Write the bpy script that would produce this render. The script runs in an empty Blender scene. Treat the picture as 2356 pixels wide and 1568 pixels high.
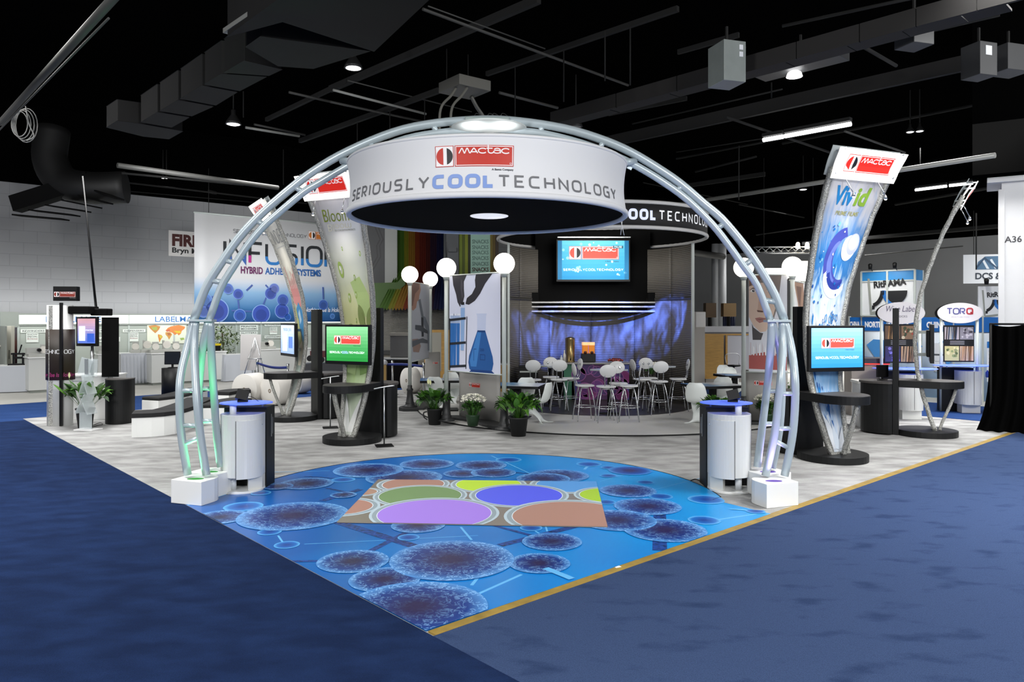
import bpy, bmesh, math, random
from math import sin, cos, pi, radians, sqrt, atan2, asin
from mathutils import Vector, Matrix, geometry
random.seed(7)
SC = bpy.context.scene
COL = SC.collection

# ------------------------------------------------------------------ camera
EYE = 2.25            # camera height, m
FOC = 1730.0          # focal length in pixels of the 2356x1568 frame
CX, HZ = 1178.0, 731.0
cam_d = bpy.data.cameras.new('camera')
cam = bpy.data.objects.new('camera', cam_d)
COL.objects.link(cam)
cam.location = (0, 0, EYE)
cam.rotation_euler = (pi / 2, 0, 0)
cam_d.sensor_width = 36
cam_d.lens = FOC / 2356 * 36
cam_d.shift_y = -(784 - HZ) / 2356
cam_d.clip_end = 200
SC.camera = cam

# ------------------------------------------------------------------ exposure, world, hall fill lights
SC.view_settings.view_transform = 'Standard'
SC.view_settings.look = 'None'
SC.view_settings.exposure = 0.0
SC.view_settings.gamma = 1
SC.view_settings.use_curve_mapping = False
W = bpy.data.worlds.new('hall_ambience')
SC.world = W
W.use_nodes = True
W.node_tree.nodes['Background'].inputs[0].default_value = (0.92, 0.95, 1.0, 1)
W.node_tree.nodes['Background'].inputs[1].default_value = 0.36


def lamp(kind, name, loc, energy, color=(1, 1, 1), target=None, parent=None, **kw):
    d = bpy.data.lights.new(name, kind)
    d.energy = energy
    d.color = color
    for k, v in kw.items():
        setattr(d, k, v)
    o = bpy.data.objects.new(name, d)
    COL.objects.link(o)
    o.location = loc
    if target is not None:
        o.rotation_euler = (Vector(target) - Vector(loc)).to_track_quat('-Z', 'Y').to_euler()
    if parent:
        o.parent = parent
    return o


# added area lights without fixtures, standing in for the hall's ceiling lamps
for lx, ly, pw, sz in [(-9, 1.5, 240, 3.0), (0, 0.0, 240, 3.0), (9, 2.0, 330, 3.0), (-6.5, 8.5, 340, 2.5), (6.5, 8.5, 430, 2.5),
                       (-15, 12, 300, 3.0), (15, 12, 560, 3.0), (-9, 16, 300, 2.5), (10.5, 17, 560, 2.5),
                       (-16, 18, 260, 3.0), (18, 22, 700, 3.0), (-7, 23, 300, 3.0), (12, 30, 700, 3.0), (-2, 14.0, 110, 2.5)]:
    lamp('AREA', 'hall_fill', (lx, ly, 6.6), pw, (1.0, 0.99, 0.975), (lx, ly, 0), shape='DISK', size=sz, spread=radians(125))
# added fill without fixtures, to brighten upright faces from in front
for lx, ly, lz, pw, tx, ty, tz in [(-6.0, -3.0, 6.2, 820, -3.0, 12, 2.2), (6.0, -3.0, 6.2, 980, 3.0, 12, 2.2), (11.5, 7.5, 6.5, 420, 10.0, 18, 1.9), (-11, 11.5, 6.5, 200, -9.5, 23, 2.0), (14, 15, 6.5, 250, 13.5, 24, 3.4)]:
    lamp('AREA', 'aisle_fill', (lx, ly, lz), pw, (1, 0.995, 0.99), (tx, ty, tz), shape='DISK', size=2.5)

lamp('AREA', 'hall_fill', (-8.5, 16.5, 6.6), 110, (1, 1, 1), (-9.0, 27.0, 4.2), shape='DISK', size=1.5, spread=radians(55))  # added fill aimed at the INFUSION banner, no fixture here

# ------------------------------------------------------------------ places
U = Vector((0.742, 0.6704, 0))      # direction of the stand's right edge
V = Vector((-0.6704, 0.742, 0))     # direction of the stand's left edge


def F(px, py, z=0.0):
    d = (EYE - z) * FOC / (py - HZ)
    return Vector(((px - CX) / FOC * d, d, z))


def A(px, py, d):
    return Vector(((px - CX) / FOC * d, d, EYE + (HZ - py) / FOC * d))


def uv2w(a, b, z=0.0):
    return U * a + V * b + Vector((0, 0, z))


P0 = F(980, 1457)

# ------------------------------------------------------------------ materials
MATS = {}


def srgb(r, g=None, b=None):
    if isinstance(r, str):
        r = r.lstrip('#')
        r, g, b = int(r[0:2], 16), int(r[2:4], 16), int(r[4:6], 16)
    def c(x):
        x /= 255.0
        return x / 12.92 if x <= 0.04045 else ((x + 0.055) / 1.055) ** 2.4
    return (c(r), c(g), c(b), 1.0)


def mat(name, col, rough=0.5, metal=0.0, emit=0.0, noise=None, bump=None, spec=0.5, trans=0.0, alpha=1.0, ecol=None, sheen=0.0):
    """noise=(scale, amount[, second colour]); bump=(scale, strength)"""
    if name in MATS:
        return MATS[name]
    m = bpy.data.materials.new(name)
    m.use_nodes = True
    nt = m.node_tree
    b = nt.nodes['Principled BSDF']
    c = srgb(col) if isinstance(col, str) else col
    if len(c) == 3:
        c = (*c, 1)
    b.inputs['Base Color'].default_value = c
    b.inputs['Roughness'].default_value = rough
    b.inputs['Metallic'].default_value = metal
    b.inputs['Specular IOR Level'].default_value = spec
    b.inputs['Transmission Weight'].default_value = trans
    b.inputs['Alpha'].default_value = alpha
    if sheen:
        b.inputs['Sheen Weight'].default_value = sheen
    if emit:
        e = c if ecol is None else (srgb(ecol) if isinstance(ecol, str) else ecol)
        b.inputs['Emission Color'].default_value = e
        b.inputs['Emission Strength'].default_value = emit
    m.diffuse_color = c
    if noise or bump:
        tc = nt.nodes.new('ShaderNodeTexCoord')
    if noise:
        sc = noise[0]
        mp = nt.nodes.new('ShaderNodeMapping')
        if isinstance(sc, tuple):
            mp.inputs['Scale'].default_value = sc
        else:
            mp.inputs['Scale'].default_value = (sc, sc, sc)
        nt.links.new(tc.outputs['Object'], mp.inputs[0])
        n = nt.nodes.new('ShaderNodeTexNoise')
        n.inputs['Scale'].default_value = 1.0
        n.inputs['Detail'].default_value = 5
        nt.links.new(mp.outputs[0], n.inputs['Vector'])
        r = nt.nodes.new('ShaderNodeValToRGB')
        a = noise[1]
        lo = [x * (1 - a) for x in c[:3]] + [1]
        hi = [min(1, x * (1 + a)) for x in c[:3]] + [1]
        if len(noise) > 2:
            lo = srgb(noise[2]) if isinstance(noise[2], str) else noise[2]
            hi = c
        r.color_ramp.elements[0].position = 0.3
        r.color_ramp.elements[1].position = 0.7
        r.color_ramp.elements[0].color = lo
        r.color_ramp.elements[1].color = hi
        nt.links.new(n.outputs['Fac'], r.inputs[0])
        nt.links.new(r.outputs[0], b.inputs['Base Color'])
    if bump:
        n2 = nt.nodes.new('ShaderNodeTexNoise')
        n2.inputs['Scale'].default_value = bump[0]
        n2.inputs['Detail'].default_value = 4
        nt.links.new(tc.outputs['Object'], n2.inputs['Vector'])
        bp = nt.nodes.new('ShaderNodeBump')
        bp.inputs['Strength'].default_value = bump[1]
        bp.inputs['Distance'].default_value = 0.02
        nt.links.new(n2.outputs['Fac'], bp.inputs['Height'])
        nt.links.new(bp.outputs[0], b.inputs['Normal'])
    MATS[name] = m
    return m


def inkm(col, emit=0.0):
    return mat('ink_%s_%d' % (col.strip('#'), int(emit * 100)), col, rough=0.55, emit=emit)


def ramp_mat(name, stops, axis='y', emit=0.0, rough=0.5, noise=None, base=None):
    """colour printed along the UV of a panel: stops = [(pos, colour)], noise = (scale, how much it shifts the print)"""
    if name in MATS:
        return MATS[name]
    m = bpy.data.materials.new(name)
    m.use_nodes = True
    nt = m.node_tree
    b = nt.nodes['Principled BSDF']
    b.inputs['Roughness'].default_value = rough
    uvn = nt.nodes.new('ShaderNodeUVMap')
    uvn.uv_map = 'UVMap'
    sp = nt.nodes.new('ShaderNodeSeparateXYZ')
    nt.links.new(uvn.outputs[0], sp.inputs[0])
    src = sp.outputs['Y' if axis == 'y' else 'X']
    if noise:
        n = nt.nodes.new('ShaderNodeTexNoise')
        n.inputs['Scale'].default_value = noise[0]
        n.inputs['Detail'].default_value = noise[2] if len(noise) > 2 else 4
        n.inputs['Distortion'].default_value = noise[3] if len(noise) > 3 else 0.0
        nt.links.new(uvn.outputs[0], n.inputs['Vector'])
        ma = nt.nodes.new('ShaderNodeMath')
        ma.operation = 'MULTIPLY_ADD'
        nt.links.new(n.outputs['Fac'], ma.inputs[0])
        ma.inputs[1].default_value = noise[1]
        mb = nt.nodes.new('ShaderNodeMath')
        mb.operation = 'ADD'
        mb.inputs[1].default_value = -noise[1] * 0.5
        nt.links.new(src, mb.inputs[0])
        nt.links.new(mb.outputs[0], ma.inputs[2])
        src = ma.outputs[0]
    r = nt.nodes.new('ShaderNodeValToRGB')
    el = r.color_ramp.elements
    while len(el) < len(stops):
        el.new(0.5)
    for e, (p, c) in zip(el, stops):
        e.position = p
        e.color = srgb(c) if isinstance(c, str) else c
    nt.links.new(src, r.inputs[0])
    nt.links.new(r.outputs[0], b.inputs['Base Color'])
    if emit:
        nt.links.new(r.outputs[0], b.inputs['Emission Color'])
        b.inputs['Emission Strength'].default_value = emit
    MATS[name] = m
    return m


WHITE_LAM = mat('white_laminate', '#e9eae8', 0.28)
BLACK_LAM = mat('black_laminate', '#0d0e0f', 0.5, noise=((3, 3, 60), 0.25), spec=0.35)
BLACK = mat('black_plastic', '#070708', 0.45, spec=0.35)
MATTE_BLACK = mat('matte_black', '#060606', 0.85, spec=0.2)
GREY_TOP = mat('charcoal_laminate', '#4a4745', 0.5)
STEEL = mat('brushed_steel', '#c9ccce', 0.28, 1.0)
ALU = mat('aluminium_post', '#bcc3bf', 0.4)
TRUSS = mat('silver_truss_paint', '#b2bfc5', 0.3, 0.2)
HAMMER = mat('hammered_metal', '#b4b4ae', 0.35, 0.55, noise=(55, 0.55), bump=(60, 0.9))
GLOBE = mat('opal_globe', '#fff6e6', 0.4, emit=4.5)
LIT_WHITE = mat('backlit_white', '#fffdf6', 0.4, emit=1.15)
CHAIR_W = mat('white_plastic', '#e3e8e6', 0.35)
GREY_PANEL = mat('grey_panel', '#9d9b97', 0.55)
CREAM_PAPER = mat('paper_white', '#e6e2d8', 0.7)
WOOD = mat('blond_wood', '#c79a4d', 0.5, noise=((4, 4, 30), 0.12))
CAST = mat('cast_iron', '#2a2b2c', 0.45)
LEAF = mat('leaf_green', '#3c6a24', 0.45, noise=(9, 0.5))
LEAF2 = mat('leaf_olive', '#44562c', 0.5, noise=(9, 0.4))
PETAL = mat('white_petal', '#f2f0e2', 0.6)
POT = mat('black_pot', '#1c1d1e', 0.5)
BLUE_GLASS = mat('frosted_blue_glass', '#6a86f2', 0.3, emit=0.55, ecol='#4a68ff')
CLEAR = mat('clear_acrylic', '#dfe8ea', 0.12, alpha=0.38)
PLASTER = mat('satin_white_cloth', '#b9bdc4', 0.4)


# ------------------------------------------------------------------ mesh building
class MB:
    def __init__(self):
        self.v, self.f, self.m, self.s, self.uv = [], [], [], [], []

    def face(self, idx, mi=0, smooth=False, uv=None):
        self.f.append(idx); self.m.append(mi); self.s.append(smooth); self.uv.append(uv)

    def poly(self, pts, mi=0, uv=None, smooth=False):
        n = len(self.v)
        self.v += [Vector(p) for p in pts]
        self.face(list(range(n, n + len(pts))), mi, smooth, uv)
        return self

    def box(self, c, s, rz=0.0, mi=0, M=None):
        R = Matrix.Rotation(rz, 3, 'Z') if M is None else M
        n = len(self.v)
        for dz in (-.5, .5):
            for dx, dy in ((-.5, -.5), (.5, -.5), (.5, .5), (-.5, .5)):
                self.v.append(Vector(c) + R @ Vector((dx * s[0], dy * s[1], dz * s[2])))
        for q in ((3, 2, 1, 0), (4, 5, 6, 7), (0, 1, 5, 4), (1, 2, 6, 5), (2, 3, 7, 6), (3, 0, 4, 7)):
            self.face([n + k for k in q], mi)
        return self

    def bar(self, a, b, w, h=None, mi=0):
        a, b = Vector(a), Vector(b)
        d = b - a
        x = d.normalized()
        up = Vector((0, 0, 1)) if abs(x.z) < 0.95 else Vector((0, 1, 0))
        y = up.cross(x).normalized()
        z = x.cross(y)
        M = Matrix((x, y, z)).transposed()
        return self.box((a + b) / 2, (d.length, w, h or w), M=M, mi=mi)

    def tube(self, pts, r, n=10, mi=0, closed=False, cap=True):
        pts = [Vector(p) for p in pts]
        if not isinstance(r, (list, tuple)):
            r = [r] * len(pts)
        base = len(self.v)
        prev = None
        N = len(pts)
        for i, p in enumerate(pts):
            if closed:
                t = pts[(i + 1) % N] - pts[i - 1]
            else:
                t = pts[min(i + 1, N - 1)] - pts[max(i - 1, 0)]
            t = t.normalized() if t.length > 1e-9 else Vector((0, 0, 1))
            if prev is None:
                a = Vector((0, 0, 1)) if abs(t.z) < 0.9 else Vector((1, 0, 0))
                x = t.cross(a).normalized()
            else:
                x = prev - t * prev.dot(t)
                x = x.normalized() if x.length > 1e-6 else t.orthogonal().normalized()
            prev = x
            y = t.cross(x)
            for k in range(n):
                a = 2 * pi * k / n
                self.v.append(p + (x * cos(a) + y * sin(a)) * r[i])
        for i in range(N if closed else N - 1):
            j = (i + 1) % N
            for k in range(n):
                k2 = (k + 1) % n
                self.face([base + i * n + k, base + i * n + k2, base + j * n + k2, base + j * n + k], mi, True)
        if cap and not closed:
            self.face([base + k for k in reversed(range(n))], mi)
            self.face([base + (N - 1) * n + k for k in range(n)], mi)
        return self

    def lathe(self, prof, c=(0, 0, 0), n=24, mi=0, M=None, sx=1.0, sy=1.0, smooth=True, a0=0.0):
        """prof = [(radius, z)] from the bottom up"""
        base = len(self.v)
        c = Vector(c)
        for r, z in prof:
            for k in range(n):
                a = a0 + 2 * pi * k / n
                p = Vector((r * cos(a) * sx, r * sin(a) * sy, z))
                self.v.append(c + (M @ p if M is not None else p))
        for i in range(len(prof) - 1):
            for k in range(n):
                k2 = (k + 1) % n
                self.face([base + i * n + k, base + i * n + k2, base + (i + 1) * n + k2, base + (i + 1) * n + k], mi, smooth)
        if prof[0][0] > 1e-6:
            self.face([base + k for k in reversed(range(n))], mi)
        if prof[-1][0] > 1e-6:
            self.face([base + (len(prof) - 1) * n + k for k in range(n)], mi)
        return self

    def ball(self, c, r, n=24, mi=0, sz=1.0):
        prof = [(max(1e-7, r * sin(pi * i / (n // 2))), -r * cos(pi * i / (n // 2)) * sz) for i in range(n // 2 + 1)]
        return self.lathe(prof, c, n, mi)

    def prism(self, out, z0, z1, mi=0, M=None, c=(0, 0, 0), smooth=False):
        """out = counter-clockwise outline"""
        n, N, c = len(self.v), len(out), Vector(c)
        for z in (z0, z1):
            for x, y in out:
                p = Vector((x, y, z))
                self.v.append(c + (M @ p if M is not None else p))
        self.face([n + k for k in reversed(range(N))], mi)
        self.face([n + N + k for k in range(N)], mi)
        for k in range(N):
            k2 = (k + 1) % N
            self.face([n + k, n + k2, n + N + k2, n + N + k], mi, smooth)
        return self

    def grid(self, fn, nu, nv, mi=0, smooth=True, flip=False):
        """fn(u, v) with u, v in 0..1; the UV map is u, v"""
        n = len(self.v)
        for j in range(nv + 1):
            for i in range(nu + 1):
                self.v.append(Vector(fn(i / nu, j / nv)))
        for j in range(nv):
            for i in range(nu):
                a = n + j * (nu + 1) + i
                q = [a, a + 1, a + nu + 2, a + nu + 1]
                t = [(i / nu, j / nv), ((i + 1) / nu, j / nv), ((i + 1) / nu, (j + 1) / nv), (i / nu, (j + 1) / nv)]
                if flip:
                    q.reverse(); t.reverse()
                self.face(q, mi, smooth, t)
        return self

    def build(self, name, mats, parent=None, bevel=0.0, solid=0.0, seg=2, sub=0):
        me = bpy.data.meshes.new(name)
        me.from_pydata([tuple(v) for v in self.v], [], self.f)
        mats = mats if isinstance(mats, (list, tuple)) else [mats]
        for m in mats:
            me.materials.append(m)
        me.polygons.foreach_set('material_index', self.m)
        me.polygons.foreach_set('use_smooth', self.s)
        if any(u is not None for u in self.uv):
            L = me.uv_layers.new(name='UVMap')
            for p, u in zip(me.polygons, self.uv):
                if u is not None:
                    for li, t in zip(p.loop_indices, u):
                        L.data[li].uv = t
        me.update()
        o = bpy.data.objects.new(name, me)
        COL.objects.link(o)
        if parent is not None:
            o.parent = parent
        if solid:
            md = o.modifiers.new('thickness', 'SOLIDIFY'); md.thickness = solid; md.offset = 0
        if bevel:
            md = o.modifiers.new('edge', 'BEVEL'); md.width = bevel; md.segments = seg
            md.limit_method = 'ANGLE'; md.angle_limit = radians(40)
        if sub:
            md = o.modifiers.new('round', 'SUBSURF'); md.levels = sub; md.render_levels = sub
        return o


def thing(name, label, cat, loc=(0, 0, 0), rz=0.0, group=None):
    o = bpy.data.objects.new(name, None)
    COL.objects.link(o)
    o.empty_display_size = 0.1
    o.location = loc
    o.rotation_euler = (0, 0, rz)
    return tag(o, label, cat, group)


def tag(o, label, cat, group=None, kind=None):
    o['label'] = label
    o['category'] = cat
    if group:
        o['group'] = group
    if kind:
        o['kind'] = kind
    return o


def struct(o):
    o['kind'] = 'structure'
    return o


def dup(root, loc, rz, label, group=None):
    r = root.copy()
    COL.objects.link(r)
    r.location = loc
    r.rotation_euler = (0, 0, rz)
    r['label'] = label
    if group:
        r['group'] = group
    for ch in list(root.children):
        c = ch.copy()
        COL.objects.link(c)
        c.parent = r
        for g in list(ch.children):
            d = g.copy()
            COL.objects.link(d)
            d.parent = c
    return r


def circle(cx, cy, r, n=32, ry=None, a0=0.0, a1=2 * pi):
    ry = r if ry is None else ry
    full = abs(a1 - a0 - 2 * pi) < 1e-6
    m = n if full else n + 1
    return [(cx + r * cos(a0 + (a1 - a0) * k / n), cy + ry * sin(a0 + (a1 - a0) * k / n)) for k in range(m)]


def rrect(cx, cy, w, h, r, n=5):
    out = []
    for sx, sy, a in ((1, 1, 0), (-1, 1, pi / 2), (-1, -1, pi), (1, -1, 3 * pi / 2)):
        for k in range(n + 1):
            t = a + pi / 2 * k / n
            out.append((cx + sx * (w / 2 - r) + r * cos(t), cy + sy * (h / 2 - r) + r * sin(t)))
    return out


def smooth_path(pts, n=6):
    """Catmull-Rom through the points"""
    P = [Vector(p) for p in pts]
    P = [P[0] * 2 - P[1]] + P + [P[-1] * 2 - P[-2]]
    out = []
    for i in range(1, len(P) - 2):
        for k in range(n):
            t = k / n
            a, b, c, d = P[i - 1], P[i], P[i + 1], P[i + 2]
            out.append(0.5 * ((2 * b) + (c - a) * t + (2 * a - 5 * b + 4 * c - d) * t * t + (3 * b - a - 3 * c + d) * t ** 3))
    out.append(P[-2])
    return out


# ------------------------------------------------------------------ prints: flat artwork laid on a surface
def arc(cx, cy, rx, ry, a0, a1, n=8):
    return [(cx + rx * cos(radians(a0 + (a1 - a0) * k / n)), cy + ry * sin(radians(a0 + (a1 - a0) * k / n))) for k in range(n + 1)]


def rr(x0, y0, x1, y1, r=0.25):
    return (arc(x1 - r, y1 - r, r, r, 0, 90, 4) + arc(x0 + r, y1 - r, r, r, 90, 180, 4) +
            arc(x0 + r, y0 + r, r, r, 180, 270, 4) + arc(x1 - r, y0 + r, r, r, 270, 360, 4))


# square-shouldered capitals: advance width, open strokes, closed strokes
LET = {
    'S': (.8, [[(.75, 1)] + [(.2, 1)] + arc(.2, .78, .2, .22, 90, 180, 3) + arc(.2, .72, .2, .2, 180, 270, 3) + arc(.55, .3, .2, .22, 90, 0, 3) + arc(.55, .2, .2, .2, 0, -90, 3) + [(.02, 0)]], []),
    'E': (.72, [[(.72, 1), (0, 1), (0, 0), (.72, 0)], [(0, .5), (.62, .5)]], []),
    'R': (.8, [[(0, 0), (0, 1), (.55, 1)] + arc(.52, .72, .24, .28, 80, -90, 6) + [(.3, .42), (.78, 0)]], []),
    'I': (.06, [[(.03, 0), (.03, 1)]], []),
    'O': (.95, [], [rr(0, 0, .95, 1, .32)]),
    'U': (.85, [[(0, 1), (0, .3)] + arc(.3, .3, .3, .3, 180, 270, 4) + arc(.55, .3, .3, .3, 270, 360, 4) + [(.85, 1)]], []),
    'L': (.65, [[(0, 1), (0, 0), (.65, 0)]], []),
    'Y': (.9, [[(0, 1), (.45, .45), (.9, 1)], [(.45, .45), (.45, 0)]], []),
    'C': (.85, [[(.85, 1), (.3, 1)] + arc(.3, .7, .3, .3, 90, 180, 4) + arc(.3, .3, .3, .3, 180, 270, 4) + [(.85, 0)]], []),
    'T': (.85, [[(0, 1), (.85, 1)], [(.425, 1), (.425, 0)]], []),
    'H': (.85, [[(0, 0), (0, 1)], [(.85, 0), (.85, 1)], [(0, .5), (.85, .5)]], []),
    'N': (.85, [[(0, 0), (0, 1), (.85, 0), (.85, 1)]], []),
    'G': (.9, [[(.88, 1), (.3, 1)] + arc(.3, .7, .3, .3, 90, 180, 4) + arc(.3, .3, .3, .3, 180, 270, 4) + [(.88, 0), (.88, .5), (.5, .5)]], []),
    'F': (.72, [[(0, 0), (0, 1), (.72, 1)], [(0, .5), (.6, .5)]], []),
    'Q': (.95, [[(.6, .35), (1.0, -.05)]], [rr(0, 0, .95, 1, .32)]),
}
# wide lower-case wordmark of the logo, x-height 1
MARK = [
    (1.75, [[(0, 0), (.42, 1), (.55, 1), (.85, .05), (.92, .05), (1.25, 1), (1.38, 1), (1.7, 0)]], []),
    (1.25, [[(0, 0), (.55, 1), (.68, 1), (1.2, 0)], [(.25, .28), (.98, .28)]], []),
    (1.3, [arc(.72, .5, .66, .5, 40, 320, 16)], []),
    (1.05, [[(.28, 1.65), (.28, .4)] + arc(.72, .42, .44, .42, 180, 335, 8), [(0, 1), (.95, 1)]], []),
    (1.25, [arc(.62, .55, .5, .45, 155, 20, 8) + [(1.14, 0)]], [arc(.6, .3, .54, .3, 0, 345, 14)]),
    (1.3, [arc(.72, .5, .66, .5, 40, 320, 16)], []),
]
_GLY = {}


def glyph_tris(s, bold=0.0, shear=0.0):
    key = (s, bold, shear)
    if key in _GLY:
        return _GLY[key]
    c = bpy.data.curves.new('t', 'FONT')
    c.body = s
    c.offset = bold
    c.shear = shear
    c.resolution_u = 3
    o = bpy.data.objects.new('t', c)
    COL.objects.link(o)
    dg = bpy.context.evaluated_depsgraph_get()
    me = o.evaluated_get(dg).to_mesh()
    polys = [[(me.vertices[i].co.x, me.vertices[i].co.y) for i in p.vertices] for p in me.polygons]
    o.evaluated_get(dg).to_mesh_clear()
    bpy.data.objects.remove(o)
    bpy.data.curves.remove(c)
    _GLY[key] = polys
    return polys


class Print:
    """flat coloured shapes in panel coordinates (x right, y up), stacked in layers"""
    def __init__(self):
        self.p = []

    def add(self, pts, col, layer=1):
        self.p.append(([(float(x), float(y)) for x, y in pts], col, layer))

    def rect(self, x0, y0, x1, y1, col, layer=1):
        self.add([(x0, y0), (x1, y0), (x1, y1), (x0, y1)], col, layer)

    def disc(self, x, y, r, col, layer=1, ry=None, n=24):
        self.add(circle(x, y, r, n, ry), col, layer)

    def ring(self, x, y, r0, r1, col, layer=1, ry=1.0, n=28, a0=0, a1=360):
        for k in range(n):
            a, b = radians(a0 + (a1 - a0) * k / n), radians(a0 + (a1 - a0) * (k + 1) / n)
            self.add([(x + r0 * cos(a), y + r0 * ry * sin(a)), (x + r1 * cos(a), y + r1 * ry * sin(a)),
                      (x + r1 * cos(b), y + r1 * ry * sin(b)), (x + r0 * cos(b), y + r0 * ry * sin(b))], col, layer)

    def frame(self, x0, y0, x1, y1, t, col, layer=1):
        self.rect(x0, y0, x1, y0 + t, col, layer); self.rect(x0, y1 - t, x1, y1, col, layer)
        self.rect(x0, y0 + t, x0 + t, y1 - t, col, layer); self.rect(x1 - t, y0 + t, x1, y1 - t, col, layer)

    def stroke(self, pts, w, col, layer=1, closed=False, wx=None):
        P = [Vector((x, y)) for x, y in pts]
        Q = [P[0]]
        for p in P[1:]:
            if (p - Q[-1]).length > 1e-5:
                Q.append(p)
        if closed and (Q[0] - Q[-1]).length < 1e-5:
            Q.pop()
        n = len(Q)
        L, R = [], []
        for i in range(n):
            a = Q[i - 1] if (i > 0 or closed) else None
            c = Q[(i + 1) % n] if (i < n - 1 or closed) else None
            d1 = (Q[i] - a).normalized() if a is not None else None
            d2 = (c - Q[i]).normalized() if c is not None else None
            d1 = d1 if d1 is not None else d2
            d2 = d2 if d2 is not None else d1
            n1, n2 = Vector((-d1.y, d1.x)), Vector((-d2.y, d2.x))
            m = n1 + n2
            if m.length < 1e-4:
                m = n1
            m.normalize()
            k = min(2.2, 1.0 / max(0.2, m.dot(n1)))
            off = m * (w / 2 * k)
            L.append(Q[i] + off); R.append(Q[i] - off)
        for i in range(n if closed else n - 1):
            j = (i + 1) % n
            self.add([R[i], R[j], L[j], L[i]], col, layer)

    def letters(self, s, x, y, h, w, col, layer=1, gap=.28, sx=1.0, align='l'):
        tot = sum(LET[c][0] * sx + gap for c in s) * h - gap * h
        if align == 'c':
            x -= tot / 2
        for c in s:
            adv, op, cl = LET[c]
            for st in op:
                self.stroke([(x + px * sx * h, y + py * h) for px, py in st], w, col, layer)
            for st in cl:
                self.stroke([(x + px * sx * h, y + py * h) for px, py in st], w, col, layer, True)
            x += (adv * sx + gap) * h
        return x

    def text(self, s, x, y, h, col, layer=1, bold=0.0, shear=0.0, align='c', width=None, rot=0.0):
        tr = glyph_tris(s, bold, shear)
        xs = [p[0] for t in tr for p in t]
        if not xs:
            return
        x0, x1 = min(xs), max(xs)
        k = h / 0.72
        kx = k if width is None else width / (x1 - x0)
        off = {'l': x0, 'c': (x0 + x1) / 2, 'r': x1}[align]
        c, q = cos(rot), sin(rot)
        for t in tr:
            pts = []
            for px, py in t:
                a, b = (px - off) * kx, py * k
                pts.append((x + a * c - b * q, y + a * q + b * c))
            self.add(pts, col, layer)

    def logo(self, x, y, w, layer=1, red='#c22a18', tag_line=True, dark='#14181c', white='#f3f0f0', tagcol='#23262b'):
        """x, y = lower left of the two panels, w = full width"""
        h = w * 0.262
        s = h
        self.rect(x, y, x + s * .92, y + h, red, layer)
        self.rect(x + s * .03, y + s * .03, x + s * .89, y + h - s * .03, white, layer + 1)
        cx, cy, r = x + s * .46, y + h / 2, s * .41
        self.add(arc(cx, cy, r, r, 98, 262, 18), red, layer + 2)
        self.add(arc(cx + .01 * s, cy, r, r, -74, 74, 16), dark, layer + 2)
        X0 = x + s * .98
        self.rect(X0, y, x + w, y + h, red, layer)
        t = h * .035
        self.frame(X0 + t, y + t, x + w - t, y + h - t, t, white, layer + 1)
        W_ = x + w - X0
        tot = sum(g[0] for g in MARK)
        k = W_ * .86 / tot
        xx = X0 + W_ * .07
        yy = y + h * .62
        hh = h * .23
        for adv, op, cl in MARK:
            for st in op:
                self.stroke([(xx + a * k, yy + b * hh) for a, b in st], h * .052, white, layer + 1)
            for st in cl:
                self.stroke([(xx + a * k, yy + b * hh) for a, b in st], h * .045, white, layer + 1, True)
            xx += adv * k
        self.ring(x + w - h * .14, y + h * .14, h * .035, h * .05, white, layer + 1, n=12)
        if tag_line:
            self.text('A Bemis Company', x + w, y - h * .2, h * .1, tagcol, layer, bold=.012, align='r')

    def tagline(self, x, y, h, w, layer=1, c1='#6b6c6f', c2='#7f9bd6', total=None, sx=1.1):
        """SERIOUSLYCOOLTECHNOLOGY, lower left at x, y, spread over the given length; returns the right end"""
        words = 'SERIOUSLYCOOLTECHNOLOGY'
        nat = sum(LET[c][0] for c in words) * sx * h
        gap = ((total - nat) / (len(words) - 1)) / h if total else .34
        x = self.letters('SERIOUSLY', x, y, h, w, c1, layer, gap, sx)
        x = self.letters('COOL', x, y, h, w * 1.9, c2, layer, gap, sx)
        return self.letters('TECHNOLOGY', x, y, h, w, c1, layer, gap, sx)

    def build(self, name, parent, fn, emit=0.0, lift=0.0012, cutx=(), cuty=(), clip=None, mats=None):
        """fn(x, y, offset) -> point; shapes are cut along the given lines so that they follow a curve"""
        bm = bmesh.new()
        cols = []
        lay = bm.faces.layers.int.new('lay')
        for pts, col, layer in self.p:
            if col not in cols:
                cols.append(col)
            ci = cols.index(col)
            tri = geometry.tessellate_polygon([[Vector((x, y, 0)) for x, y in pts]]) if len(pts) > 4 else [tuple(range(len(pts)))]
            vs = [bm.verts.new((x, y, 0)) for x, y in pts]
            for t in tri:
                try:
                    f = bm.faces.new([vs[i] for i in t])
                except ValueError:
                    continue
                f.material_index = ci
                f[lay] = layer
        for x in cutx:
            bmesh.ops.bisect_plane(bm, geom=bm.verts[:] + bm.edges[:] + bm.faces[:], plane_co=(x, 0, 0), plane_no=(1, 0, 0))
        for y in cuty:
            bmesh.ops.bisect_plane(bm, geom=bm.verts[:] + bm.edges[:] + bm.faces[:], plane_co=(0, y, 0), plane_no=(0, 1, 0))
        if clip:
            for co, no in (((clip[0], 0, 0), (-1, 0, 0)), ((clip[1], 0, 0), (1, 0, 0)), ((0, clip[2], 0), (0, -1, 0)), ((0, clip[3], 0), (0, 1, 0))):
                bmesh.ops.bisect_plane(bm, geom=bm.verts[:] + bm.edges[:] + bm.faces[:], plane_co=co, plane_no=no, clear_outer=True)
        me = bpy.data.meshes.new(name)
        V_, F_, M_ = [], [], []
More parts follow.
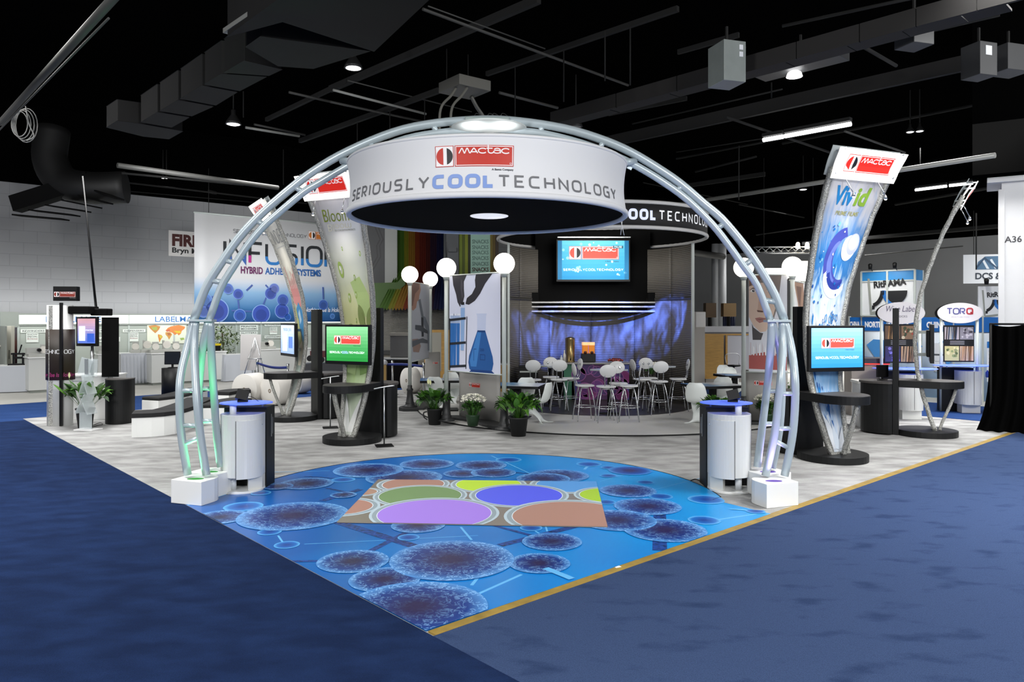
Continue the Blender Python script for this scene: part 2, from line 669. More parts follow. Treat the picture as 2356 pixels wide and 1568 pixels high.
        for f in bm.faces:
            b = len(V_)
            pts = [(l.vert.co.x, l.vert.co.y) for l in f.loops]
            ar = sum(pts[i][0] * pts[(i + 1) % len(pts)][1] - pts[(i + 1) % len(pts)][0] * pts[i][1] for i in range(len(pts)))
            if ar < 0:
                pts.reverse()
            for x, y in pts:
                V_.append(tuple(fn(x, y, lift * f[lay])))
            F_.append(list(range(b, len(V_))))
            M_.append(f.material_index)
        bm.free()
        me.from_pydata(V_, [], F_)
        for c in cols:
            me.materials.append(mats[c] if mats and c in mats else inkm(c, emit))
        me.polygons.foreach_set('material_index', M_)
        me.update()
        o = bpy.data.objects.new(name, me)
        COL.objects.link(o)
        if parent is not None:
            o.parent = parent
        return o


def flat(o, ex, ey, en=None):
    """panel coordinates to a plane through o, with unit axes ex, ey"""
    o, ex, ey = Vector(o), Vector(ex), Vector(ey)
    n = ex.cross(ey).normalized() if en is None else Vector(en)
    return lambda x, y, k: o + ex * x + ey * y + n * k

# ================================================================== the hall
a0, b0 = P0.dot(U), P0.dot(V)
SIDE = 15.3          # the stand is a square of this size with one corner towards the camera


def slab(name, a_, b_, a2, b2, z0, z1, m):
    pts = [uv2w(a_, b_), uv2w(a2, b_), uv2w(a2, b2), uv2w(a_, b2)]
    mb = MB()
    mb.prism([(p.x, p.y) for p in pts], z0, z1)
    return mb.build(name, m)


CONCRETE = mat('hall_concrete', '#a9a8a2', 0.6, noise=(0.7, 0.12))
struct(slab('floor', -34, -16, 40, 34, -0.2, 0.0, CONCRETE))


def carpet_mat(name, c1, c2, patch, pscale, sheen=0.0):
    m = mat(name, c1, 0.95, spec=0.05, sheen=sheen)
    nt = m.node_tree
    b = nt.nodes['Principled BSDF']
    tc = nt.nodes.new('ShaderNodeTexCoord')
    mp = nt.nodes.new('ShaderNodeMapping')
    mp.inputs['Rotation'].default_value = (0, 0, radians(-35))
    mp.inputs['Scale'].default_value = (0.7, 1.4, 1)
    nt.links.new(tc.outputs['Object'], mp.inputs[0])
    n1 = nt.nodes.new('ShaderNodeTexNoise'); n1.inputs['Scale'].default_value = pscale; n1.inputs['Detail'].default_value = 5
    nt.links.new(mp.outputs[0], n1.inputs['Vector'])
    n2 = nt.nodes.new('ShaderNodeTexNoise'); n2.inputs['Scale'].default_value = 150; n2.inputs['Detail'].default_value = 2
    nt.links.new(tc.outputs['Object'], n2.inputs['Vector'])
    r = nt.nodes.new('ShaderNodeValToRGB')
    r.color_ramp.elements[0].position = patch[0]; r.color_ramp.elements[1].position = patch[1]
    r.color_ramp.elements[0].color = srgb(c2); r.color_ramp.elements[1].color = srgb(c1)
    nt.links.new(n1.outputs['Fac'], r.inputs[0])
    mx = nt.nodes.new('ShaderNodeMix'); mx.data_type = 'RGBA'; mx.blend_type = 'OVERLAY'
    mx.inputs['Factor'].default_value = 0.55
    nt.links.new(r.outputs[0], mx.inputs['A']); nt.links.new(n2.outputs['Fac'], mx.inputs['B'])
    nt.links.new(mx.outputs['Result'], b.inputs['Base Color'])
    bp = nt.nodes.new('ShaderNodeBump'); bp.inputs['Strength'].default_value = 0.5; bp.inputs['Distance'].default_value = 0.01
    nt.links.new(n2.outputs['Fac'], bp.inputs['Height']); nt.links.new(bp.outputs[0], b.inputs['Normal'])
    return m


NAVY = carpet_mat('navy_pile', '#1d2e52', '#172544', (0.36, 0.66), 3.6)  # same carpet as the next, darker tone stands for nap and light
BLUE = carpet_mat('blue_pile', '#384869', '#2b3a5a', (0.30, 0.46), 3.2)  # same carpet as above, nap and light put into this paler tone
FARBLUE = carpet_mat('far_blue_pile', '#2b4475', '#253c69', (0.3, 0.7), 1.5)
GREYC = carpet_mat('grey_pile', '#acacab', '#888887', (0.34, 0.64), 2.6)

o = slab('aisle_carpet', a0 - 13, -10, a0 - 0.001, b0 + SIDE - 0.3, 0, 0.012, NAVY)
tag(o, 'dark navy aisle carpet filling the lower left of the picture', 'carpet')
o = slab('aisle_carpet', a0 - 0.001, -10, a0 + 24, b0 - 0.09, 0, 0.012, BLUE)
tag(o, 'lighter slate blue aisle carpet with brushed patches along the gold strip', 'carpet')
o = slab('aisle_carpet', a0 - 22, b0 + SIDE - 0.3, a0 + 20, b0 + SIDE + 3.6, 0, 0.010, FARBLUE)
tag(o, 'mid blue cross aisle carpet in front of the counters with white skirting', 'carpet')
o = slab('aisle_carpet', a0 + SIDE + 0.1, b0 - 0.09, a0 + SIDE + 3.2, b0 + SIDE + 3, 0, 0.011, FARBLUE)
tag(o, 'mid blue cross aisle carpet behind the two oval signed kiosks', 'carpet')
o = slab('stand_carpet', a0, b0, a0 + SIDE, b0 + SIDE, 0, 0.014, GREYC)
tag(o, 'mottled light grey carpet covering the square exhibition stand', 'carpet')
o = slab('edge_strip', a0 + 0.02, b0 - 0.09, a0 + SIDE, b0 + 0.012, 0.0, 0.0145, mat('gold_tape', '#9a803c', 0.5, noise=(6, 0.25)))
tag(o, 'gold brown tape strip between the stand and the slate blue carpet', 'tape')
MB().box(F(1421, 1303, .0155), (0.06, 0.04, 0.001), 0.5).build('tape_scrap', mat('white_paper', '#f4f4f2', .6))
tag(bpy.data.objects['tape_scrap'], 'small white scrap stuck on the gold strip', 'tape')

# ------------------------------------------------------------------ walls and roof
BLOCK = mat('painted_block', '#8f9092', 0.75)
nt = BLOCK.node_tree
tc = nt.nodes.new('ShaderNodeTexCoord')
mp = nt.nodes.new('ShaderNodeMapping'); mp.inputs['Rotation'].default_value = (pi / 2, 0, 0)
bk = nt.nodes.new('ShaderNodeTexBrick')
bk.inputs['Scale'].default_value = 1.0; bk.inputs['Brick Width'].default_value = 0.8; bk.inputs['Row Height'].default_value = 0.4
bk.inputs['Mortar Size'].default_value = 0.012
bk.inputs['Color1'].default_value = srgb('#8f9092'); bk.inputs['Color2'].default_value = srgb('#8c8d8f'); bk.inputs['Mortar'].default_value = srgb('#828385')
nt.links.new(tc.outputs['Object'], mp.inputs[0]); nt.links.new(mp.outputs[0], bk.inputs['Vector'])
nt.links.new(bk.outputs['Color'], nt.nodes['Principled BSDF'].inputs['Base Color'])
VOID = mat('black_paint', '#050505', 0.95, spec=0.0)
WALLG = mat('painted_grey_wall', '#8f9092', 0.8, noise=(0.5, 0.06))
BL, AR = 30.0, 37.0
mb = MB(); mb.box((0, .15, 3.4), (70, .3, 6.8))
w = mb.build('wall_left', BLOCK); w.location = uv2w(2, BL); w.rotation_euler = (0, 0, atan2(U.y, U.x)); struct(w)
mb = MB(); mb.box((0, .15, 8.2), (70, .3, 2.8))
w = mb.build('wall_left_top', VOID); w.location = uv2w(2, BL); w.rotation_euler = (0, 0, atan2(U.y, U.x)); struct(w)
mb = MB(); mb.box((.15, 0, 2.9), (.3, 66, 5.8))
w = mb.build('wall_right', WALLG); w.location = uv2w(AR, -3); w.rotation_euler = (0, 0, atan2(U.y, U.x)); struct(w)
mb = MB(); mb.box((.15, 0, 7.7), (.3, 66, 3.8))
w = mb.build('wall_right_top', VOID); w.location = uv2w(AR, -3); w.rotation_euler = (0, 0, atan2(U.y, U.x)); struct(w)
struct(slab('ceiling', -34, -16, 40, 34, 9.5, 9.7, VOID))

# painted column at the far right, with its number
p = A(2304, 700, 17.0)
mb = MB(); mb.box((0.95, 0.6, 2.7), (1.9, 1.2, 5.4)); mb.box((0.85, 0.55, 5.36), (2.25, 1.4, .12)); mb.box((0.0, 0.0, 3.55), (.12, .1, 3.2))
w = mb.build('column', mat('column_paint', '#c9cacb', 0.6, noise=(1.2, .04)), bevel=.01); w.location = (p.x, p.y, 0); w.rotation_euler = (0, 0, -.56); struct(w)
pr = Print(); pr.text('A36', 0, 0, .14, '#3c3c3e', bold=.02)
q = A(2335, 551, 17.0)
o = pr.build('column_marking', w, flat((.22, -0.003, q.z - .07), (1, 0, 0), (0, 0, 1)))
mb = MB(); mb.box((1.2, .5, 7.4), (3.0, 1.6, 3.9))
w = mb.build('beam', VOID); w.location = (p.x - .3, p.y, 0); w.rotation_euler = (0, 0, -.56); struct(w)

# ------------------------------------------------------------------ roof steel, pipes and cable trays
STEELD = mat('dark_roof_steel', '#0c0c0b', 0.85)
STEELM = mat('grey_pipe', '#363634', 0.6, 0.0)
STEELL = mat('pale_pipe', '#8f908c', 0.45, 0.1)
DUCT = mat('duct_sheet', '#121110', 0.8, 0.0, noise=(1.5, .2))


def C(px, py, z):
    d = (z - EYE) * FOC / (HZ - py)
    return Vector(((px - CX) / FOC * d, d, z))


def run(name, x1, y1, x2, y2, z, r, m, box=None):
    mb = MB()
    p, q = C(x1, y1, z), C(x2, y2, z)
    if box:
        mb.bar(p, q, box[0], box[1])
    else:
        mb.tube([p, q], r, 8)
    return struct(mb.build(name, m))


for args in [
    (0, 283, 270, -14, 5.6, .05, STEELM), (-20, 318, 250, 42, 5.2, .012, STEELM),
    (270, 380, 640, 432, 6.2, .07, STEELM), (280, 398, 560, 425, 6.25, .03, STEELD),
    (1629, 459, 2290, 357, 5.5, .055, STEELL), (1430, 489, 1629, 459, 5.5, .05, STEELM),
    (973, 21, 1445, 196, 6.9, .025, STEELM), (985, 14, 1254, 112, 7.1, .012, STEELM),
    (767, 207, 980, 262, 7.3, .03, STEELL), (760, 234, 980, 281, 7.3, .03, STEELM), (800, 185, 1085, 257, 7.5, .015, STEELM),
    (1149, 213, 1283, 248, 6.6, .03, STEELM),
    (565, 293, 689, 313, 7.3, .035, STEELL), (585, 286, 702, 310, 7.4, .03, STEELM), (665, 212, 800, 243, 7.4, .03, STEELM),
    (293, 420, 706, 468, 6.9, .03, STEELD), (300, 440, 640, 470, 6.9, .02, STEELD),
    (1670, 269, 1911, 351, 6.4, .03, STEELD), (1944, 302, 2082, 351, 6.3, .025, STEELM), (1956, 90, 2062, 151, 6.6, .03, STEELD),
    (1556, 365, 1900, 300, 7.2, .03, STEELD), (1556, 350, 1760, 318, 7.2, .015, STEELD),
    (1600, 395, 1740, 360, 6.8, .03, STEELD), (1700, 470, 1850, 500, 6.6, .03, STEELD), (2060, 470, 2290, 430, 6.5, .05, STEELD),
    (1990, 587, 2215, 566, 4.6, .02, STEELM), (1480, 420, 1720, 470, 7.0, .02, STEELD),
    (1455, 285, 1800, 205, 7.6, .02, STEELD), (1800, 60, 2356, -60, 7.4, .03, STEELD), (1800, 330, 2300, 230, 7.8, .04, STEELD),
    (1550, 575, 1664, 590, 4.6, .12, mat('dark_pipe', '#3a3a39', .5)), (1740, 540, 1880, 520, 5.0, .02, STEELM),
]:
    run('ceiling_pipe_trim', *args)
for args in [
    (760, 205, 1240, -2, 7.6, 0, STEELD, (.10, .14)), (690, 324, 1010, 208, 7.4, 0, STEELD, (.09, .12)), (613, 275, 800, 186, 7.6, 0, STEELD, (.08, .10)),
    (1120, 170, 1560, 20, 7.8, 0, STEELD, (.08, .1)), (1290, 350, 2235, 142, 6.6, 0, mat('rust_steel', '#11100f', .9), (.10, .26)),
    (1400, 262, 1580, 226, 7.4, 0, STEELD, (.06, .1)), (1555, 205, 2300, 30, 7.3, 0, STEELD, (.06, .1)),
    (480, 440, 720, 500, 7.2, 0, STEELD, (.08, .12)), (1560, 430, 1760, 400, 7.0, 0, STEELD, (.08, .14)), (1850, 560, 2300, 520, 5.4, 0, STEELD, (.3, .12)),
    (1560, 120, 1700, 80, 7.9, 0, STEELD, (.06, .1)),
]:
    run('ceiling_beam', *args)
# slotted cable tray on the right, in sections
t = struct(bpy.data.objects.new('cable_tray_trim', None)); COL.objects.link(t)
e = [(1268, 273), (1420, 231), (1560, 192), (1690, 156), (1835, 116), (1980, 76), (2110, 40), (2250, 2), (2356, -26)]
for k in range(len(e) - 1):
    mb = MB(); p, q = C(*e[k], 6.05), C(*e[k + 1], 6.05)
    q = p + (q - p) * .985
    mb.bar(p, q, .05, .24)
    mb.bar(p + Vector((0, .25, -.1)), q + Vector((0, .25, -.1)), .3, .03)
    mb.build('tray_section', mat('tray_steel', '#171513', .8, 0), t)
# hanger rods
for px, y1, y2, z in [(1185, 155, 285, 6.2), (1297, 117, 234, 6.3), (1392, 72, 186, 6.3), (1450, 62, 196, 6.3), (977, 227, 300, 6.6), (822, 282, 330, 6.6),
                      (897, 255, 345, 6.6), (1700, 335, 460, 5.6), (2117, 340, 385, 5.9), (1775, 190, 225, 6.0), (2246, 490, 620, 3.9), (560, 210, 270, 6.8), (652, 344, 425, 6.4)]:
    p = C(px, y1, z + .4)
    mb = MB(); mb.tube([A(px, y1, p.y), A(px, y2, p.y)], .012, 6)
    struct(mb.build('hanger_rod_trim', STEELD))

# rectangular air ducts, dark, upper left
t = thing('air_duct', 'long dark rectangular air duct stepping down towards the grey block wall', 'duct')
def duct(name, quad, z, h, m, par):
    mb = MB(); P = [C(x, y, z) for x, y in quad]
    n = len(P)
    mb.v += P + [p + Vector((0, 0, h)) for p in P]
    mb.face(list(range(n))); mb.face([n + k for k in reversed(range(n))])
    for k in range(n):
        mb.face([k, (k + 1) % n, n + (k + 1) % n, n + k])
    return mb.build(name, m, par, bevel=.01)
duct('duct_section', [(523, 84), (640, 0), (720, -60), (1040, -60), (985, 0), (860, 118), (650, 50)], 5.9, .7, DUCT, t)
duct('duct_section', [(566, 108), (600, 84), (850, 118), (720, 158), (640, 152)], 5.9, .55, DUCT, t)
e1, e2 = [(562, 140), (510, 170), (465, 197), (410, 230), (362, 258), (318, 284)], [(648, 160), (612, 177), (545, 212), (490, 245), (435, 270), (388, 296)]
for k in range(5):
    duct('duct_section', [e1[k], e2[k], (e2[k + 1][0] + 6, e2[k + 1][1] - 3), (e1[k + 1][0] + 6, e1[k + 1][1] - 3)], 5.9, .5, DUCT, t)
duct('duct_section', [(245, 293), (270, 278), (318, 284), (420, 302), (388, 320), (330, 314)], 5.9, .4, DUCT, t)
t = thing('grille_light', 'thin pale fixture edge on the end of the dark duct', 'light fixture')
mb = MB(); mb.bar(C(518, 72, 6.0), C(592, 22, 6.0), .06, .06); mb.build('fixture_body', STEELL, t)
# round duct with a slatted outlet over the grey wall
t = thing('round_duct', 'big round black duct elbow ending in a slatted outlet on the grey wall', 'duct')
q = A(190, 420, 21.5)
mb = MB(); mb.tube(smooth_path([q + Vector(v) for v in ((-1.1, .4, 1.6), (-1.05, .2, .7), (-.6, .1, .05), (.2, .0, -.15), (1.15, .2, -.1))], 5), .46, 20); mb.build('elbow', mat('duct_black', '#141414', .6), t)
for k in range(6):
    f = k / 5
    mb = MB(); p1, p2 = A(38 + 190 * f, 495 - 55 * f, 21.2), A(150 + 125 * f, 505 - 47 * f, 21.0)
    mb.bar(p1, p2, .35, .04); mb.build('outlet_slat', MATTE_BLACK, t)
mb = MB(); mb.bar(A(35, 470, 21.4), A(210, 415, 21.4), .4, .45); mb.build('outlet_box', MATTE_BLACK, t)
# coil of cable hanging from the pipe
t = thing('cable_coil', 'coil of pale cable tied to the pipe in the upper left corner', 'cable')
mb = MB(); q = C(45, 285, 5.5)
for k in range(4):
    r = .17 + .02 * k
    mb.tube([q + Vector((r * .8 * cos(a) + .02 * k, .03 * k, r * 1.25 * sin(a))) for a in [2 * pi * i / 20 for i in range(20)]], .008, 6, closed=True)
mb.tube(smooth_path([q + Vector(v) for v in ((.1, 0, .3), (.16, 0, .0), (.24, 0, -.2), (.12, 0, -.28))]), .01, 6)
mb.build('coil', mat('pale_cable', '#9a9a96', .5), t)

# boxes under the roof
GALV = mat('galvanised_sheet', '#7f8682', 0.5, 0.1, noise=(3, .1))
GALVD = mat('dark_galvanised', '#38393a', 0.55, 0.1)
def roofbox(name, label, px, py, d, s, m, rz=0.74):
    t = thing(name, label, 'electrical box', A(px, py, d), rz)
    mb = MB(); mb.box((0, 0, 0), s); mb.build('housing', m, t, bevel=.008)
    mb = MB(); mb.box((0, 0, s[2] / 2 + .12), (.03, .03, .3)); mb.build('hanger', STEELD, t)
    return t
t = roofbox('electrical_box', 'tall grey steel electrical box with white stickers hung under the cable tray', 1672, 150, 10.9, (.36, .42, .58), GALV, .3)
for k, (y, z) in enumerate([(.02, .2), (.02, .1)]):
    mb = MB(); mb.box((.10, -.213, z), (.06, .002, .07)); mb.build('sticker', mat('sticker_white', '#d9dcdf', .6), t)
t = roofbox('ceiling_unit', 'long grey ceiling unit with a lit lamp beneath it near the cable tray', 1842, 140, 11.5, (.34, 1.35, .26), GALVD, .74)
mb = MB(); mb.lathe([(.0, -.01), (.12, 0), (.10, .06), (.04, .1)], (0, .1, -.22)); mb.build('lamp_glass', mat('lamp_lit', '#ffffff', .5, emit=6), t)
roofbox('electrical_box', 'small dark box fixed below the tray between the long unit and the corner', 2103, 75, 10.2, (.34, .34, .4), GALVD, .3)
t = roofbox('electrical_box', 'dark box with a white label beside the black roof beam at far right', 2252, 142, 11.5, (.34, .34, .5), GALVD, .3)
mb = MB(); mb.box((.0, -.172, .12), (.12, .002, .14)); mb.build('sticker', mat('sticker_white', '#d9dcdf', .6), t)
roofbox('electrical_box', 'wide dark box hanging directly right of the dark labelled box', 2320, 140, 12.2, (.5, .4, .42), GALVD, .3)
t = thing('junction_box', 'flat square grey junction box hanging over the middle of the arch', 'electrical box', A(1069, 200, 11.6), .66)
mb = MB(); mb.box((0, 0, 0), (.58, .58, .16)); mb.build('housing', mat('box_grey', '#5f5e58', .6), t, bevel=.008)
for sx, sy, ln in [(-.22, -.1, 1), (-.1, -.22, 1), (.2, .1, -1), (.22, .15, -1)]:
    mb = MB(); mb.tube(smooth_path([(sx, sy, -.08), (sx - .1 * ln, sy, -.22), (sx - .28 * ln, sy, -.45), (sx - .3 * ln, sy, -.9)]), .02, 8); mb.build('conduit', mat('box_grey', '#5f5e58', .6), t)
for sx, sy in [(-.2, .2), (.2, .2)]:
    mb = MB(); mb.tube([(sx, sy, .08), (sx, sy, .6)], .008, 6); mb.build('hanger', STEELD, t)

# high-bay lamps that show
def highbay(label, px, py, d, r, on=True, watts=60):
    q = A(px, py, d)
    t = thing('high_bay_lamp', label, 'ceiling lamp', q, 0, 'high bay ceiling lamps')
    mb = MB(); mb.lathe([(r, 0), (r * .92, r * .35), (r * .55, r * .95), (r * .3, r * 1.3), (r * .3, r * 1.9), (.01, r * 2.0)]); mb.build('reflector', mat('lamp_shade_dark', '#2b2b2b', .4, .4), t)
    mb = MB(); mb.lathe([(.001, -r * .12), (r * .6, -r * .08), (r * .98, .01)]); mb.build('lens', mat('lamp_lit', '#ffffff', .5, emit=6) if on else mat('lamp_unlit', '#777774', .4), t)
    mb = MB(); mb.tube([(0, 0, r * 2), (0, 0, r * 2 + .9)], .015, 6); mb.build('hanger', STEELD, t)
    if on:
        lamp('SPOT', 'bulb_light', (0, 0, -r * .2), watts, parent=t, spot_size=radians(130), spot_blend=.6, shadow_soft_size=r)
highbay('round high bay lamp glowing below the end of the dark duct', 813, 157, 14.8, .18)
highbay('round high bay lamp glowing left of the arch with a visible bulb neck', 537, 286, 19.0, .19)
highbay('unlit round high bay lamp just above the right shoulder of the ring sign', 1325, 292, 17.5, .16, False)
highbay('left lamp of the lit pair near the roof at right', 2094, 304, 20.0, .11, True, 30)
highbay('right lamp of the lit pair near the roof at right', 2116, 302, 20.0, .11, True, 30)
highbay('small far lamp glowing just left of the wide blue printed pylon', 1848, 436, 26.0, .14, True, 30)
highbay('left one of the two tiny lamps above the grey block wall', 375, 410, 27.0, .06, True, 8)
highbay('right one of the two tiny lamps above the grey block wall', 383, 410, 27.0, .06, True, 8)
TUBE = mat('fluorescent_lit', '#ffffff', .5, emit=7)
def fluoro(label, x1, y1, x2, y2, z, r):
    p, q = C(x1, y1, z), C(x2, y2, z)
    t = thing('fluorescent_light', label, 'ceiling light', p)
    mb = MB(); mb.tube([(0, 0, 0), q - p], r, 8); mb.build('tube', TUBE, t)
    mb = MB(); mb.bar((0, 0, r * 2.2), q - p + Vector((0, 0, r * 2.2)), r * 3, r * 1.6); mb.build('housing', STEELD, t)
fluoro('short lit fluorescent tube next to the long one above the right arch', 1756, 322, 1802, 314, 6.2, .045)
fluoro('long lit fluorescent tube above the right side of the arch', 1806, 313, 1958, 285, 6.2, .045)
fluoro('lit fluorescent tube right of the blue printed pylon sign box', 2106, 437, 2178, 428, 6.4, .04)
fluoro('second lit fluorescent tube in line towards the painted column', 2184, 427, 2285, 416, 6.4, .04)

# ================================================================== floor print of the stand
def clip_poly(pts, quad):
    out = [Vector(p[:2]) for p in pts]
    q = [Vector(p[:2]) for p in quad]
    for i in range(len(q)):
        a, b = q[i], q[(i + 1) % len(q)]
        n = Vector((-(b - a).y, (b - a).x))
        src, out = out, []
        for k in range(len(src)):
            s, e = src[k - 1], src[k]
            ds, de = (s - a).dot(n), (e - a).dot(n)
            if (ds >= 0) != (de >= 0):
                out.append(s + (e - s) * (ds / (ds - de)))
            if de >= 0:
                out.append(e)
        if not out:
            return []
    return out


CC, CR = Vector((-0.45, 9.33)), 3.06
ang0 = atan2(F(1640, 1152).y - CC.y, F(1640, 1152).x - CC.x)
ang1 = atan2(F(590, 1127).y - CC.y, F(590, 1127).x - CC.x)
if ang1 < ang0:
    ang1 += 2 * pi
def on_line(p, o, d):
    return o + d * (p - o).dot(d)


outline = [P0, on_line(F(1758, 1181), P0, U), F(1640, 1152)]
outline += [Vector((CC.x + CR * cos(ang0 + (ang1 - ang0) * k / 60), CC.y + CR * sin(ang0 + (ang1 - ang0) * k / 60), 0)) for k in range(1, 60)]
outline += [F(590, 1127), on_line(F(442, 1157), P0, V)]
outline = [(p.x, p.y) for p in outline]

FL = mat('print_blue_field', '#1173c4', 0.3)
nt = FL.node_tree
bs = nt.nodes['Principled BSDF']
tc = nt.nodes.new('ShaderNodeTexCoord')
sp = nt.nodes.new('ShaderNodeSeparateXYZ')
nt.links.new(tc.outputs['Object'], sp.inputs[0])
ns = nt.nodes.new('ShaderNodeTexNoise'); ns.inputs['Scale'].default_value = .55; ns.inputs['Detail'].default_value = 1
nt.links.new(tc.outputs['Object'], ns.inputs['Vector'])
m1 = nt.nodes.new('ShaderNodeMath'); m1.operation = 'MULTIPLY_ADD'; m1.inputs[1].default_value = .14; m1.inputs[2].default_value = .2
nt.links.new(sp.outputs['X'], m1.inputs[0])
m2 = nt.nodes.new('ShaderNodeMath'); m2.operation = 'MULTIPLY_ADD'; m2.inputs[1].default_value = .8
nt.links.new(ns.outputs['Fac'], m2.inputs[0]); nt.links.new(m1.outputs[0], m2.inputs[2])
r = nt.nodes.new('ShaderNodeValToRGB')
r.color_ramp.elements[0].position = .3; r.color_ramp.elements[0].color = srgb('#0d5cab')
r.color_ramp.elements[1].position = .95; r.color_ramp.elements[1].color = srgb('#0f96dd')
e = r.color_ramp.elements.new(.62); e.color = srgb('#1680cf')
nt.links.new(m2.outputs[0], r.inputs[0]); nt.links.new(r.outputs[0], bs.inputs['Base Color'])


def cell_mat(name, dark, mid, rim, tex):
    m = mat(name, mid, 0.35)
    nt = m.node_tree
    b = nt.nodes['Principled BSDF']
    uv = nt.nodes.new('ShaderNodeUVMap'); uv.uv_map = 'UVMap'
    sub = nt.nodes.new('ShaderNodeVectorMath'); sub.operation = 'SUBTRACT'; sub.inputs[1].default_value = (.5, .5, 0)
    ln = nt.nodes.new('ShaderNodeVectorMath'); ln.operation = 'LENGTH'
    nt.links.new(uv.outputs[0], sub.inputs[0]); nt.links.new(sub.outputs[0], ln.inputs[0])
    dist = nt.nodes.new('ShaderNodeMath'); dist.operation = 'MULTIPLY'; dist.inputs[1].default_value = 2
    nt.links.new(ln.outputs['Value'], dist.inputs[0])
    r = nt.nodes.new('ShaderNodeValToRGB')
    el = r.color_ramp.elements
    el[0].position = .15; el[0].color = srgb(dark)
    el[1].position = 1.0; el[1].color = srgb(rim)
    e = el.new(.72); e.color = srgb(mid)
    nt.links.new(dist.outputs[0], r.inputs[0])
    last = r.outputs[0]
    if tex:
        tc = nt.nodes.new('ShaderNodeTexCoord')
        n = nt.nodes.new('ShaderNodeTexNoise'); n.inputs['Scale'].default_value = 16; n.inputs['Detail'].default_value = 2.5; n.inputs['Distortion'].default_value = .8
        nt.links.new(tc.outputs['Object'], n.inputs['Vector'])
        ab = nt.nodes.new('ShaderNodeValToRGB')      # thin bright ridges
        ab.color_ramp.elements[0].position = .50; ab.color_ramp.elements[0].color = (0, 0, 0, 1)
        ab.color_ramp.elements[1].position = .60; ab.color_ramp.elements[1].color = (0, 0, 0, 1)
        q = ab.color_ramp.elements.new(.545); q.color = (1, 1, 1, 1)
        nt.links.new(n.outputs['Fac'], ab.inputs[0])
        pw = nt.nodes.new('ShaderNodeMath'); pw.operation = 'POWER'; pw.inputs[1].default_value = 1.6
        nt.links.new(dist.outputs[0], pw.inputs[0])
        mu = nt.nodes.new('ShaderNodeMath'); mu.operation = 'MULTIPLY'
        nt.links.new(ab.outputs[0], mu.inputs[0]); nt.links.new(pw.outputs[0], mu.inputs[1])
        mx = nt.nodes.new('ShaderNodeMix'); mx.data_type = 'RGBA'
        nt.links.new(mu.outputs[0], mx.inputs['Factor']); nt.links.new(last, mx.inputs['A']); mx.inputs['B'].default_value = srgb('#8fc4f5')
        last = mx.outputs['Result']
    nt.links.new(last, b.inputs['Base Color'])
    return m


CELLS = [cell_mat('print_molecule', '#221848', '#113884', '#4f92d6', True),
         cell_mat('print_soft_molecule', '#0f3f92', '#1569bd', '#5db4ee', False),
         cell_mat('print_dark_molecule', '#2a1f55', '#174b9f', '#3f8fd8', False)]
ROD = mat('print_rod', '#1a3f86', .35, noise=(30, .8))
PALE = mat('print_pale_line', '#66b7ee', .35)
mb = MB()
n = len(outline)
mb.v += [Vector((x, y, .016)) for x, y in outline]
mb.face(list(range(n)), 0)
fmats = [FL] + CELLS + [ROD, PALE]
edge_quads = [P0[:2], (P0 + U * 8)[:2], (P0 + U * 8 + V * 8)[:2], (P0 + V * 8)[:2]]
layer = [0]


def inside(p):
    """clipped to the stand corner and, roughly, to the printed outline"""
    return p


def disc_on_floor(px, py, hw, mi):
    c = F(px, py)
    rad = hw * c.y / FOC
    pts = [(c.x + rad * cos(2 * pi * k / 48), c.y + rad * sin(2 * pi * k / 48)) for k in range(48)]
    # keep what lies on the print: drop points beyond the round edge by pulling them in
    q = []
    for x, y in clip_poly(pts, edge_quads):
        d = Vector((x, y)) - CC
        if d.y > -.6 and d.length > CR - .01:
            d = d.normalized() * (CR - .01)
            x, y = CC.x + d.x, CC.y + d.y
        q.append((x, y))
    if len(q) < 3:
        return
    layer[0] += 1
    z = .016 + layer[0] * .00012
    mb.poly([(x, y, z) for x, y in q], mi, [((x - c.x) / rad / 2 + .5, (y - c.y) / rad / 2 + .5) for x, y in q])


def rod_on_floor(x1, y1, x2, y2, w, mi):
    a, b = F(x1, y1), F(x2, y2)
    d = (b - a).normalized(); nrm = Vector((-d.y, d.x, 0)) * w / 2
    q = clip_poly([a - nrm, b - nrm, b + nrm, a + nrm], edge_quads)
    if len(q) < 3:
        return
    layer[0] += 1
    mb.poly([(p.x, p.y, .016 + layer[0] * .00012) for p in q], mi)


for a in [(1100, 1370, 1200, 1325, .03), (1085, 1350, 1105, 1325, .03), (640, 1235, 655, 1257, .02), (1060, 1215, 1085, 1245, .025), (1345, 1082, 1357, 1068, .04),
          (1255, 1212, 1262, 1235, .02), (1640, 1200, 1740, 1185, .03), (545, 1090, 760, 1085, .015), (700, 1255, 1100, 1235, .012), (430, 1165, 520, 1140, .03),
          (1130, 1050, 1260, 1110, .02), (1380, 1110, 1480, 1080, .015), (1500, 1130, 1620, 1100, .015), (1160, 1180, 1240, 1230, .02)]:
    rod_on_floor(*a, 5)
for a in [(740, 1192, 960, 1262, .12), (1150, 1258, 1330, 1212, .1), (850, 1272, 935, 1228, .07), (740, 1155, 830, 1128, .1), (750, 1125, 815, 1138, .05),
          (1130, 1210, 1240, 1240, .05), (1518, 1270, 1518, 1185, .14), (660, 1295, 740, 1294, .05), (700, 1098, 790, 1104, .03), (1140, 1085, 1250, 1095, .04), (1460, 1150, 1500, 1160, .05)]:
    rod_on_floor(*a, 4)
for a in [(560, 1168, 44), (660, 1257, 29), (620, 1227, 27), (790, 1106, 27), (1170, 1060, 30), (1355, 1070, 29), (1625, 1152, 42), (1620, 1200, 37), (1485, 1112, 20),
          (600, 1137, 23), (940, 1240, 25), (1222, 1218, 26), (1400, 1097, 20), (1520, 1145, 28), (1395, 1158, 22), (1738, 1179, 22), (1120, 1310, 36), (1400, 1078, 18)]:
    disc_on_floor(*a, 2)
disc_on_floor(1450, 1085, 50, 3)
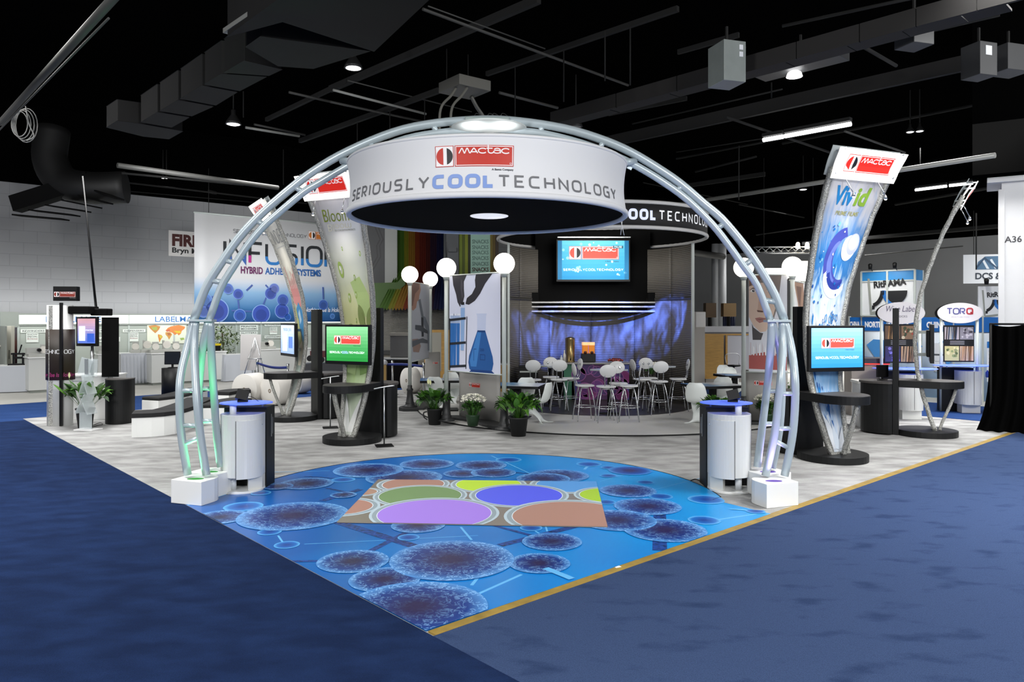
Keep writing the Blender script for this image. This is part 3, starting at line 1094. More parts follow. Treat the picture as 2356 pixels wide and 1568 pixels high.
for a in [(507, 1193, 62), (885, 1337, 82), (962, 1212, 62), (812, 1295, 82), (675, 1189, 125), (705, 1115, 61), (930, 1101, 88), (848, 1084, 80), (982, 1070, 62),
          (1065, 1092, 45), (1107, 1073, 59), (1135, 1090, 52), (1285, 1097, 70), (1250, 1104, 62), (1445, 1132, 65), (1490, 1168, 77), (1530, 1223, 95),
          (1420, 1200, 90), (1270, 1250, 69), (1241, 1300, 71), (1040, 1291, 143), (958, 1402, 165), (640, 1122, 34), (790, 1142, 30)]:
    disc_on_floor(*a, 1)
rod_on_floor(1255, 1312, 1316, 1337, .07, 5)
o = mb.build('floor_graphic', fmats)
e = MB(); e.tube([(x, y, .016) for x, y in outline[2:-1]], .006, 6); e.build('cut_edge', mat('seam_dark', '#26282c', .8), o)
tag(o, 'glossy blue floor print of molecules reaching the front corner of the stand', 'floor graphic')

# projected picture in the middle of the print, its light painted as colour
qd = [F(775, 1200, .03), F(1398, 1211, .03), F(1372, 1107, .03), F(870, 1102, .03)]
t = thing('painted_projection', 'projected picture of coloured circles painted on a thin panel over the blue print', 'floor mat')
mb = MB(); mb.prism([(p.x, p.y) for p in qd], .021, .03); mb.build('projection_base', mat('projection_grey', '#857d73', .35), t)
pr = Print()
lay = 1
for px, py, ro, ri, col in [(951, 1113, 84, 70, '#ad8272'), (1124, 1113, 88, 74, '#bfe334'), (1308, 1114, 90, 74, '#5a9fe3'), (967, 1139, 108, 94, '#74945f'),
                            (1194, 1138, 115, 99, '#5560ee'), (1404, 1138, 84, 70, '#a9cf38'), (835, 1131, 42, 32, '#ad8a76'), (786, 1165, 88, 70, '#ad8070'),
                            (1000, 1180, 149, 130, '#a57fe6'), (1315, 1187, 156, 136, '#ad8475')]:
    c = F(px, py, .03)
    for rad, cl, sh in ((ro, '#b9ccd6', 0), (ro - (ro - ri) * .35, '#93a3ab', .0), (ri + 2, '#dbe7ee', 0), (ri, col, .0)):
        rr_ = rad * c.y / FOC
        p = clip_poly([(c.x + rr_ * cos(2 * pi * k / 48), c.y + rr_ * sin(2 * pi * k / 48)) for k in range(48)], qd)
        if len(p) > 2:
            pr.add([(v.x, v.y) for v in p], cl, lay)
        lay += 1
pr.build('painted_circles', t, lambda x, y, k: (x, y, .0302 + k), lift=.00004)

# ================================================================== arch
t = thing('arch_truss', 'tall silver tube arch spanning the blue floor print', 'arch', ((-3.88 + 3.13) / 2, 9.15, 0))
off = -Vector(t.location)
DF, DA, DR = 9.2, 9.35, 9.62      # depth of the front feet, of the arch and of the rear feet


def trace(pts):
    return [A(x, y, d) + off for x, y, d in pts]


outer = trace([(446, 735, DA), (472, 665, DA), (506, 609, DA), (549, 548, DA), (588, 505, DA), (622, 473, DA), (684, 421, DA), (725, 391, DA), (780, 358, DA), (855, 323, DA), (929, 297, DA),
               (1004, 283, DA), (1071, 277, DA), (1122, 275, DA), (1172, 277, DA), (1247, 286, DA), (1322, 301, DA), (1396, 325, DA), (1452, 350, DA), (1508, 383, DA), (1564, 421, DA), (1620, 469, DA), (1660, 503, DA),
               (1706, 557, DA), (1743, 609, DA), (1781, 675, DA), (1804, 735, DA)])
inner = trace([(482, 735, DA), (508, 662, DA), (537, 614, DA), (569, 565, DA), (605, 522, DA), (637, 493, DA), (698, 442, DA), (733, 421, DA), (790, 387, DA), (862, 346, DA), (935, 319, DA), (1004, 306, DA),
               (1071, 299, DA), (1122, 297, DA), (1180, 299, DA), (1254, 308, DA), (1340, 330, DA), (1415, 358, DA), (1471, 385, DA), (1527, 419, DA), (1583, 460, DA), (1639, 516, DA), (1674, 560, DA), (1711, 612, DA), (1743, 658, DA), (1772, 735, DA)])
for name, pts in (('outer_chord', outer), ('inner_chord', inner)):
    mb = MB(); mb.tube(smooth_path(pts, 3), .052 if name[0] == 'o' else .045, 14); mb.build(name, TRUSS, t)
legs = {
    'lA': [(446, 735, DA), (433, 790, DA - .03), (418, 850, DF + .05), (413, 900, DF), (416, 990, DF), (432, 1092, DF)],
    'lB': [(450, 735, DA), (447, 790, DA - .02), (449, 850, DF + .06), (453, 920, DF), (461, 1000, DF), (475, 1092, DF)],
    'lC': [(480, 735, DA), (468, 790, DA + .03), (461, 850, DR - .1), (458, 905, DR), (460, 990, DR), (470, 1073, DR)],
    'lD': [(484, 735, DA), (486, 800, DA + .05), (489, 860, DR - .1), (493, 920, DR), (499, 1000, DR), (508, 1073, DR)],
    'rA': [(1804, 735, DA), (1820, 796, DA - .03), (1829, 868, DF), (1829, 935, DF), (1822, 1010, DF), (1805, 1094, DF)],
    'rB': [(1800, 735, DA), (1801, 790, DA - .02), (1797, 860, DF), (1791, 921, DF), (1782, 1000, DF), (1761, 1094, DF)],
    'rC': [(1776, 735, DA), (1773, 800, DA + .03), (1769, 850, DR - .1), (1764, 900, DR), (1754, 980, DR), (1742, 1073, DR)],
    'rD': [(1773, 735, DA), (1786, 770, DA + .04), (1795, 812, DR - .1), (1799, 900, DR), (1793, 990, DR), (1777, 1076, DR)],
}
for k, v in legs.items():
    mb = MB(); mb.tube(smooth_path(trace(v), 4), .048, 14); mb.build('leg', TRUSS, t)
for x1, y1, x2, y2 in [(446, 737, 482, 737), (1772, 738, 1804, 738)]:
    a, b = A(x1, y1, DA) + off, A(x2, y2, DA) + off
    mb = MB(); mb.bar(a - Vector((.06, 0, 0)), b + Vector((.06, 0, 0)), .16, .03); mb.build('joint_plate', TRUSS, t, bevel=.005)
for x1, y1, d1, x2, y2, d2 in [(414, 898, DF, 452, 898, DF), (419, 978, DF, 458, 979, DF), (424, 1020, DF, 464, 1004, DF), (459, 893, DR, 491, 893, DR), (460, 968, DR, 496, 968, DR),
                               (1829, 905, DF, 1793, 905, DF), (1825, 985, DF, 1784, 985, DF), (1815, 1030, DF, 1780, 1012, DF), (1764, 899, DR, 1799, 899, DR), (1755, 974, DR, 1796, 974, DR)]:
    mb = MB(); mb.tube([A(x1, y1, d1) + off, A(x2, y2, d2) + off], .028, 10); mb.build('rung', TRUSS, t)
for x1, y1, x2, y2 in [(518, 598, 545, 606), (590, 505, 610, 520), (675, 428, 698, 442), (850, 326, 862, 346), (994, 284, 1006, 306), (1247, 286, 1244, 307), (1388, 322, 1380, 345), (1572, 425, 1556, 440),
                       (1667, 514, 1646, 527), (1731, 596, 1711, 612), (1790, 695, 1757, 690), (485, 645, 520, 650)]:
    mb = MB(); mb.tube([A(x1, y1, DA) + off, A(x2, y2, DA) + off], .035, 10); mb.build('rung', TRUSS, t)
mb = MB(); mb.bar(A(1071, 283, DA) + off, A(1172, 283, DA) + off, .2, .11); mb.build('crown_box', mat('crown_box_paint', '#93a19f', .4, .3), t, bevel=.008)
for x in (1079, 1163):
    mb = MB(); q = A(x, 281, DA - .105) + off; mb.lathe([(.022, 0), (.022, .012)], q, 14, M=Matrix.Rotation(pi / 2, 3, 'X')); mb.build('crown_bolt', BLACK, t)
mb = MB()
for k, x in enumerate([1090, 1120, 1130, 1150]):
    q = A(x, 270, DA) + off
    mb.tube(smooth_path([q, q + Vector((.03, 0, .05)), q + Vector((.08, 0, .03)), q + Vector((.12, 0, -.02))]), .006, 6)
mb.build('crown_wiring', BLACK, t)
mb = MB(); q = A(1125, 300, DA) + off
mb.lathe([(.001, -.03), (.3, -.02), (.46, .01), (.47, .03), (.3, .05), (.001, .055)], q, 40); mb.build('crown_dish', mat('dish_white', '#dfe6e6', .3), t)

lamp('POINT', 'crown_light', A(1085, 312, DA - .3) + off, 4, (1, 1, 1), parent=t, shadow_soft_size=.05)
lamp('POINT', 'crown_light', A(1165, 312, DA - .3) + off, 4, (1, 1, 1), parent=t, shadow_soft_size=.05)

# base blocks, with the coloured uplights inside them
def base_block(par, cx_, cy_, rot, mirror, lampcol, lampname):
    out = [(-.23, -.2), (.23, -.2)] + [(.23, .02)] + arc(0, .02, .23, .2, 0, 180, 10)[1:]
    mb = MB(); R = Matrix.Rotation(rot, 3, 'Z')
    mb.prism(out, .016, .30, M=R, c=(cx_, cy_, 0)); mb.build('base_block', WHITE_LAM, par, bevel=.006)
    mb = MB(); mb.lathe([(.10, .2985), (.10, .302)], (cx_, cy_ - .08, 0), 24, sy=.55); mb.build('light_port', mat('port_' + lampname, lampcol, .4, emit=.12), par)
    return cx_, cy_


for x, y, d, rot, col, ln, lc, e in [(456, 0, DF, -.35, '#1f7f1f', 'green', (.15, 1, .3), 110), (489, 0, DR, -.35, '#1f7f1f', 'green', (.15, 1, .3), 110),
                                    (1775, 0, DF - .12, .35, '#5a3a9f', 'violet', (.45, .3, 1), 80), (1762, 0, DR, .35, '#5a3a9f', 'violet', (.45, .3, 1), 80)]:
    p = Vector(((x - CX) / FOC * d, d, 0)) + off
    base_block(t, p.x, p.y, rot, False, col, ln)
    lamp('SPOT', 'uplight_' + ln, (p.x + .0, p.y - .0, .34), e, lc, (p.x, p.y, 3.0), parent=t, spot_size=radians(60), spot_blend=.8, shadow_soft_size=.06)

# ================================================================== ring sign on the arch
DC, DRAD, ZB, ZT = Vector((-.30, 9.3, 0)), 1.70, 3.50, 4.10
t = thing('ring_sign', 'big white fabric ring sign with red logo hanging inside the arch', 'hanging sign', DC)


def drum_r(z):
    f = (z - ZB) / (ZT - ZB)
    return DRAD * (1 - .02 * sin(pi * f))


mb = MB()
mb.grid(lambda u, v: (drum_r(ZB + (ZT - ZB) * v) * cos(2 * pi * u), drum_r(ZB + (ZT - ZB) * v) * sin(2 * pi * u), ZB + (ZT - ZB) * v), 96, 12)
mb.grid(lambda u, v: ((drum_r(ZB + (ZT - ZB) * v) - .03) * cos(2 * pi * u), (drum_r(ZB + (ZT - ZB) * v) - .03) * sin(2 * pi * u), ZB + (ZT - ZB) * v), 96, 6, flip=True)
FAB = mat('white_sign_fabric', '#dedfe1', .6)
mb.build('fabric_band', FAB, t)
for z, r in ((ZB, .035), (ZT, .02)):
    mb = MB(); mb.tube([((DRAD - .012) * cos(2 * pi * k / 96), (DRAD - .012) * sin(2 * pi * k / 96), z) for k in range(96)], r, 10, closed=True); mb.build('hem', FAB, t)
mb = MB(); mb.lathe([(DRAD - .05, ZB + .005), (DRAD - .05, ZB + .03)], n=96); mb.build('underside', mat('black_fabric', '#0a0a09', .95, spec=.05), t)
mb = MB(); mb.lathe([(.001, -.01), (.22, -.006), (.235, 0), (.235, .02)], (.02, -.05, ZB + .0), 36); mb.build('projector_port', mat('port_white', '#e8e8e8', .4, emit=.8), t)
pr = Print()
pr.logo(-.485, .29, .80)
pr.tagline(-1.86, .085, .108, .0205, total=3.62)


def on_drum(x, y, k):
    a = -pi / 2 + x / 1.66
    r = drum_r(ZB + y) + .004 + k
    return (r * cos(a), r * sin(a), ZB + y)


pr.build('sign_lettering', t, on_drum, cutx=[-2 + .05 * i for i in range(80)], cuty=[.05 * i for i in range(13)])
for sx in (-1, 1):
    mb = MB()
    if sx < 0:
        a, b = A(786, 370, DA), A(826, 371, DA - .15)
    else:
        a, b = A(1461, 372, DA), A(1424, 373, DA - .15)
    mb.tube([a - DC, b - DC], .045, 12)
    c = A(795, 385, DA) if sx < 0 else A(1447, 389, DA)
    mb.bar(a - DC + Vector((-.04 * sx, 0, -.02)), c - DC, .02, .06)
    mb.build('support_arm', TRUSS, t)
for x, y, x2, y2 in [(1432, 505, 1428, 540), (1428, 505, 1436, 541)]:
    mb = MB(); mb.tube([A(x, y, 10.2) - DC, A(x2, y2, 10.2) - DC], .005, 6); mb.build('tie_cord', mat('white_cord', '#dddddd', .6), t)

# ================================================================== tall display pylons
def interp(tab, z):
    for (z0, v0), (z1, v1) in zip(tab, tab[1:]):
        if z <= z1:
            f = max(0, (z - z0) / (z1 - z0))
            f = f * f * (3 - 2 * f) * .3 + f * .7
            return v0 + (v1 - v0) * f
    return tab[-1][1]


PATH = [(.12, 0.0), (.45, -.10), (.81, -.20), (1.25, -.29), (1.76, -.33), (2.2, -.31), (2.67, -.24), (3.1, -.12), (3.4, -.02), (3.8, .12), (4.16, .28), (4.5, .45), (4.78, .62)]
WID = [(.12, .20), (1.0, .31), (1.8, .38), (2.9, .455), (3.8, .54), (4.5, .61), (4.78, .63)]


def ribbon(z, k=0.0):
    s = interp(PATH, z)
    ds = (interp(PATH, z + .03) - interp(PATH, z - .03)) / .06
    n = Vector((1, 0, -ds)).normalized()
    return Vector((s, 0, z)) + n * k


def screen_art(pr, w, h, top, bottom, logo=True, tag=True):
    """a lit screen picture, lower left at -w/2, -h/2"""
    N = 10
    def mixc(f):
        a, b = srgb_i(bottom), srgb_i(top)
        return '#%02x%02x%02x' % tuple(int(a[i] + (b[i] - a[i]) * f) for i in range(3))
    for k in range(N):
        pr.rect(-w / 2, -h / 2 + h * k / N, w / 2, -h / 2 + h * (k + 1) / N, mixc((k + .5) / N), 0)
    if logo:
        pr.logo(-w * .31, -h * .01, w * .64, 2, red='#d8443a', tagcol='#22303a')
    if tag:
        pr.tagline(-w * .42, -h * .27, h * .05, h * .011, 2, '#f2f6fa', '#9fc4f0', total=w * .84)


def srgb_i(c):
    c = c.lstrip('#')
    return [int(c[i:i + 2], 16) for i in (0, 2, 4)]


def monitor(par, pos, w, h, yaw, art, emit=1.0, depth=.07):
    """bezel facing local +x; art(print) fills it"""
    R = Matrix.Rotation(yaw, 3, 'Z')
    mb = MB(); mb.box(pos, (depth, w, h), yaw); bz = mb.build('monitor', BLACK, par, bevel=.01)
    mb = MB(); mb.box(Vector(pos) + R @ Vector((-depth * .8, 0, 0)), (depth, w * .7, h * .7), yaw); mb.build('monitor_back', BLACK, bz, bevel=.02)
    pr = Print(); art(pr, w - .08, h - .10)
    f = flat(Vector(pos) + R @ Vector((depth / 2 + .001, 0, .012)), R @ Vector((0, 1, 0)), (0, 0, 1))
    pr.build('screen', bz, f, emit=emit)
    return bz


def pylon(label, base, ang, panel_mat, art, scr, lit=True, monitor_yaw=0.0, wscale=1.0):
    t = thing('display_pylon', label, 'display kiosk', (base.x, base.y, 0), ang, 'tall curved display pylons')
    ww = lambda z: interp(WID, z) * wscale
    # foot, shelf, slab, storage
    mb = MB(); mb.prism(circle(-.14, 0, .54, 40, .52), .014, .125); mb.build('base_disc', [BLACK_LAM], t, bevel=.006)
    mb = MB(); mb.prism([(-.60, -.30)] + arc(-.06, 0, .55, .40, -75, 75, 20) + [(-.60, .30)], .93, 1.06); mb.build('shelf', BLACK_LAM, t, bevel=.006)
    mb = MB(); mb.prism([(-.60, -.295)] + arc(-.06, 0, .54, .395, -75, 75, 20) + [(-.60, .295)], 1.0605, 1.064); mb.build('shelf_top', GREY_TOP, t)
    mb = MB(); mb.box((-.655, 0, 1.225), (.105, .56, 2.42)); mb.build('slab', BLACK_LAM, t, bevel=.004)
    mb = MB(); mb.prism([(-.71, .36)] + arc(-.78, 0, .5, .40, 90, 270, 18) + [(-.71, -.36)], .04, .99); mb.build('storage_cabinet', BLACK_LAM, t, bevel=.004)
    mb = MB(); mb.prism([(-.71, .38)] + arc(-.78, 0, .53, .42, 90, 270, 18) + [(-.71, -.38)], .99, 1.03); mb.build('storage_top', GREY_TOP, t)
    # curved leg under the shelf
    mb = MB(); P = smooth_path([(.36, .0, .93), (.30, 0, .72), (.20, 0, .45), (.12, 0, .25), (.09, 0, .12)], 5)
    mb.grid(lambda u, v: P[min(len(P) - 1, int(round(v * (len(P) - 1))))] + Vector((0, -.035 + .07 * u, 0)), 1, len(P) - 1); mb.build('shelf_leg', HAMMER, t, solid=.05)
    # curved panel with hammered edges
    Z0, Z1 = .125, 4.74
    mb = MB(); mb.grid(lambda u, v: ribbon(Z0 + (Z1 - Z0) * v) + Vector((0, (2 * u - 1) * (ww(Z0 + (Z1 - Z0) * v) - .02), 0)), 2, 60)
    pan = mb.build('curved_panel', panel_mat, t, solid=.012)
    for s in (-1, 1):
        mb = MB(); ph = random.random() * 9
        for face in (0,):
            mb.grid(lambda u, v: ribbon(Z0 + (Z1 - .25 - Z0) * v, .0) + Vector((0, s * (ww(Z0 + (Z1 - Z0) * v) - .035 + (u - .5) * .07), 0)), 1, 90)
        mb.build('hammered_edge', HAMMER, t, solid=.075)
    mb = MB(); mb.box((0, 0, .14), (.08, ww(.12) * 2, .03)); mb.build('hammered_foot', HAMMER, t)
    if art:
        pr = Print(); art(pr)
        pr.build('panel_print', pan, lambda x, y, k: ribbon(y, .0075 + k) + Vector((0, x * (ww(y) - .07), 0)), cuty=[.2 + .12 * i for i in range(36)], clip=(-1, 1, .16, 4.33), lift=.0015)
    # lit sign plates at the top
    for nm, kk, mm in (('sign_plate', .075, LIT_WHITE), ('back_plate', -.075, CLEAR)):
        mb = MB(); mb.grid(lambda u, v: ribbon(4.36 + .40 * v, kk) + Vector((0, (2 * u - 1) * (.64 + .04 * v) * wscale, 0)), 1, 6)
        sg = mb.build(nm, mm, t, solid=.012)
        if nm == 'sign_plate':
            pr = Print(); pr.logo(-.46, .10, .92, 1, red='#e0281c', tag_line=False)
            pr.build('sign_logo', sg, lambda x, y, k: ribbon(4.36 + y, kk + .008 + k) + Vector((0, x * wscale, 0)), emit=.35, cuty=[.1 * i for i in range(6)])
    for sy in (-1, 1):
        for z in (4.40, 4.72):
            mb = MB(); c = ribbon(z, 0); mb.tube([c + Vector((-.09, sy * .58 * wscale, 0)), c + Vector((.10, sy * .58 * wscale, 0))], .016, 10); mb.build('stand_off', STEEL, t)
    for sy in (-.35, .30):
        mb = MB(); c = ribbon(4.40, .02); e = ribbon(4.22, .28)
        mb.tube([c + Vector((0, sy, 0)), e + Vector((0, sy + .05, 0))], .008, 6)
        mb.lathe([(.028, -.05), (.018, .0), (.006, .02)], e + Vector((0, sy + .05, 0)), 12)
        sp_ = mb.build('spot_lamp', STEEL, t)
        mb = MB(); mb.ball(e + Vector((0, sy + .05, -.045)), .02, 10); mb.build('spot_bulb', mat('spot_lit', '#ffe9c8', .4, emit=14), sp_)
    if lit:
        c = ribbon(4.3, .45)
        lamp('SPOT', 'pylon_light', c, 42, (1, .95, .88), None, parent=t, spot_size=radians(95), spot_blend=.8, shadow_soft_size=.08).rotation_euler = (0, radians(22), 0)
    # monitor on two brackets
    for z in (1.55, 1.98):
        mb = MB(); mb.bar(ribbon(z, 0), Vector((-.10, 0, z)), .05, .06); mb.build('bracket', ALU, t)
    monitor(t, (-.05, -.02, 1.77), 1.02, .72, monitor_yaw, scr, emit=.85)
    return t


def art_vivid(p):
    p.text('Viv', -.72, 4.00, .26, '#1b7dbd', 3, bold=.035, shear=.12, align='l', width=.78)
    p.text('id', .10, 4.00, .26, '#86ad36', 3, bold=.035, shear=.12, align='l', width=.55)
    p.text('PRIME FILMS', -.02, 3.84, .065, '#a7a566', 3, bold=.01, shear=.15, width=.98)
    # the wave: a dark crescent curling round a pale bottle cap
    cres = arc(.25, 3.15, .78, .52, 95, 300, 22) + arc(.42, 3.20, .52, .34, 290, 100, 18)
    p.add(cres, '#4550ad', 1)
    p.add(arc(.18, 3.12, .55, .36, 110, 260, 16) + arc(.34, 3.16, .50, .32, 250, 115, 14), '#6d7fd0', 2)
    p.add(arc(.25, 2.98, .70, .42, 185, 320, 16) + arc(.30, 3.06, .62, .36, 318, 190, 16), '#dfe6f6', 2)
    p.add(arc(.25, 2.98, .52, .26, 185, 320, 16) + arc(.30, 3.02, .44, .22, 318, 190, 16), '#2b3f9c', 3)
    p.disc(.52, 3.36, .34, '#eceef8', 3, .20); p.disc(.66, 3.42, .28, '#b9bfe0', 4, .165); p.disc(.66, 3.45, .22, '#c9cde8', 5, .125)
    rnd = random.Random(4)
    for k in range(36):
        x, y = rnd.uniform(-.92, .75), rnd.uniform(2.35, 3.75)
        if x > .15 and y > 3.0:
            continue
        r = rnd.uniform(.015, .06)
        p.add([(x + r * cos(a) * rnd.uniform(.6, 1.6), y + r * .7 * sin(a) * rnd.uniform(.5, 1.3)) for a in [2 * pi * i / 7 for i in range(7)]], rnd.choice(['#f1f7fd', '#0f6fbf', '#0b4f9f', '#7fc0e8', '#2a86cf']), 6)
    for k in range(26):
        x, y, r = rnd.uniform(-.6, .85), rnd.uniform(1.95, 2.35), rnd.uniform(.03, .075)
        p.ring(x, y, r * .6, r, rnd.choice(['#2a6fb4', '#5d9fd6']), 6, 1.0, 12)
    for k in range(34):
        x, y = rnd.uniform(-.95, -.2) if rnd.random() < .6 else rnd.uniform(-.3, .6), rnd.uniform(.55, 2.3)
        r = rnd.uniform(.03, .12)
        if y > 1.35 and x > -.3:
            continue
        p.add([(x + r * cos(a) * rnd.uniform(.5, 1.3), y + r * 1.1 * sin(a) * rnd.uniform(.5, 1.5)) for a in [2 * pi * i / 8 for i in range(8)]], rnd.choice(['#1667b5', '#1c7fc9', '#0f4f9a', '#eaf4fc']), 6)
    p.add([(-.9, .75), (.2, .30), (.95, .55), (.95, .2), (-.9, .2)], '#eef4fb', 7)
    p.add([(-.2, .62), (.35, .28), (.0, .18), (-.5, .2)], '#dbe7f4', 8)


def leaf2(p, x, y, ln, wd, ang, col, lay):
    c, s = cos(ang), sin(ang)
    pts = [(t, wd * sin(pi * t) ** .8) for t in [i / 10 for i in range(11)]] + [(t, -wd * sin(pi * t) ** .8) for t in [1 - i / 10 for i in range(1, 10)]]
    p.add([(x + (a * ln * c - b * ln * s) * 1.6, y + (a * ln * s + b * ln * c)) for a, b in pts], col, lay)


def art_bloom(p):
    p.text('Bloom', -.14, 3.97, .22, '#7f8f2e', 3, bold=-.004, shear=.18, width=1.30)
    p.text('Bloom', -.10, 3.93, -.13, '#d9d6c2', 2, bold=-.004, shear=-.1, width=1.25)
    p.text('BIO CONSCIENTIOUS PRODUCTS', .15, 3.80, .034, '#8b8b80', 3, width=1.05)
    p.add([(-.2, 2.9), (.45, 3.0), (.9, 2.65), (1, 2.2), (.2, 2.35)], '#bcd28a', 1)
    for a in [(.15, 2.50, .50, .30, -1.2), (.95, 2.45, .42, .26, -1.9), (-.1, 1.95, .55, .30, -.1), (-.75, 2.12, .46, .26, -.5)]:
        leaf2(p, *a, '#8a9a5a', 3)
    p.stroke([(.35, 2.35), (.75, 1.95), (.95, 1.7)], .03, '#7c8a4e', 4)
    for x, y, r in [(-.62, 3.13, .15), (.15, 2.98, .06), (.05, 2.67, .07), (-.42, 2.62, .09), (-.1, 2.2, .05), (-.25, 3.5, .04), (.7, 3.4, .05)]:
        p.ring(x, y, r * .55, r, '#9db65c', 3, 1.0, 16); p.disc(x - r * .2, y + r * .2, r * .3, '#eef3df', 4)
    p.add([(-.95, 1.25), (-.2, 1.2), (.1, 1.7), (-.2, 1.75), (-.95, 1.7)], '#a9c183', 2)
    p.add([(.1, 1.5), (.95, 1.45), (.95, 1.25), (.3, 1.2)], '#7fa05a', 2)
    p.add([(-.9, .85), (.0, .35), (.9, .85), (.95, .2), (-.95, .2)], '#f4f5f1', 5)
    p.add([(-.5, .60), (.0, .35), (-.1, .2), (-.6, .25)], '#d9dcd8', 6)


def art_indie(p):
    p.text('INDIE', .0, 3.88, .30, '#8d8f90', 3, bold=-.01, width=1.5)
    p.rect(-.8, 3.80, .8, 3.82, '#c9c9c6', 3)
    rnd = random.Random(8)
    p.add([(-.95, 2.95), (.95, 3.0), (.95, 2.55), (.2, 2.45), (-.95, 2.6)], '#d98f8c', 2)
    for k in range(16):
        x = -.9 + k * .12
        p.rect(x, 2.9, x + .07, 3.0 + rnd.uniform(.05, .4), '#d98f8c' if k % 3 else '#f3efe6', 3)
    p.add([(-.6, 2.45), (.1, 2.6), (.8, 2.4), (.9, 1.9), (.5, 1.7), (.0, 1.9), (-.6, 2.2)], '#3f8fc6', 4)
    p.add([(-.3, 2.35), (.15, 2.45), (.3, 2.2), (-.1, 2.1)], '#b7d8ee', 5)
    p.add([(-.95, 2.5), (-.6, 2.4), (.1, 1.7), (-.4, 1.5), (-.95, 1.9)], '#b9bd7e', 4)
    p.add([(-.6, 1.6), (.2, 1.75), (.9, 1.5), (.5, 1.2), (-.4, 1.2)], '#e9e2c9', 5)


PV = ramp_mat('panel_water_print', [(.0, '#eef3f9'), (.20, '#8fb9e4'), (.33, '#6aa9dd'), (.46, '#e8eef6'), (.56, '#bcd7ee'), (.62, '#2f80c8'), (.70, '#4a8fd2'), (.80, '#a6b9d6'), (.88, '#d9d8dc'), (1, '#dfdcda')], noise=(6, .36, 9, 2.2))
PB = ramp_mat('panel_garden_print', [(0, '#e9ece6'), (.25, '#9cb877'), (.36, '#c9cf8f'), (.50, '#d9dba3'), (.62, '#dfe3cd'), (.8, '#dcdcdc'), (1, '#dbd3d8')], noise=(3, .12))
PI = ramp_mat('panel_pastel_print', [(0, '#dfe3e2'), (.3, '#9db5a5'), (.42, '#c3cdb2'), (.6, '#dcdac9'), (1, '#dddbd8')], noise=(3, .1))
PW = ramp_mat('panel_pale_print', [(0, '#cfd4d4'), (1, '#dadada')])

bV, bB, bI, bT = F(1931, 1061), F(799, 1019), F(660, 967), F(2150, 1003)
pylon('tall curved pylon with blue water print and lettering Vivid', bV, radians(-67.4), PV, art_vivid, lambda p, w, h: screen_art(p, w, h, '#8fc0ea', '#1f7fd6'), monitor_yaw=radians(-8))
pylon('tall curved pylon with pale green leaf print and green screen', bB, radians(-117), PB, art_bloom, lambda p, w, h: screen_art(p, w, h, '#8fd39a', '#1d8a35'), monitor_yaw=radians(0), wscale=.92)
pylon('tall curved pylon with pastel print behind the left arch leg', bI, radians(-150.3), PI, art_indie, lambda p, w, h: (screen_art(p, w, h, '#cfdcee', '#8fa9d8', False, False), p.text('mactac plus', 0, h * .3, .09, '#6f86b8', 2), p.rect(-w * .35, -h * .42, -w * .02, h * .22, '#f2f5fb', 2), p.rect(w * .1, -h * .3, w * .4, h * .1, '#5c7fc4', 2)), monitor_yaw=radians(4))
pylon('tall curved pylon seen edge on beside the black curtain', bT, radians(-28), PW, None, lambda p, w, h: screen_art(p, w, h, '#8fc0ea', '#1f7fd6'), wscale=.62)


# ================================================================== white cabinets with blue glass tops by the arch feet
def front_cabinet(label, x, d, mir):
    t = thing('kiosk_cabinet', label, 'cabinet', (x, d, 0.014), 0, 'white cabinets with blue glass tops')
    m = mir
    body = arc(0, 0, .265, .26, 180, 360, 18)            # curved towards the camera
    fix = lambda o: [(px * m, py) for px, py in (o if m > 0 else reversed(o))]
    mb = MB(); mb.prism(fix(body + [(.265, .12), (-.265, .12)]), .20, 1.0); mb.build('body', mat('gloss_white', '#d6d8d8', .15), t, bevel=.008)
    mb = MB(); mb.prism(fix(arc(0, -.005, .272, .272, 275, 358, 12) + [(.262, .0)] + arc(0, -.005, .258, .256, 357, 276, 12)), .19, .93); d_ = mb.build('door', mat('gloss_white', '#d6d8d8', .15), t)
    sa = radians(275); mb = MB(); mb.box((.2735 * cos(sa) * m - .004 * m, .2735 * sin(sa) - .002, .56), (.006, .006, .74)); mb.build('door_gap', mat('gap_dark', '#3a3b3d', .6), d_)
    mb = MB(); mb.lathe([(.008, 0), (.008, .02)], (.267 * m, -.03, .86), 10, M=Matrix.Rotation(pi / 2 * m, 3, 'Y')); mb.lathe([(.006, 0), (.006, .01)], (.262 * m, -.03, .68), 10, M=Matrix.Rotation(pi / 2 * m, 3, 'Y')); mb.build('door_knob', STEEL, d_)
    mb = MB(); mb.prism(fix(body + [(.265, .12), (-.265, .12)]), 0.0, .03); mb.build('foot_plate', WHITE_LAM, t, bevel=.004)
    mb = MB(); mb.prism(fix([(.14, -.17), (.26, .0), (.26, .12), (.08, .12), (.05, .05)]), .03, .20); mb.build('foot_panel', mat('foot_white', '#d9d9d4', .4), t)
    mb = MB(); mb.tube([(-.08 * m, -.10, .03), (-.08 * m, -.10, .2)], .042, 16); mb.tube([(-.08 * m, -.10, 1.0), (-.08 * m, -.10, 1.115)], .042, 16); mb.build('post', mat('frosted_post', '#dadde0', .3), t)
    mb = MB(); mb.box((.0, .29, .53), (.56, .34, 1.06)); bc = mb.build('back_cabinet', BLACK_LAM, t, bevel=.004)
    mb = MB(); mb.box((.285 * m, .30, .80), (.006, .03, .3)); mb.box((.30 * m, .30, .80), (.012, .012, .22)); mb.build('handle', STEEL, bc)
    mb = MB(); mb.lathe([(.30, 1.118), (.338, 1.122), (.338, 1.132), (.30, 1.136)], (.03 * m, .07, 0), 48, sy=.80); mb.build('glass_top', BLUE_GLASS, t)
    for q in ((.2, .2), (-.15, .22)):
        mb = MB(); mb.tube([(q[0] * m, q[1], 1.06), (q[0] * m, q[1], 1.12)], .014, 10); mb.build('glass_stand_off', CLEAR, t)
    return t


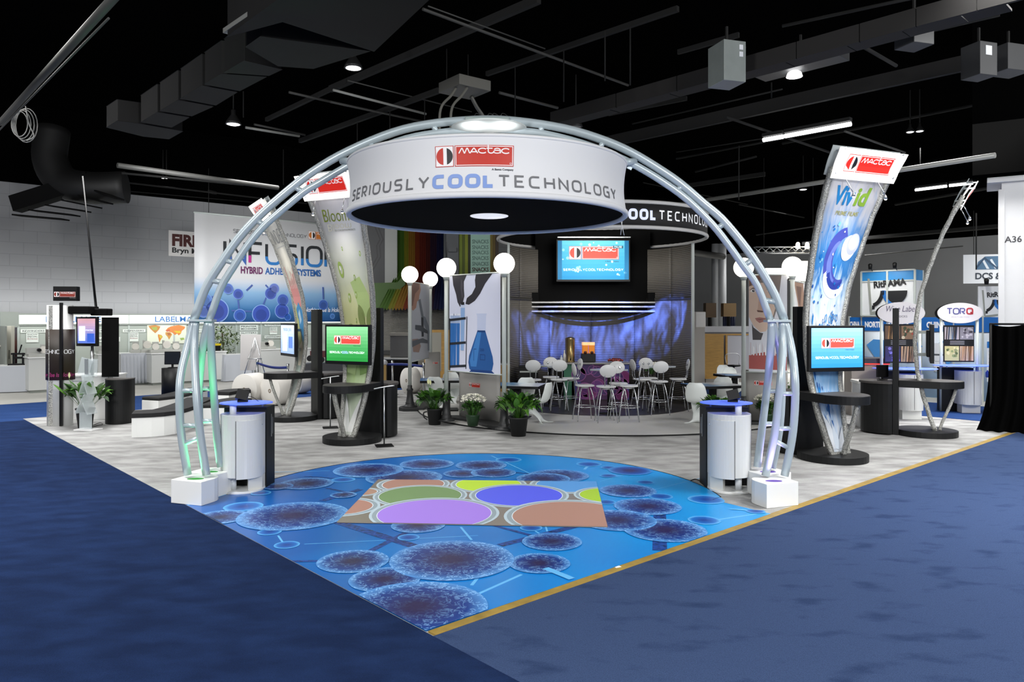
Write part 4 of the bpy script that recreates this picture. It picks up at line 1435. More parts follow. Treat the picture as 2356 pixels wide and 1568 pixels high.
for label, px, mir in (('white curved cabinet with blue glass top at the green lit arch foot', 544, 1), ('white curved cabinet with blue glass top at the violet lit arch foot', 1690, -1)):
    d = 9.78
    x = (px - CX) / FOC * (d - .2)
    front_cabinet(label, x, d, mir)
    n = 'small tilted black display block on the %s blue glass top' % ('left cabinet\'s' if mir > 0 else 'right cabinet\'s')
    t = thing('display_block', n, 'display', (x + (-.02 if mir > 0 else .06), d + .06, 1.150), 0)
    M = Matrix.Rotation(.35 * mir, 3, 'Z') @ Matrix.Rotation(-.30, 3, 'X') @ Matrix.Rotation(.28 * mir, 3, 'Y')
    mb = MB(); mb.box((0, 0, .088), (.15, .11, .13), M=M); mb.build('block', BLACK, t, bevel=.004)
    mb = MB(); mb.box((0, .02, .012), (.13, .10, .022), .3 * mir); mb.build('foot', BLACK, t)
    mb = MB(); mb.tube(smooth_path([(.05, .05, .08), (.12, .08, .05), (.18, .1, .0), (.22, .14, -.01)]), .004, 6); mb.build('lead', BLACK, t)

# ================================================================== globe lamp posts and banners
def lamp_post(label, px, py, h, zb=0.0, d=None):
    p = F(px, py, zb)
    t = thing('globe_lamp_post', label, 'lamp post', (p.x, p.y, zb), 0, 'globe lamp posts')
    mb = MB(); mb.lathe([(.18, 0), (.18, .02), (.12, .04), (.105, .08), (.11, .10), (.095, .12), (.078, .25), (.068, .38), (.082, .40), (.082, .43), (.055, .45), (.055, .52), (.05, .52)]); mb.build('cast_base', CAST, t)
    mb = MB(); mb.tube([(0, 0, .52), (0, 0, h - .2)], .045, 14); mb.lathe([(.05, h - .26), (.075, h - .2), (.075, h - .16)], n=16); mb.build('post', ALU, t)
    mb = MB(); mb.ball((0, 0, h), .205, 28); mb.build('globe', GLOBE, t)
    return t, p


pA, qA = lamp_post('globe lamp post left of the flask banner on the black plinth', 1027, 967, 3.30 - .1, .1)
pB, qB = lamp_post('globe lamp post right of the flask banner on the black plinth', 1160, 987, 3.30 - .1, .1)
pC, qC = lamp_post('globe lamp post left of the microscope banner', 943, 935, 3.30 - .1, .1)
qDd = qC.y + 2.1
pD, qD = lamp_post('globe lamp post right of the microscope banner', 990, HZ + (EYE - .1) * FOC / qDd, 3.30 - .1, .1)
qR = 15.4
pE, qE = lamp_post('globe lamp post left of the face banner behind the right arch leg', 1711, HZ + (EYE - .1) * FOC / (qR + .3), 3.30 - .1, .1)
pG, qG = lamp_post('globe lamp post right of the face banner beside the blue printed pylon', 1823, HZ + (EYE - .1) * FOC / qR, 3.30 - .1, .1)
pH, qH = lamp_post('farther globe lamp post partly behind the blue printed pylon', 1853, HZ + (EYE - .1) * FOC / 17.6, 3.30 - .1, .1)
pI, qI = lamp_post('farther globe lamp post between the two globes at right', 1793, HZ + (EYE - .1) * FOC / 19.0, 3.30 - .1, .1)


def hex2(c, f):
    return '#%02x%02x%02x' % tuple(min(255, int(v * f)) for v in srgb_i(c))


def art_flask(p, w, h):
    S, g = '#d9dcee', '#2c2c30'
    p.rect(0, 0, w, h, S, 0)
    X, Y = lambda v: v * w, lambda v: v * h
    def pg(pts, c, l):
        p.add([(X(a), Y(b)) for a, b in pts], c, l)
    # gloved hands from above
    pg([(.06, 1), (.36, 1), (.30, .93), (.30, .86), (.31, .78), (.27, .69), (.22, .67), (.17, .72), (.14, .80), (.08, .90)], '#35333a', 2)
    pg([(.24, .97), (.29, .90), (.27, .84), (.29, .78), (.26, .75), (.23, .86)], '#4a474f', 3)
    pg([(.54, 1), (.86, 1), (.72, .90), (.62, .80), (.52, .73), (.40, .69), (.33, .70), (.36, .76), (.46, .80), (.53, .87), (.52, .94)], '#2f2d33', 2)
    # rack with tubes
    for x in (.02, .08, .15):
        pg([(x, .05), (x + .055, .05), (x + .07, .60), (x, .60)], '#a9bbdb', 1); pg([(x, .05), (x + .055, .05), (x + .068, .50), (x, .50)], '#2f6fb8', 2)
        pg([(x, .58), (x + .085, .58), (x + .085, .60), (x, .60)], '#e6e9f5', 2)
    pg([(.235, .22), (.30, .22), (.325, .70), (.235, .70)], '#c5d1ea', 4); pg([(.235, .22), (.30, .22), (.32, .66), (.235, .66)], '#8fb0dd', 5); pg([(.245, .69), (.31, .69), (.31, .72), (.245, .72)], '#17181c', 5)
    for y in (.52, .27, .03):
        pg([(.0, y), (.34, y + .02), (.34, y + .045), (.0, y + .025)], '#22262e', 6)
    pg([(.335, .03), (.35, .03), (.37, .57), (.355, .57)], '#22262e', 6); pg([(.0, 0), (.02, 0), (.02, .55), (.0, .55)], '#22262e', 6)
    # conical flask
    pg([(.55, .60), (.75, .60), (.735, .57), (.725, .40), (.565, .40), (.565, .57)], '#c3cce6', 2)
    out = [(.565, .42), (.725, .42), (.86, .17), (.875, .10), (.85, .035), (.80, .01), (.46, .01), (.41, .035), (.39, .10), (.405, .17)]
    pg(out, '#255a9c', 3)
    pg([(.575, .415), (.645, .415), (.55, .06), (.44, .06), (.42, .12)], '#3f7fc4', 4)
    pg([(.57, .43), (.72, .43), (.725, .41), (.565, .41)], '#173f78', 4)
    p.text('200', X(.66), Y(.22), h * .03, '#163d74', 5); p.frame(X(.62), Y(.13), X(.72), Y(.19), w * .01, '#1a447f', 5); p.stroke([(X(.5), Y(.12)), (X(.5), Y(.24)), (X(.55), Y(.24))], w * .008, '#1a447f', 5)
    pg([(.40, .0), (.90, .0), (.84, .03), (.46, .03)], '#1b3f7c', 4)


def art_scope(p, w, h):
    p.rect(0, 0, w, h, '#c3c6cf', 0)
    X, Y = lambda v: v * w, lambda v: v * h
    def pg(pts, c, l):
        p.add([(X(a), Y(b)) for a, b in pts], c, l)
    pg([(0, 1), (.45, 1), (.50, .92), (.42, .84), (.40, .78), (.30, .76), (.25, .68), (.10, .64), (0, .66)], '#b9907f', 1)
    pg([(0, 1), (.40, 1), (.42, .93), (.2, .86), (.08, .70), (0, .70)], '#8c6e66', 2)
    pg([(.36, .78), (.48, .80), (.62, .62), (.66, .55), (.58, .53), (.50, .60)], '#7f858d', 3)
    pg([(.60, .58), (.75, .56), (.95, .44), (1, .36), (1, .1), (.88, .1), (.86, .36), (.66, .46)], '#8d94a0', 3)
    pg([(.52, .56), (.64, .55), (.66, .30), (.54, .30)], '#43464d', 4); pg([(.20, .46), (.5, .45), (.9, .37), (.9, .33), (.45, .38), (.2, .40)], '#5a5e66', 5)
    pg([(.05, .26), (.6, .28), (.9, .24), (.9, .20), (.5, .22), (.05, .18)], '#6c7078', 4); pg([(.05, .28), (.35, .28), (.5, .18), (.4, .10), (.1, .12)], '#a88d84', 3)


def art_face(p, w, h):
    p.rect(0, 0, w, h, '#d5d6dc', 0)
    X, Y = lambda v: v * w, lambda v: v * h
    def pg(pts, c, l):
        p.add([(X(a), Y(b)) for a, b in pts], c, l)
    pg([(.0, 1), (.86, 1), (.80, .80), (.74, .66), (.66, .55), (0, .60)], '#7d726c', 1)
    pg([(0, .97), (.28, .92), (.62, .93), (.72, .84), (.70, .66), (.60, .52), (.45, .42), (.30, .41), (.12, .48), (0, .57)], '#d6bba8', 2)
    pg([(0, 1), (.5, 1), (.3, .95), (.1, .92), (0, .88)], '#6b4d40', 3)
    for x in (.11, .56):
        pg([(x - .09, .835), (x, .86), (x + .10, .835), (x, .82)], '#e9e4e0', 3); p.disc(X(x + .01), Y(.839), w * .035, '#3b3836', 4); p.disc(X(x + .02), Y(.843), w * .01, '#e9eaea', 5)
        pg([(x - .11, .845), (x, .873), (x + .12, .845), (x, .862)], '#4a3a35', 4); pg([(x - .12, .885), (x, .915), (x + .13, .885), (x, .90)], '#5d483f', 4)
    pg([(.28, .84), (.33, .84), (.40, .66), (.36, .62), (.22, .63), (.24, .67)], '#c4a391', 3); pg([(.21, .64), (.38, .63), (.37, .615), (.23, .62)], '#6d4f44', 4)
    pg([(.16, .555), (.28, .565), (.46, .555), (.40, .52), (.28, .505), (.20, .53)], '#a8726a', 3); pg([(.16, .553), (.3, .545), (.46, .553), (.3, .538)], '#6a4440', 4)
    pg([(.08, .50), (.12, .46), (.30, .405), (.38, .40), (.32, .33), (.10, .33)], '#4b4748', 1)
    pg([(0, .17), (.2, .19), (.5, .21), (1, .16), (1, .02), (0, .03)], '#a2504c', 3)
    for k in range(12):
        x = .03 + k * .08
        pg([(x, .17), (x + .035, .17), (x + .035, .30 - .05 * (k % 3)), (x, .31 - .04 * (k % 2))], '#eeeef0' if k % 2 else '#c9c0c4', 4)


def banner(label, a, b, z0, z1, art):
    """hangs between two lamp posts a and b (floor points), facing the camera"""
    d = (b - a); d.z = 0
    L = d.length
    ex = d.normalized()
    m = .10
    t = thing('hanging_banner', label, 'banner', (a.x, a.y, 0), atan2(ex.y, ex.x), 'banners between lamp posts')
    mb = MB(); mb.box((L / 2, 0, (z0 + z1) / 2), (L - 2 * m, .006, z1 - z0)); cl = mb.build('cloth', mat('banner_cloth', '#d3d4da', .6), t)
    pr = Print(); art(pr, L - 2 * m - .01, z1 - z0 - .01)
    pr.build('cloth_print', cl, flat((m + .005, -.0042, z0 + .005), (1, 0, 0), (0, 0, 1)), lift=.0008)
    for z in (z0, z1):
        mb = MB(); mb.tube([(.05, 0, z), (L - .05, 0, z)], .014, 8); mb.build('rail', ALU, t)


g1, g2 = qA, qB
zA = EYE + (HZ - 634) * qA.y / FOC
zB_ = EYE + (HZ - 852) * qA.y / FOC
banner('banner with gloved hands and a blue flask', qA, qB, zB_, zA, art_flask)
banner('banner with a person at a microscope', qC, qD, zB_ + .03, zA, art_scope)
banner('banner with a large face behind the right arch leg', qE, qG, EYE + (HZ - 857) * qR / FOC, EYE + (HZ - 631) * qR / FOC, art_face)
banner('small banner with brown hair in the gap beside the water printed pylon', qG + Vector((.12, .5, 0)), qH + Vector((.03, 0, 0)), 2.1, 3.05, lambda p, w, h: (p.rect(0, 0, w, h, '#d9d8d6', 0), p.add([(w * .2, h), (w * .8, h), (w * .9, h * .5), (w * .55, h * .15), (w * .45, h * .5)], '#9a7a63', 1), p.add([(w * .35, h * .9), (w * .7, h * .9), (w * .6, h * .4), (w * .5, h * .5)], '#6b5040', 2)))


# black plinths and low grey reception panels
def plinth(label, pts, h):
    mb = MB(); mb.prism([(p.x, p.y) for p in pts], .014, h)
    o = mb.build('black_plinth', CAST, bevel=.01)
    return tag(o, label, 'plinth')


def strip(path, w):
    L, R = [], []
    for i, p in enumerate(path):
        t = (path[min(i + 1, len(path) - 1)] - path[max(i - 1, 0)]).normalized()
        n = Vector((-t.y, t.x, 0)) * w / 2
        L.append(p + n); R.append(p - n)
    return R + list(reversed(L))


s1 = smooth_path([F(1010, 968), F(1060, 968), F(1105, 975), F(1140, 986), F(1195, 993)], 4)
plinth('curved black plinth under the flask banner and its two lamp posts', strip(s1, .42), .10)
plinth('black plinth under the microscope banner lamp post', [Vector((qC.x + x, qC.y + y, 0)) for x, y in ((-.25, -.12), (-.12, -.25), (.35, -.2), (.7, 2.2), (.45, 2.4), (.2, 2.3), (-.12, .25), (-.25, .12))], .10)
plinth('black plinth under the face banner behind the right arch leg', strip(smooth_path([qE + Vector((-.3, .1, 0)), (qE + qG) / 2 + Vector((0, .15, 0)), qG + Vector((.3, 0, 0))], 4), .5), .10)


def low_panel(label, a, b, h, z0, logo_at, lw=.36):
    d = b - a
    L = d.length
    t = thing('low_partition', label, 'partition', (a.x, a.y, 0), atan2(d.y, d.x), 'low grey panels with a small logo')
    mb = MB(); mb.grid(lambda u, v: (L * u, -.10 * sin(pi * u), z0 + (h - z0) * v), 16, 1); pn = mb.build('panel', GREY_PANEL, t, solid=.05)
    mb = MB(); mb.grid(lambda u, v: (L * u, -.10 * sin(pi * u) - .03 + .06 * v, h + .006), 16, 1); mb.build('panel_cap', GREY_PANEL, t, solid=.012)
    pr = Print(); pr.logo(0, 0, lw, 1, red='#c23222', tag_line=False)
    x0 = L * logo_at
    pr.build('panel_logo', pn, lambda x, y, k: (x0 + x, -.10 * sin(pi * (x0 + x) / L) - .028 - k, h - .30 + y), cutx=[.05 * i for i in range(8)])


low_panel('low grey panel with a red logo behind the white flowers', F(1058, 966) + Vector((0, .1, 0)), F(1150, 980) + Vector((0, .12, 0)), 1.06, .10, .34)
low_panel('low grey panel with a red logo behind the right arch leg', qE + Vector((.05, .3, 0)), qG + Vector((.0, .28, 0)), 1.14, .10, .28)
low_panel('far low grey panel near the microscope banner', F(968, 930) + Vector((.05, .6, 0)), F(1000, 925) + Vector((.1, .3, 0)), 1.32, .02, .40, .2)


# ================================================================== potted plants
def leafy(t, n, rmin, rmax, z0, hmin, hmax, wd, seed, mats=(LEAF,), name='leaf'):
    """n blades, each its own small arched surface; they form one foliage part"""
    rnd = random.Random(seed)
    mb = MB()
    for k in range(n):
        az = rnd.uniform(0, 2 * pi)
        q = rnd.random() ** .6
        rs, hs = rmin + (rmax * .62 - rmin) * q, hmin + (hmax - hmin) * (1 - .65 * q * rnd.uniform(.7, 1.2)) * rnd.uniform(.75, 1)
        ln, w = wd * rnd.uniform(2.6, 3.6), wd * rnd.uniform(.65, 1.0)
        droop = rnd.uniform(-.2, .9) * (.4 + q)
        tw = rnd.uniform(-.7, .7)
        c, s_ = cos(az), sin(az)
        b = Vector((rs * c, rs * s_, z0 + hs * .8))
        root = Vector((.04 * c, .04 * s_, z0))
        mi = rnd.randrange(len(mats))
        def blade(u, v):
            off = (u - .5) * 2 * w * max(.03, sin(pi * min(.985, v * .96 + .04)) ** .75)
            rad = ln * v
            z = ln * (.75 * v - droop * v * v) + abs(off) * .3 + off * sin(tw) * .6
            return b + Vector((rad * c * .8 - off * s_ * cos(tw), rad * s_ * .8 + off * c * cos(tw), z))
        mb.grid(blade, 2, 6, mi=mi)
        mb.grid(lambda u, v: root.lerp(b, v) + Vector((-s_, c, 0)) * (u - .5) * .008, 1, 2, mi=mi)
    return mb.build('foliage', list(mats), t)


def potted(label, pos, pot_r, pot_h, n, rmax, hmax, wd, seed, flowers=0, handle=False, group=None):
    t = thing('potted_plant', label, 'plant', pos, 0, group)
    mb = MB(); mb.lathe([(pot_r * .72, 0), (pot_r * .95, pot_h * .92), (pot_r * 1.02, pot_h * .93), (pot_r * 1.02, pot_h), (pot_r * .9, pot_h), (pot_r * .88, pot_h * .9), (.001, pot_h * .9)]); p = mb.build('pot', POT, t)
    if handle:
        mb = MB(); mb.tube(smooth_path([(-pot_r * .95, 0, pot_h * .8), (-pot_r * 1.35, 0, pot_h * .72), (-pot_r * 1.3, 0, pot_h * .45), (-pot_r * .9, 0, pot_h * .3)]), .014, 8); mb.build('pot_handle', POT, p)
    leafy(t, n, .05, rmax, pot_h * .85, hmax * .3, hmax, wd, seed, (LEAF, mat('leaf_bright', '#4c7a26', .4, noise=(9, .4)), mat('leaf_deep', '#1d3d14', .45)))
    rnd = random.Random(seed + 5)
    for k in range(flowers):
        a, r = rnd.uniform(0, 6.28), rnd.uniform(.05, rmax * .7)
        mb = MB(); z = pot_h + hmax * rnd.uniform(.95, 1.15)
        mb.tube([(r * .3 * cos(a), r * .3 * sin(a), pot_h), (r * cos(a), r * sin(a), z)], .004, 6)
        fl = mb.build('flower_stem', LEAF, t)
        mb = MB(); mb.grid(lambda u, v: (r * cos(a) + .05 * (u - .5) * sin(pi * min(.98, v + .02)), r * sin(a) + .01, z + .12 * v), 3, 5); mb.build('flower', mat('spathe', '#dfe0a8', .5), fl)
    return t


potted('leafy peace lily in a black pot left of the lamp post on the plinth', F(1000, 976, .014), .17, .34, 120, .42, .46, .065, 11, 2, True)
potted('bushy broad leaved plant in a black pot right of the flask banner', F(1193, 1002, .014), .19, .36, 170, .52, .52, .068, 12, 0)
potted('green leafy plant just behind the right cabinet\'s blue glass top', F(1652, 992, .014), .16, .34, 90, .48, .42, .06, 13, 0)
potted('broad leaved plant in a dark pot behind the acrylic brochure rack', F(196, 983, .014), .18, .40, 60, .60, .60, .085, 14, 1)
potted('small green plant beside the far right arch leg', F(1792, 955, .014), .14, .5, 50, .34, .36, .05, 15, 0)


def mums(label, pos, seed, zoff=0):
    t = thing('potted_mums', label, 'plant', pos)
    mb = MB(); mb.lathe([(.10, 0), (.14, .2), (.15, .22), (.001, .22)]); mb.build('pot', mat('green_pot', '#1f3a22', .4), t)
    leafy(t, 150, .05, .30, .16, .12, .40, .032, seed, (mat('leaf_deep', '#1d3d14', .45), LEAF))
    rnd = random.Random(seed)
    mb = MB()
    for k in range(90):
        a, r = rnd.uniform(0, 6.28), .27 * sqrt(rnd.random())
        c = Vector((r * cos(a), r * sin(a), .62 - r * r * 1.6 + rnd.uniform(-.02, .03)))
        for j in range(7):
            b = j * 2 * pi / 7 + rnd.random()
            d = Vector((cos(b), sin(b), .35)) * .038
            sd = Vector((-sin(b), cos(b), 0)) * .013
            mb.poly([c, c + d * .6 - sd, c + d, c + d * .6 + sd])
        mb.ball(c, .014, 6)
    fl = mb.build('blossom', PETAL, t)
    fl['kind'] = 'stuff'
    return t


mums('white mums in front of the low panel under the flask banner', F(1088, 978, .1) + Vector((0, -.05, 0)), 21)
mums('white mums behind the right arch leg', F(1765, 976, .05), 22)


# ================================================================== cafe platform, curved wall and bar
BC = Vector((2.25, 19.2, 0))
PLAT = mat('platform_vinyl', '#bdbcb8', 0.45, noise=(.8, .08))
mb = MB(); mb.prism(circle(2.25, 18.75, 4.55, 80), .014, .045); o = mb.build('round_platform', PLAT, bevel=.006)
tag(o, 'pale grey round platform with black edge in front of the curved wall', 'platform')
mb = MB(); mb.tube([(2.25 + 4.56 * cos(a), 18.75 + 4.56 * sin(a), .03) for a in [2 * pi * k / 90 for k in range(90)]], .014, 6, closed=True); mb.build('platform_edge', BLACK, o)
DARKF = mat('dark_cafe_floor', '#2a2724', .4, noise=(2, .1))
mb = MB(); mb.prism(circle(2.25, 19.25, 2.33, 64), .045, .052); o = mb.build('cafe_floor', DARKF)
tag(o, 'dark brown round floor under the bar stools', 'floor mat')

t = thing('curved_wall', 'grey curved bar wall with black centre panel and blue light pattern', 'wall panel', BC)
WALLC = mat('corrugated_grey', '#6a665f', 0.55)
nt = WALLC.node_tree
tc = nt.nodes.new('ShaderNodeTexCoord'); sp = nt.nodes.new('ShaderNodeSeparateXYZ'); nt.links.new(tc.outputs['Object'], sp.inputs[0])
sn = nt.nodes.new('ShaderNodeMath'); sn.operation = 'MULTIPLY'; sn.inputs[1].default_value = 130
s2 = nt.nodes.new('ShaderNodeMath'); s2.operation = 'SINE'
nt.links.new(sp.outputs['Z'], sn.inputs[0]); nt.links.new(sn.outputs[0], s2.inputs[0])
bp = nt.nodes.new('ShaderNodeBump'); bp.inputs['Strength'].default_value = .5; bp.inputs['Distance'].default_value = .01
nt.links.new(s2.outputs[0], bp.inputs['Height']); nt.links.new(bp.outputs[0], nt.nodes['Principled BSDF'].inputs['Normal'])
BR = 2.34
for k in range(6):
    A0, A1 = radians(-2 + 184 / 6 * k), radians(-2 + 184 / 6 * (k + 1) - .3)
    for z0, z1 in ((.02, 2.72), (2.80, 4.15)):
        mb = MB(); mb.grid(lambda u, v: (BR * cos(A0 + (A1 - A0) * u), BR * sin(A0 + (A1 - A0) * u), z0 + (z1 - z0) * v), 12, 1, flip=True); mb.build('wall_segment', WALLC, t, solid=.04)
mb = MB(); mb.grid(lambda u, v: ((BR - .01) * cos(radians(-2 + 184 * u)), (BR - .01) * sin(radians(-2 + 184 * u)), 2.72 + .08 * v), 60, 1, flip=True); mb.build('wall_band', mat('dark_band', '#4a4845', .4, .3), t, solid=.04)
for sx, a in ((1, radians(-3)), (-1, radians(183))):
    mb = MB(); mb.box((BR * cos(a), BR * sin(a), 2.08), (.06, .10, 4.15)); mb.build('wall_end', ALU, t)
tw = thing('media_tower', 'black tower panel carrying the big blue television in the bar', 'media wall', (BC.x, 20.95, 0))
mb = MB(); mb.box((0, .1, 3.55), (3.2, .2, 2.2)); mb.build('tower_panel', mat('tower_black', '#030303', .7, spec=.1), tw)
for z in (2.43, 2.56, 2.68):
    mb = MB(); mb.box((0, -.12, z), (3.45, .12, .055)); mb.build('shelf_rail', mat('rail_metal', '#a9a8a6', .3, .8), tw, bevel=.01)
for sx in (-1, 1):
    mb = MB(); mb.box((1.62 * sx, -.05, 2.78), (.22, .25, .36)); mb.build('loudspeaker', MATTE_BLACK, tw, bevel=.01)
mb = MB(); mb.box((0, -.30, 4.46), (2.0, .1, .03)); mb.build('screen_valance', STEEL, tw)


def art_tv(p, w, h):
    screen_art(p, w, h, '#5fc4de', '#0f86c0', False, True)
    rnd = random.Random(3)
    p.rect(-w / 2, -h / 2, -w * .44, h / 2, '#0d6f9f', 1); p.rect(w * .44, -h / 2, w / 2, h / 2, '#0d6f9f', 1)
    for k in range(26):
        p.disc(rnd.uniform(-.46, .46) * w, rnd.uniform(-.4, .45) * h, rnd.uniform(.004, .022) * w, rnd.choice(['#bdf0fb', '#8fdcee', '#d8f8ff']), 1)
    p.logo(-w * .34, h * .02, w * .70, 2, red='#e04a3c', tagcol='#1d3a4a')
    p.rect(w * .28, h * .30, w * .42, h * .37, '#1f4f66', 4); p.text('PAUSE', w * .35, h * .315, h * .05, '#d9f0f4', 5, bold=.02)


t = thing('television', 'big wall television showing a blue screen with a red logo', 'television', (A(1366, 600, 20.4).x, 20.55, 0), -pi / 2)
zc = EYE + (HZ - 599) * 20.5 / FOC
monitor(t, (0, 0, zc), 2.02, 1.16, 0, art_tv, emit=.55)

# ring sign above the bar, black with white lettering
t = thing('ring_sign', 'black ring sign with white lettering above the curved bar wall', 'hanging sign', BC + Vector((.02, 0, 0)))
RR, RZ0, RZ1 = 2.62, 4.26, 4.82
mb = MB()
mb.grid(lambda u, v: (RR * cos(2 * pi * u), RR * sin(2 * pi * u), RZ0 + (RZ1 - RZ0) * v), 96, 1)
mb.build('fabric_band', mat('black_fabric_band', '#1b1b1d', .6), t, solid=.03)
for z in (RZ0, RZ1):
    mb = MB(); mb.tube([((RR + .005) * cos(2 * pi * k / 96), (RR + .005) * sin(2 * pi * k / 96), z) for k in range(96)], .045, 8, closed=True); mb.build('hem', mat('white_hem', '#c9c9c9', .5), t)
mb = MB(); mb.grid(lambda u, v: ((RR - .03) * cos(2 * pi * u), (RR - .03) * sin(2 * pi * u), RZ0 + .02 + (RZ1 - RZ0 - .04) * v), 80, 1, flip=True); mb.build('inner_lining', MATTE_BLACK, t)
pr = Print(); pr.tagline(-1.86, .19, .185, .032, 1, '#f4f6fb', '#dfe6ff', total=5.15, sx=.85)
pr.build('sign_lettering', t, lambda x, y, k: ((RR + .02 + k) * cos(-pi / 2 + x / RR), (RR + .02 + k) * sin(-pi / 2 + x / RR), RZ0 + y), emit=.35, cutx=[-3.2 + .1 * i for i in range(65)])

# bar counter with purple print
def art_bar(p, w, h):
    p.rect(0, 0, w, h, '#43184e', 0)
    p.rect(0, 0, w * .16, h, '#2f6a50', 1); p.rect(w * .12, 0, w * .26, h, '#3c3f7c', 1); p.rect(w * .84, 0, w, h, '#3d4a8f', 1)
    rnd = random.Random(2)
    for k in range(22):
        x, y, r = rnd.uniform(.1, .9) * w, rnd.uniform(.05, .95) * h, rnd.uniform(.07, .16) * h * 1.6
        p.disc(x, y, r, rnd.choice(['#6a2260', '#5c2670', '#7a2b6a', '#3f2460']), 2 + k % 3); p.ring(x, y, r * .9, r, '#8a4a88', 5 + k % 3, n=20)


t = thing('bar_counter', 'bar counter with purple bubble printed front under the food', 'bar counter', (BC.x + .02, 20.15, 0))
mb = MB(); mb.box((0, .35, .53), (1.75, .6, .96)); bd = mb.build('counter_body', BLACK_LAM, t)
pr = Print(); art_bar(pr, 1.75, .94); pr.build('front_print', bd, flat((-.875, .048, .06), (1, 0, 0), (0, 0, 1)), emit=.0, clip=(0, 1.75, 0, .94))
mb = MB(); mb.box((0, .33, 1.03), (1.9, .72, .04)); mb.build('counter_top', mat('counter_grey', '#8b8a88', .3), t, bevel=.006)
zt = 1.05
q = lambda px, dd=20.4: (px - CX) / FOC * dd
t = thing('coffee_urn', 'tall golden steel drink urn on the bar counter', 'urn', (q(1312), 20.5, zt))
mb = MB(); mb.lathe([(.14, 0), (.14, .02), (.13, .03), (.135, .62), (.14, .64), (.06, .68), (.001, .69)]); mb.build('urn_body', mat('brass_steel', '#9a8458', .25, .9), t)
mb = MB(); mb.tube([(0, -.13, .1), (0, -.2, .1), (0, -.2, .06)], .012, 8); mb.build('urn_tap', BLACK, t)
t = thing('juice_dispenser', 'twin bowl juice dispenser glowing orange on the bar counter', 'drink dispenser', (q(1354), 20.45, zt))
mb = MB(); mb.box((0, .05, .12), (.38, .3, .22)); mb.build('dispenser_base', BLACK, t, bevel=.01)
for sx in (-.09, .09):
    mb = MB(); mb.prism(rrect(sx, .03, .16, .2, .03), .24, .46); b_ = mb.build('juice_bowl', mat('orange_juice', '#d9822e', .15, emit=.35), t)
    mb = MB(); mb.prism(rrect(sx, .03, .165, .205, .03), .46, .54); mb.build('bowl_lid', mat('juice_lid', '#f6c08a', .3, emit=.7), b_)
    mb = MB(); mb.lathe([(.03, 0), (.045, .04), (.03, .08)], (sx, -.09, .22), 12); mb.build('bowl_tap', mat('tap_dark', '#3a1714', .3), b_)
for k, (px, h, c) in enumerate([(1297, .34, '#d5d2c8'), (1290, .2, '#c9cfd6')]):
    mb = MB(); mb.lathe([(.04, 0), (.04, h * .6), (.015, h * .8), (.015, h)], n=14)
    o = mb.build('bottle', mat('bottle_%d' % k, c, .3)); o.location = (q(px), 20.15, zt + .001)
    tag(o, ['taller pale bottle left of the drink urn on the bar', 'shorter pale bottle at the left end of the bar'][k], 'bottle')
t = thing('fruit_tray', 'shallow glass tray of red and brown food on the bar counter', 'food tray', (q(1415), 20.35, zt))
mb = MB(); mb.lathe([(.2, 0), (.26, .03), (.25, .03), (.19, .01), (.001, .01)], n=24); mb.build('tray', CLEAR, t)
mb = MB(); rnd = random.Random(6)
for k in range(36):
    a, r = rnd.uniform(0, 6.28), .2 * sqrt(rnd.random()); mb.ball((r * cos(a), r * sin(a), .04 + rnd.uniform(0, .06) * (1 - r * 3)), .035, 8)
o = mb.build('food', mat('red_food', '#7c2b22', .5, noise=(12, .5)), t); o['kind'] = 'stuff'
t = thing('refuse_bin', 'black bin cabinet with white top at the left end of the bar wall', 'cabinet', (q(1216, 19.6), 19.75, .052))
mb = MB(); mb.box((0, 0, .45), (.5, .4, .9)); mb.build('bin_body', BLACK_LAM, t); mb = MB(); mb.box((0, 0, .93), (.52, .42, .05)); mb.build('bin_top', BLACK, t); mb = MB(); mb.box((0, -.203, .80), (.46, .01, .04)); mb.build('bin_trim', ALU, t)
t = thing('flower_vase', 'vase of white flowers beside the right end of the bar', 'flowers', (q(1500, 20), 20.1, .052))
mb = MB(); mb.lathe([(.06, 0), (.09, .3), (.05, .6), (.06, .7), (.001, .7)]); mb.build('vase', mat('vase_dark', '#33302d', .3), t)
leafy(t, 40, .05, .2, .65, .1, .3, .03, 33, (LEAF,))
mb = MB(); rnd = random.Random(9)
for k in range(30):
    mb.ball((rnd.uniform(-.15, .15), rnd.uniform(-.15, .1), .9 + rnd.uniform(0, .12)), .03, 8)
mb.build('blossom', PETAL, t)

lamp('AREA', 'cafe_fill', (2.25, 18.6, 4.3), 55, (1, .97, .92), (2.25, 21.4, 2.0), shape='DISK', size=1.6)  # added fill to brighten the curved wall, no lamp body

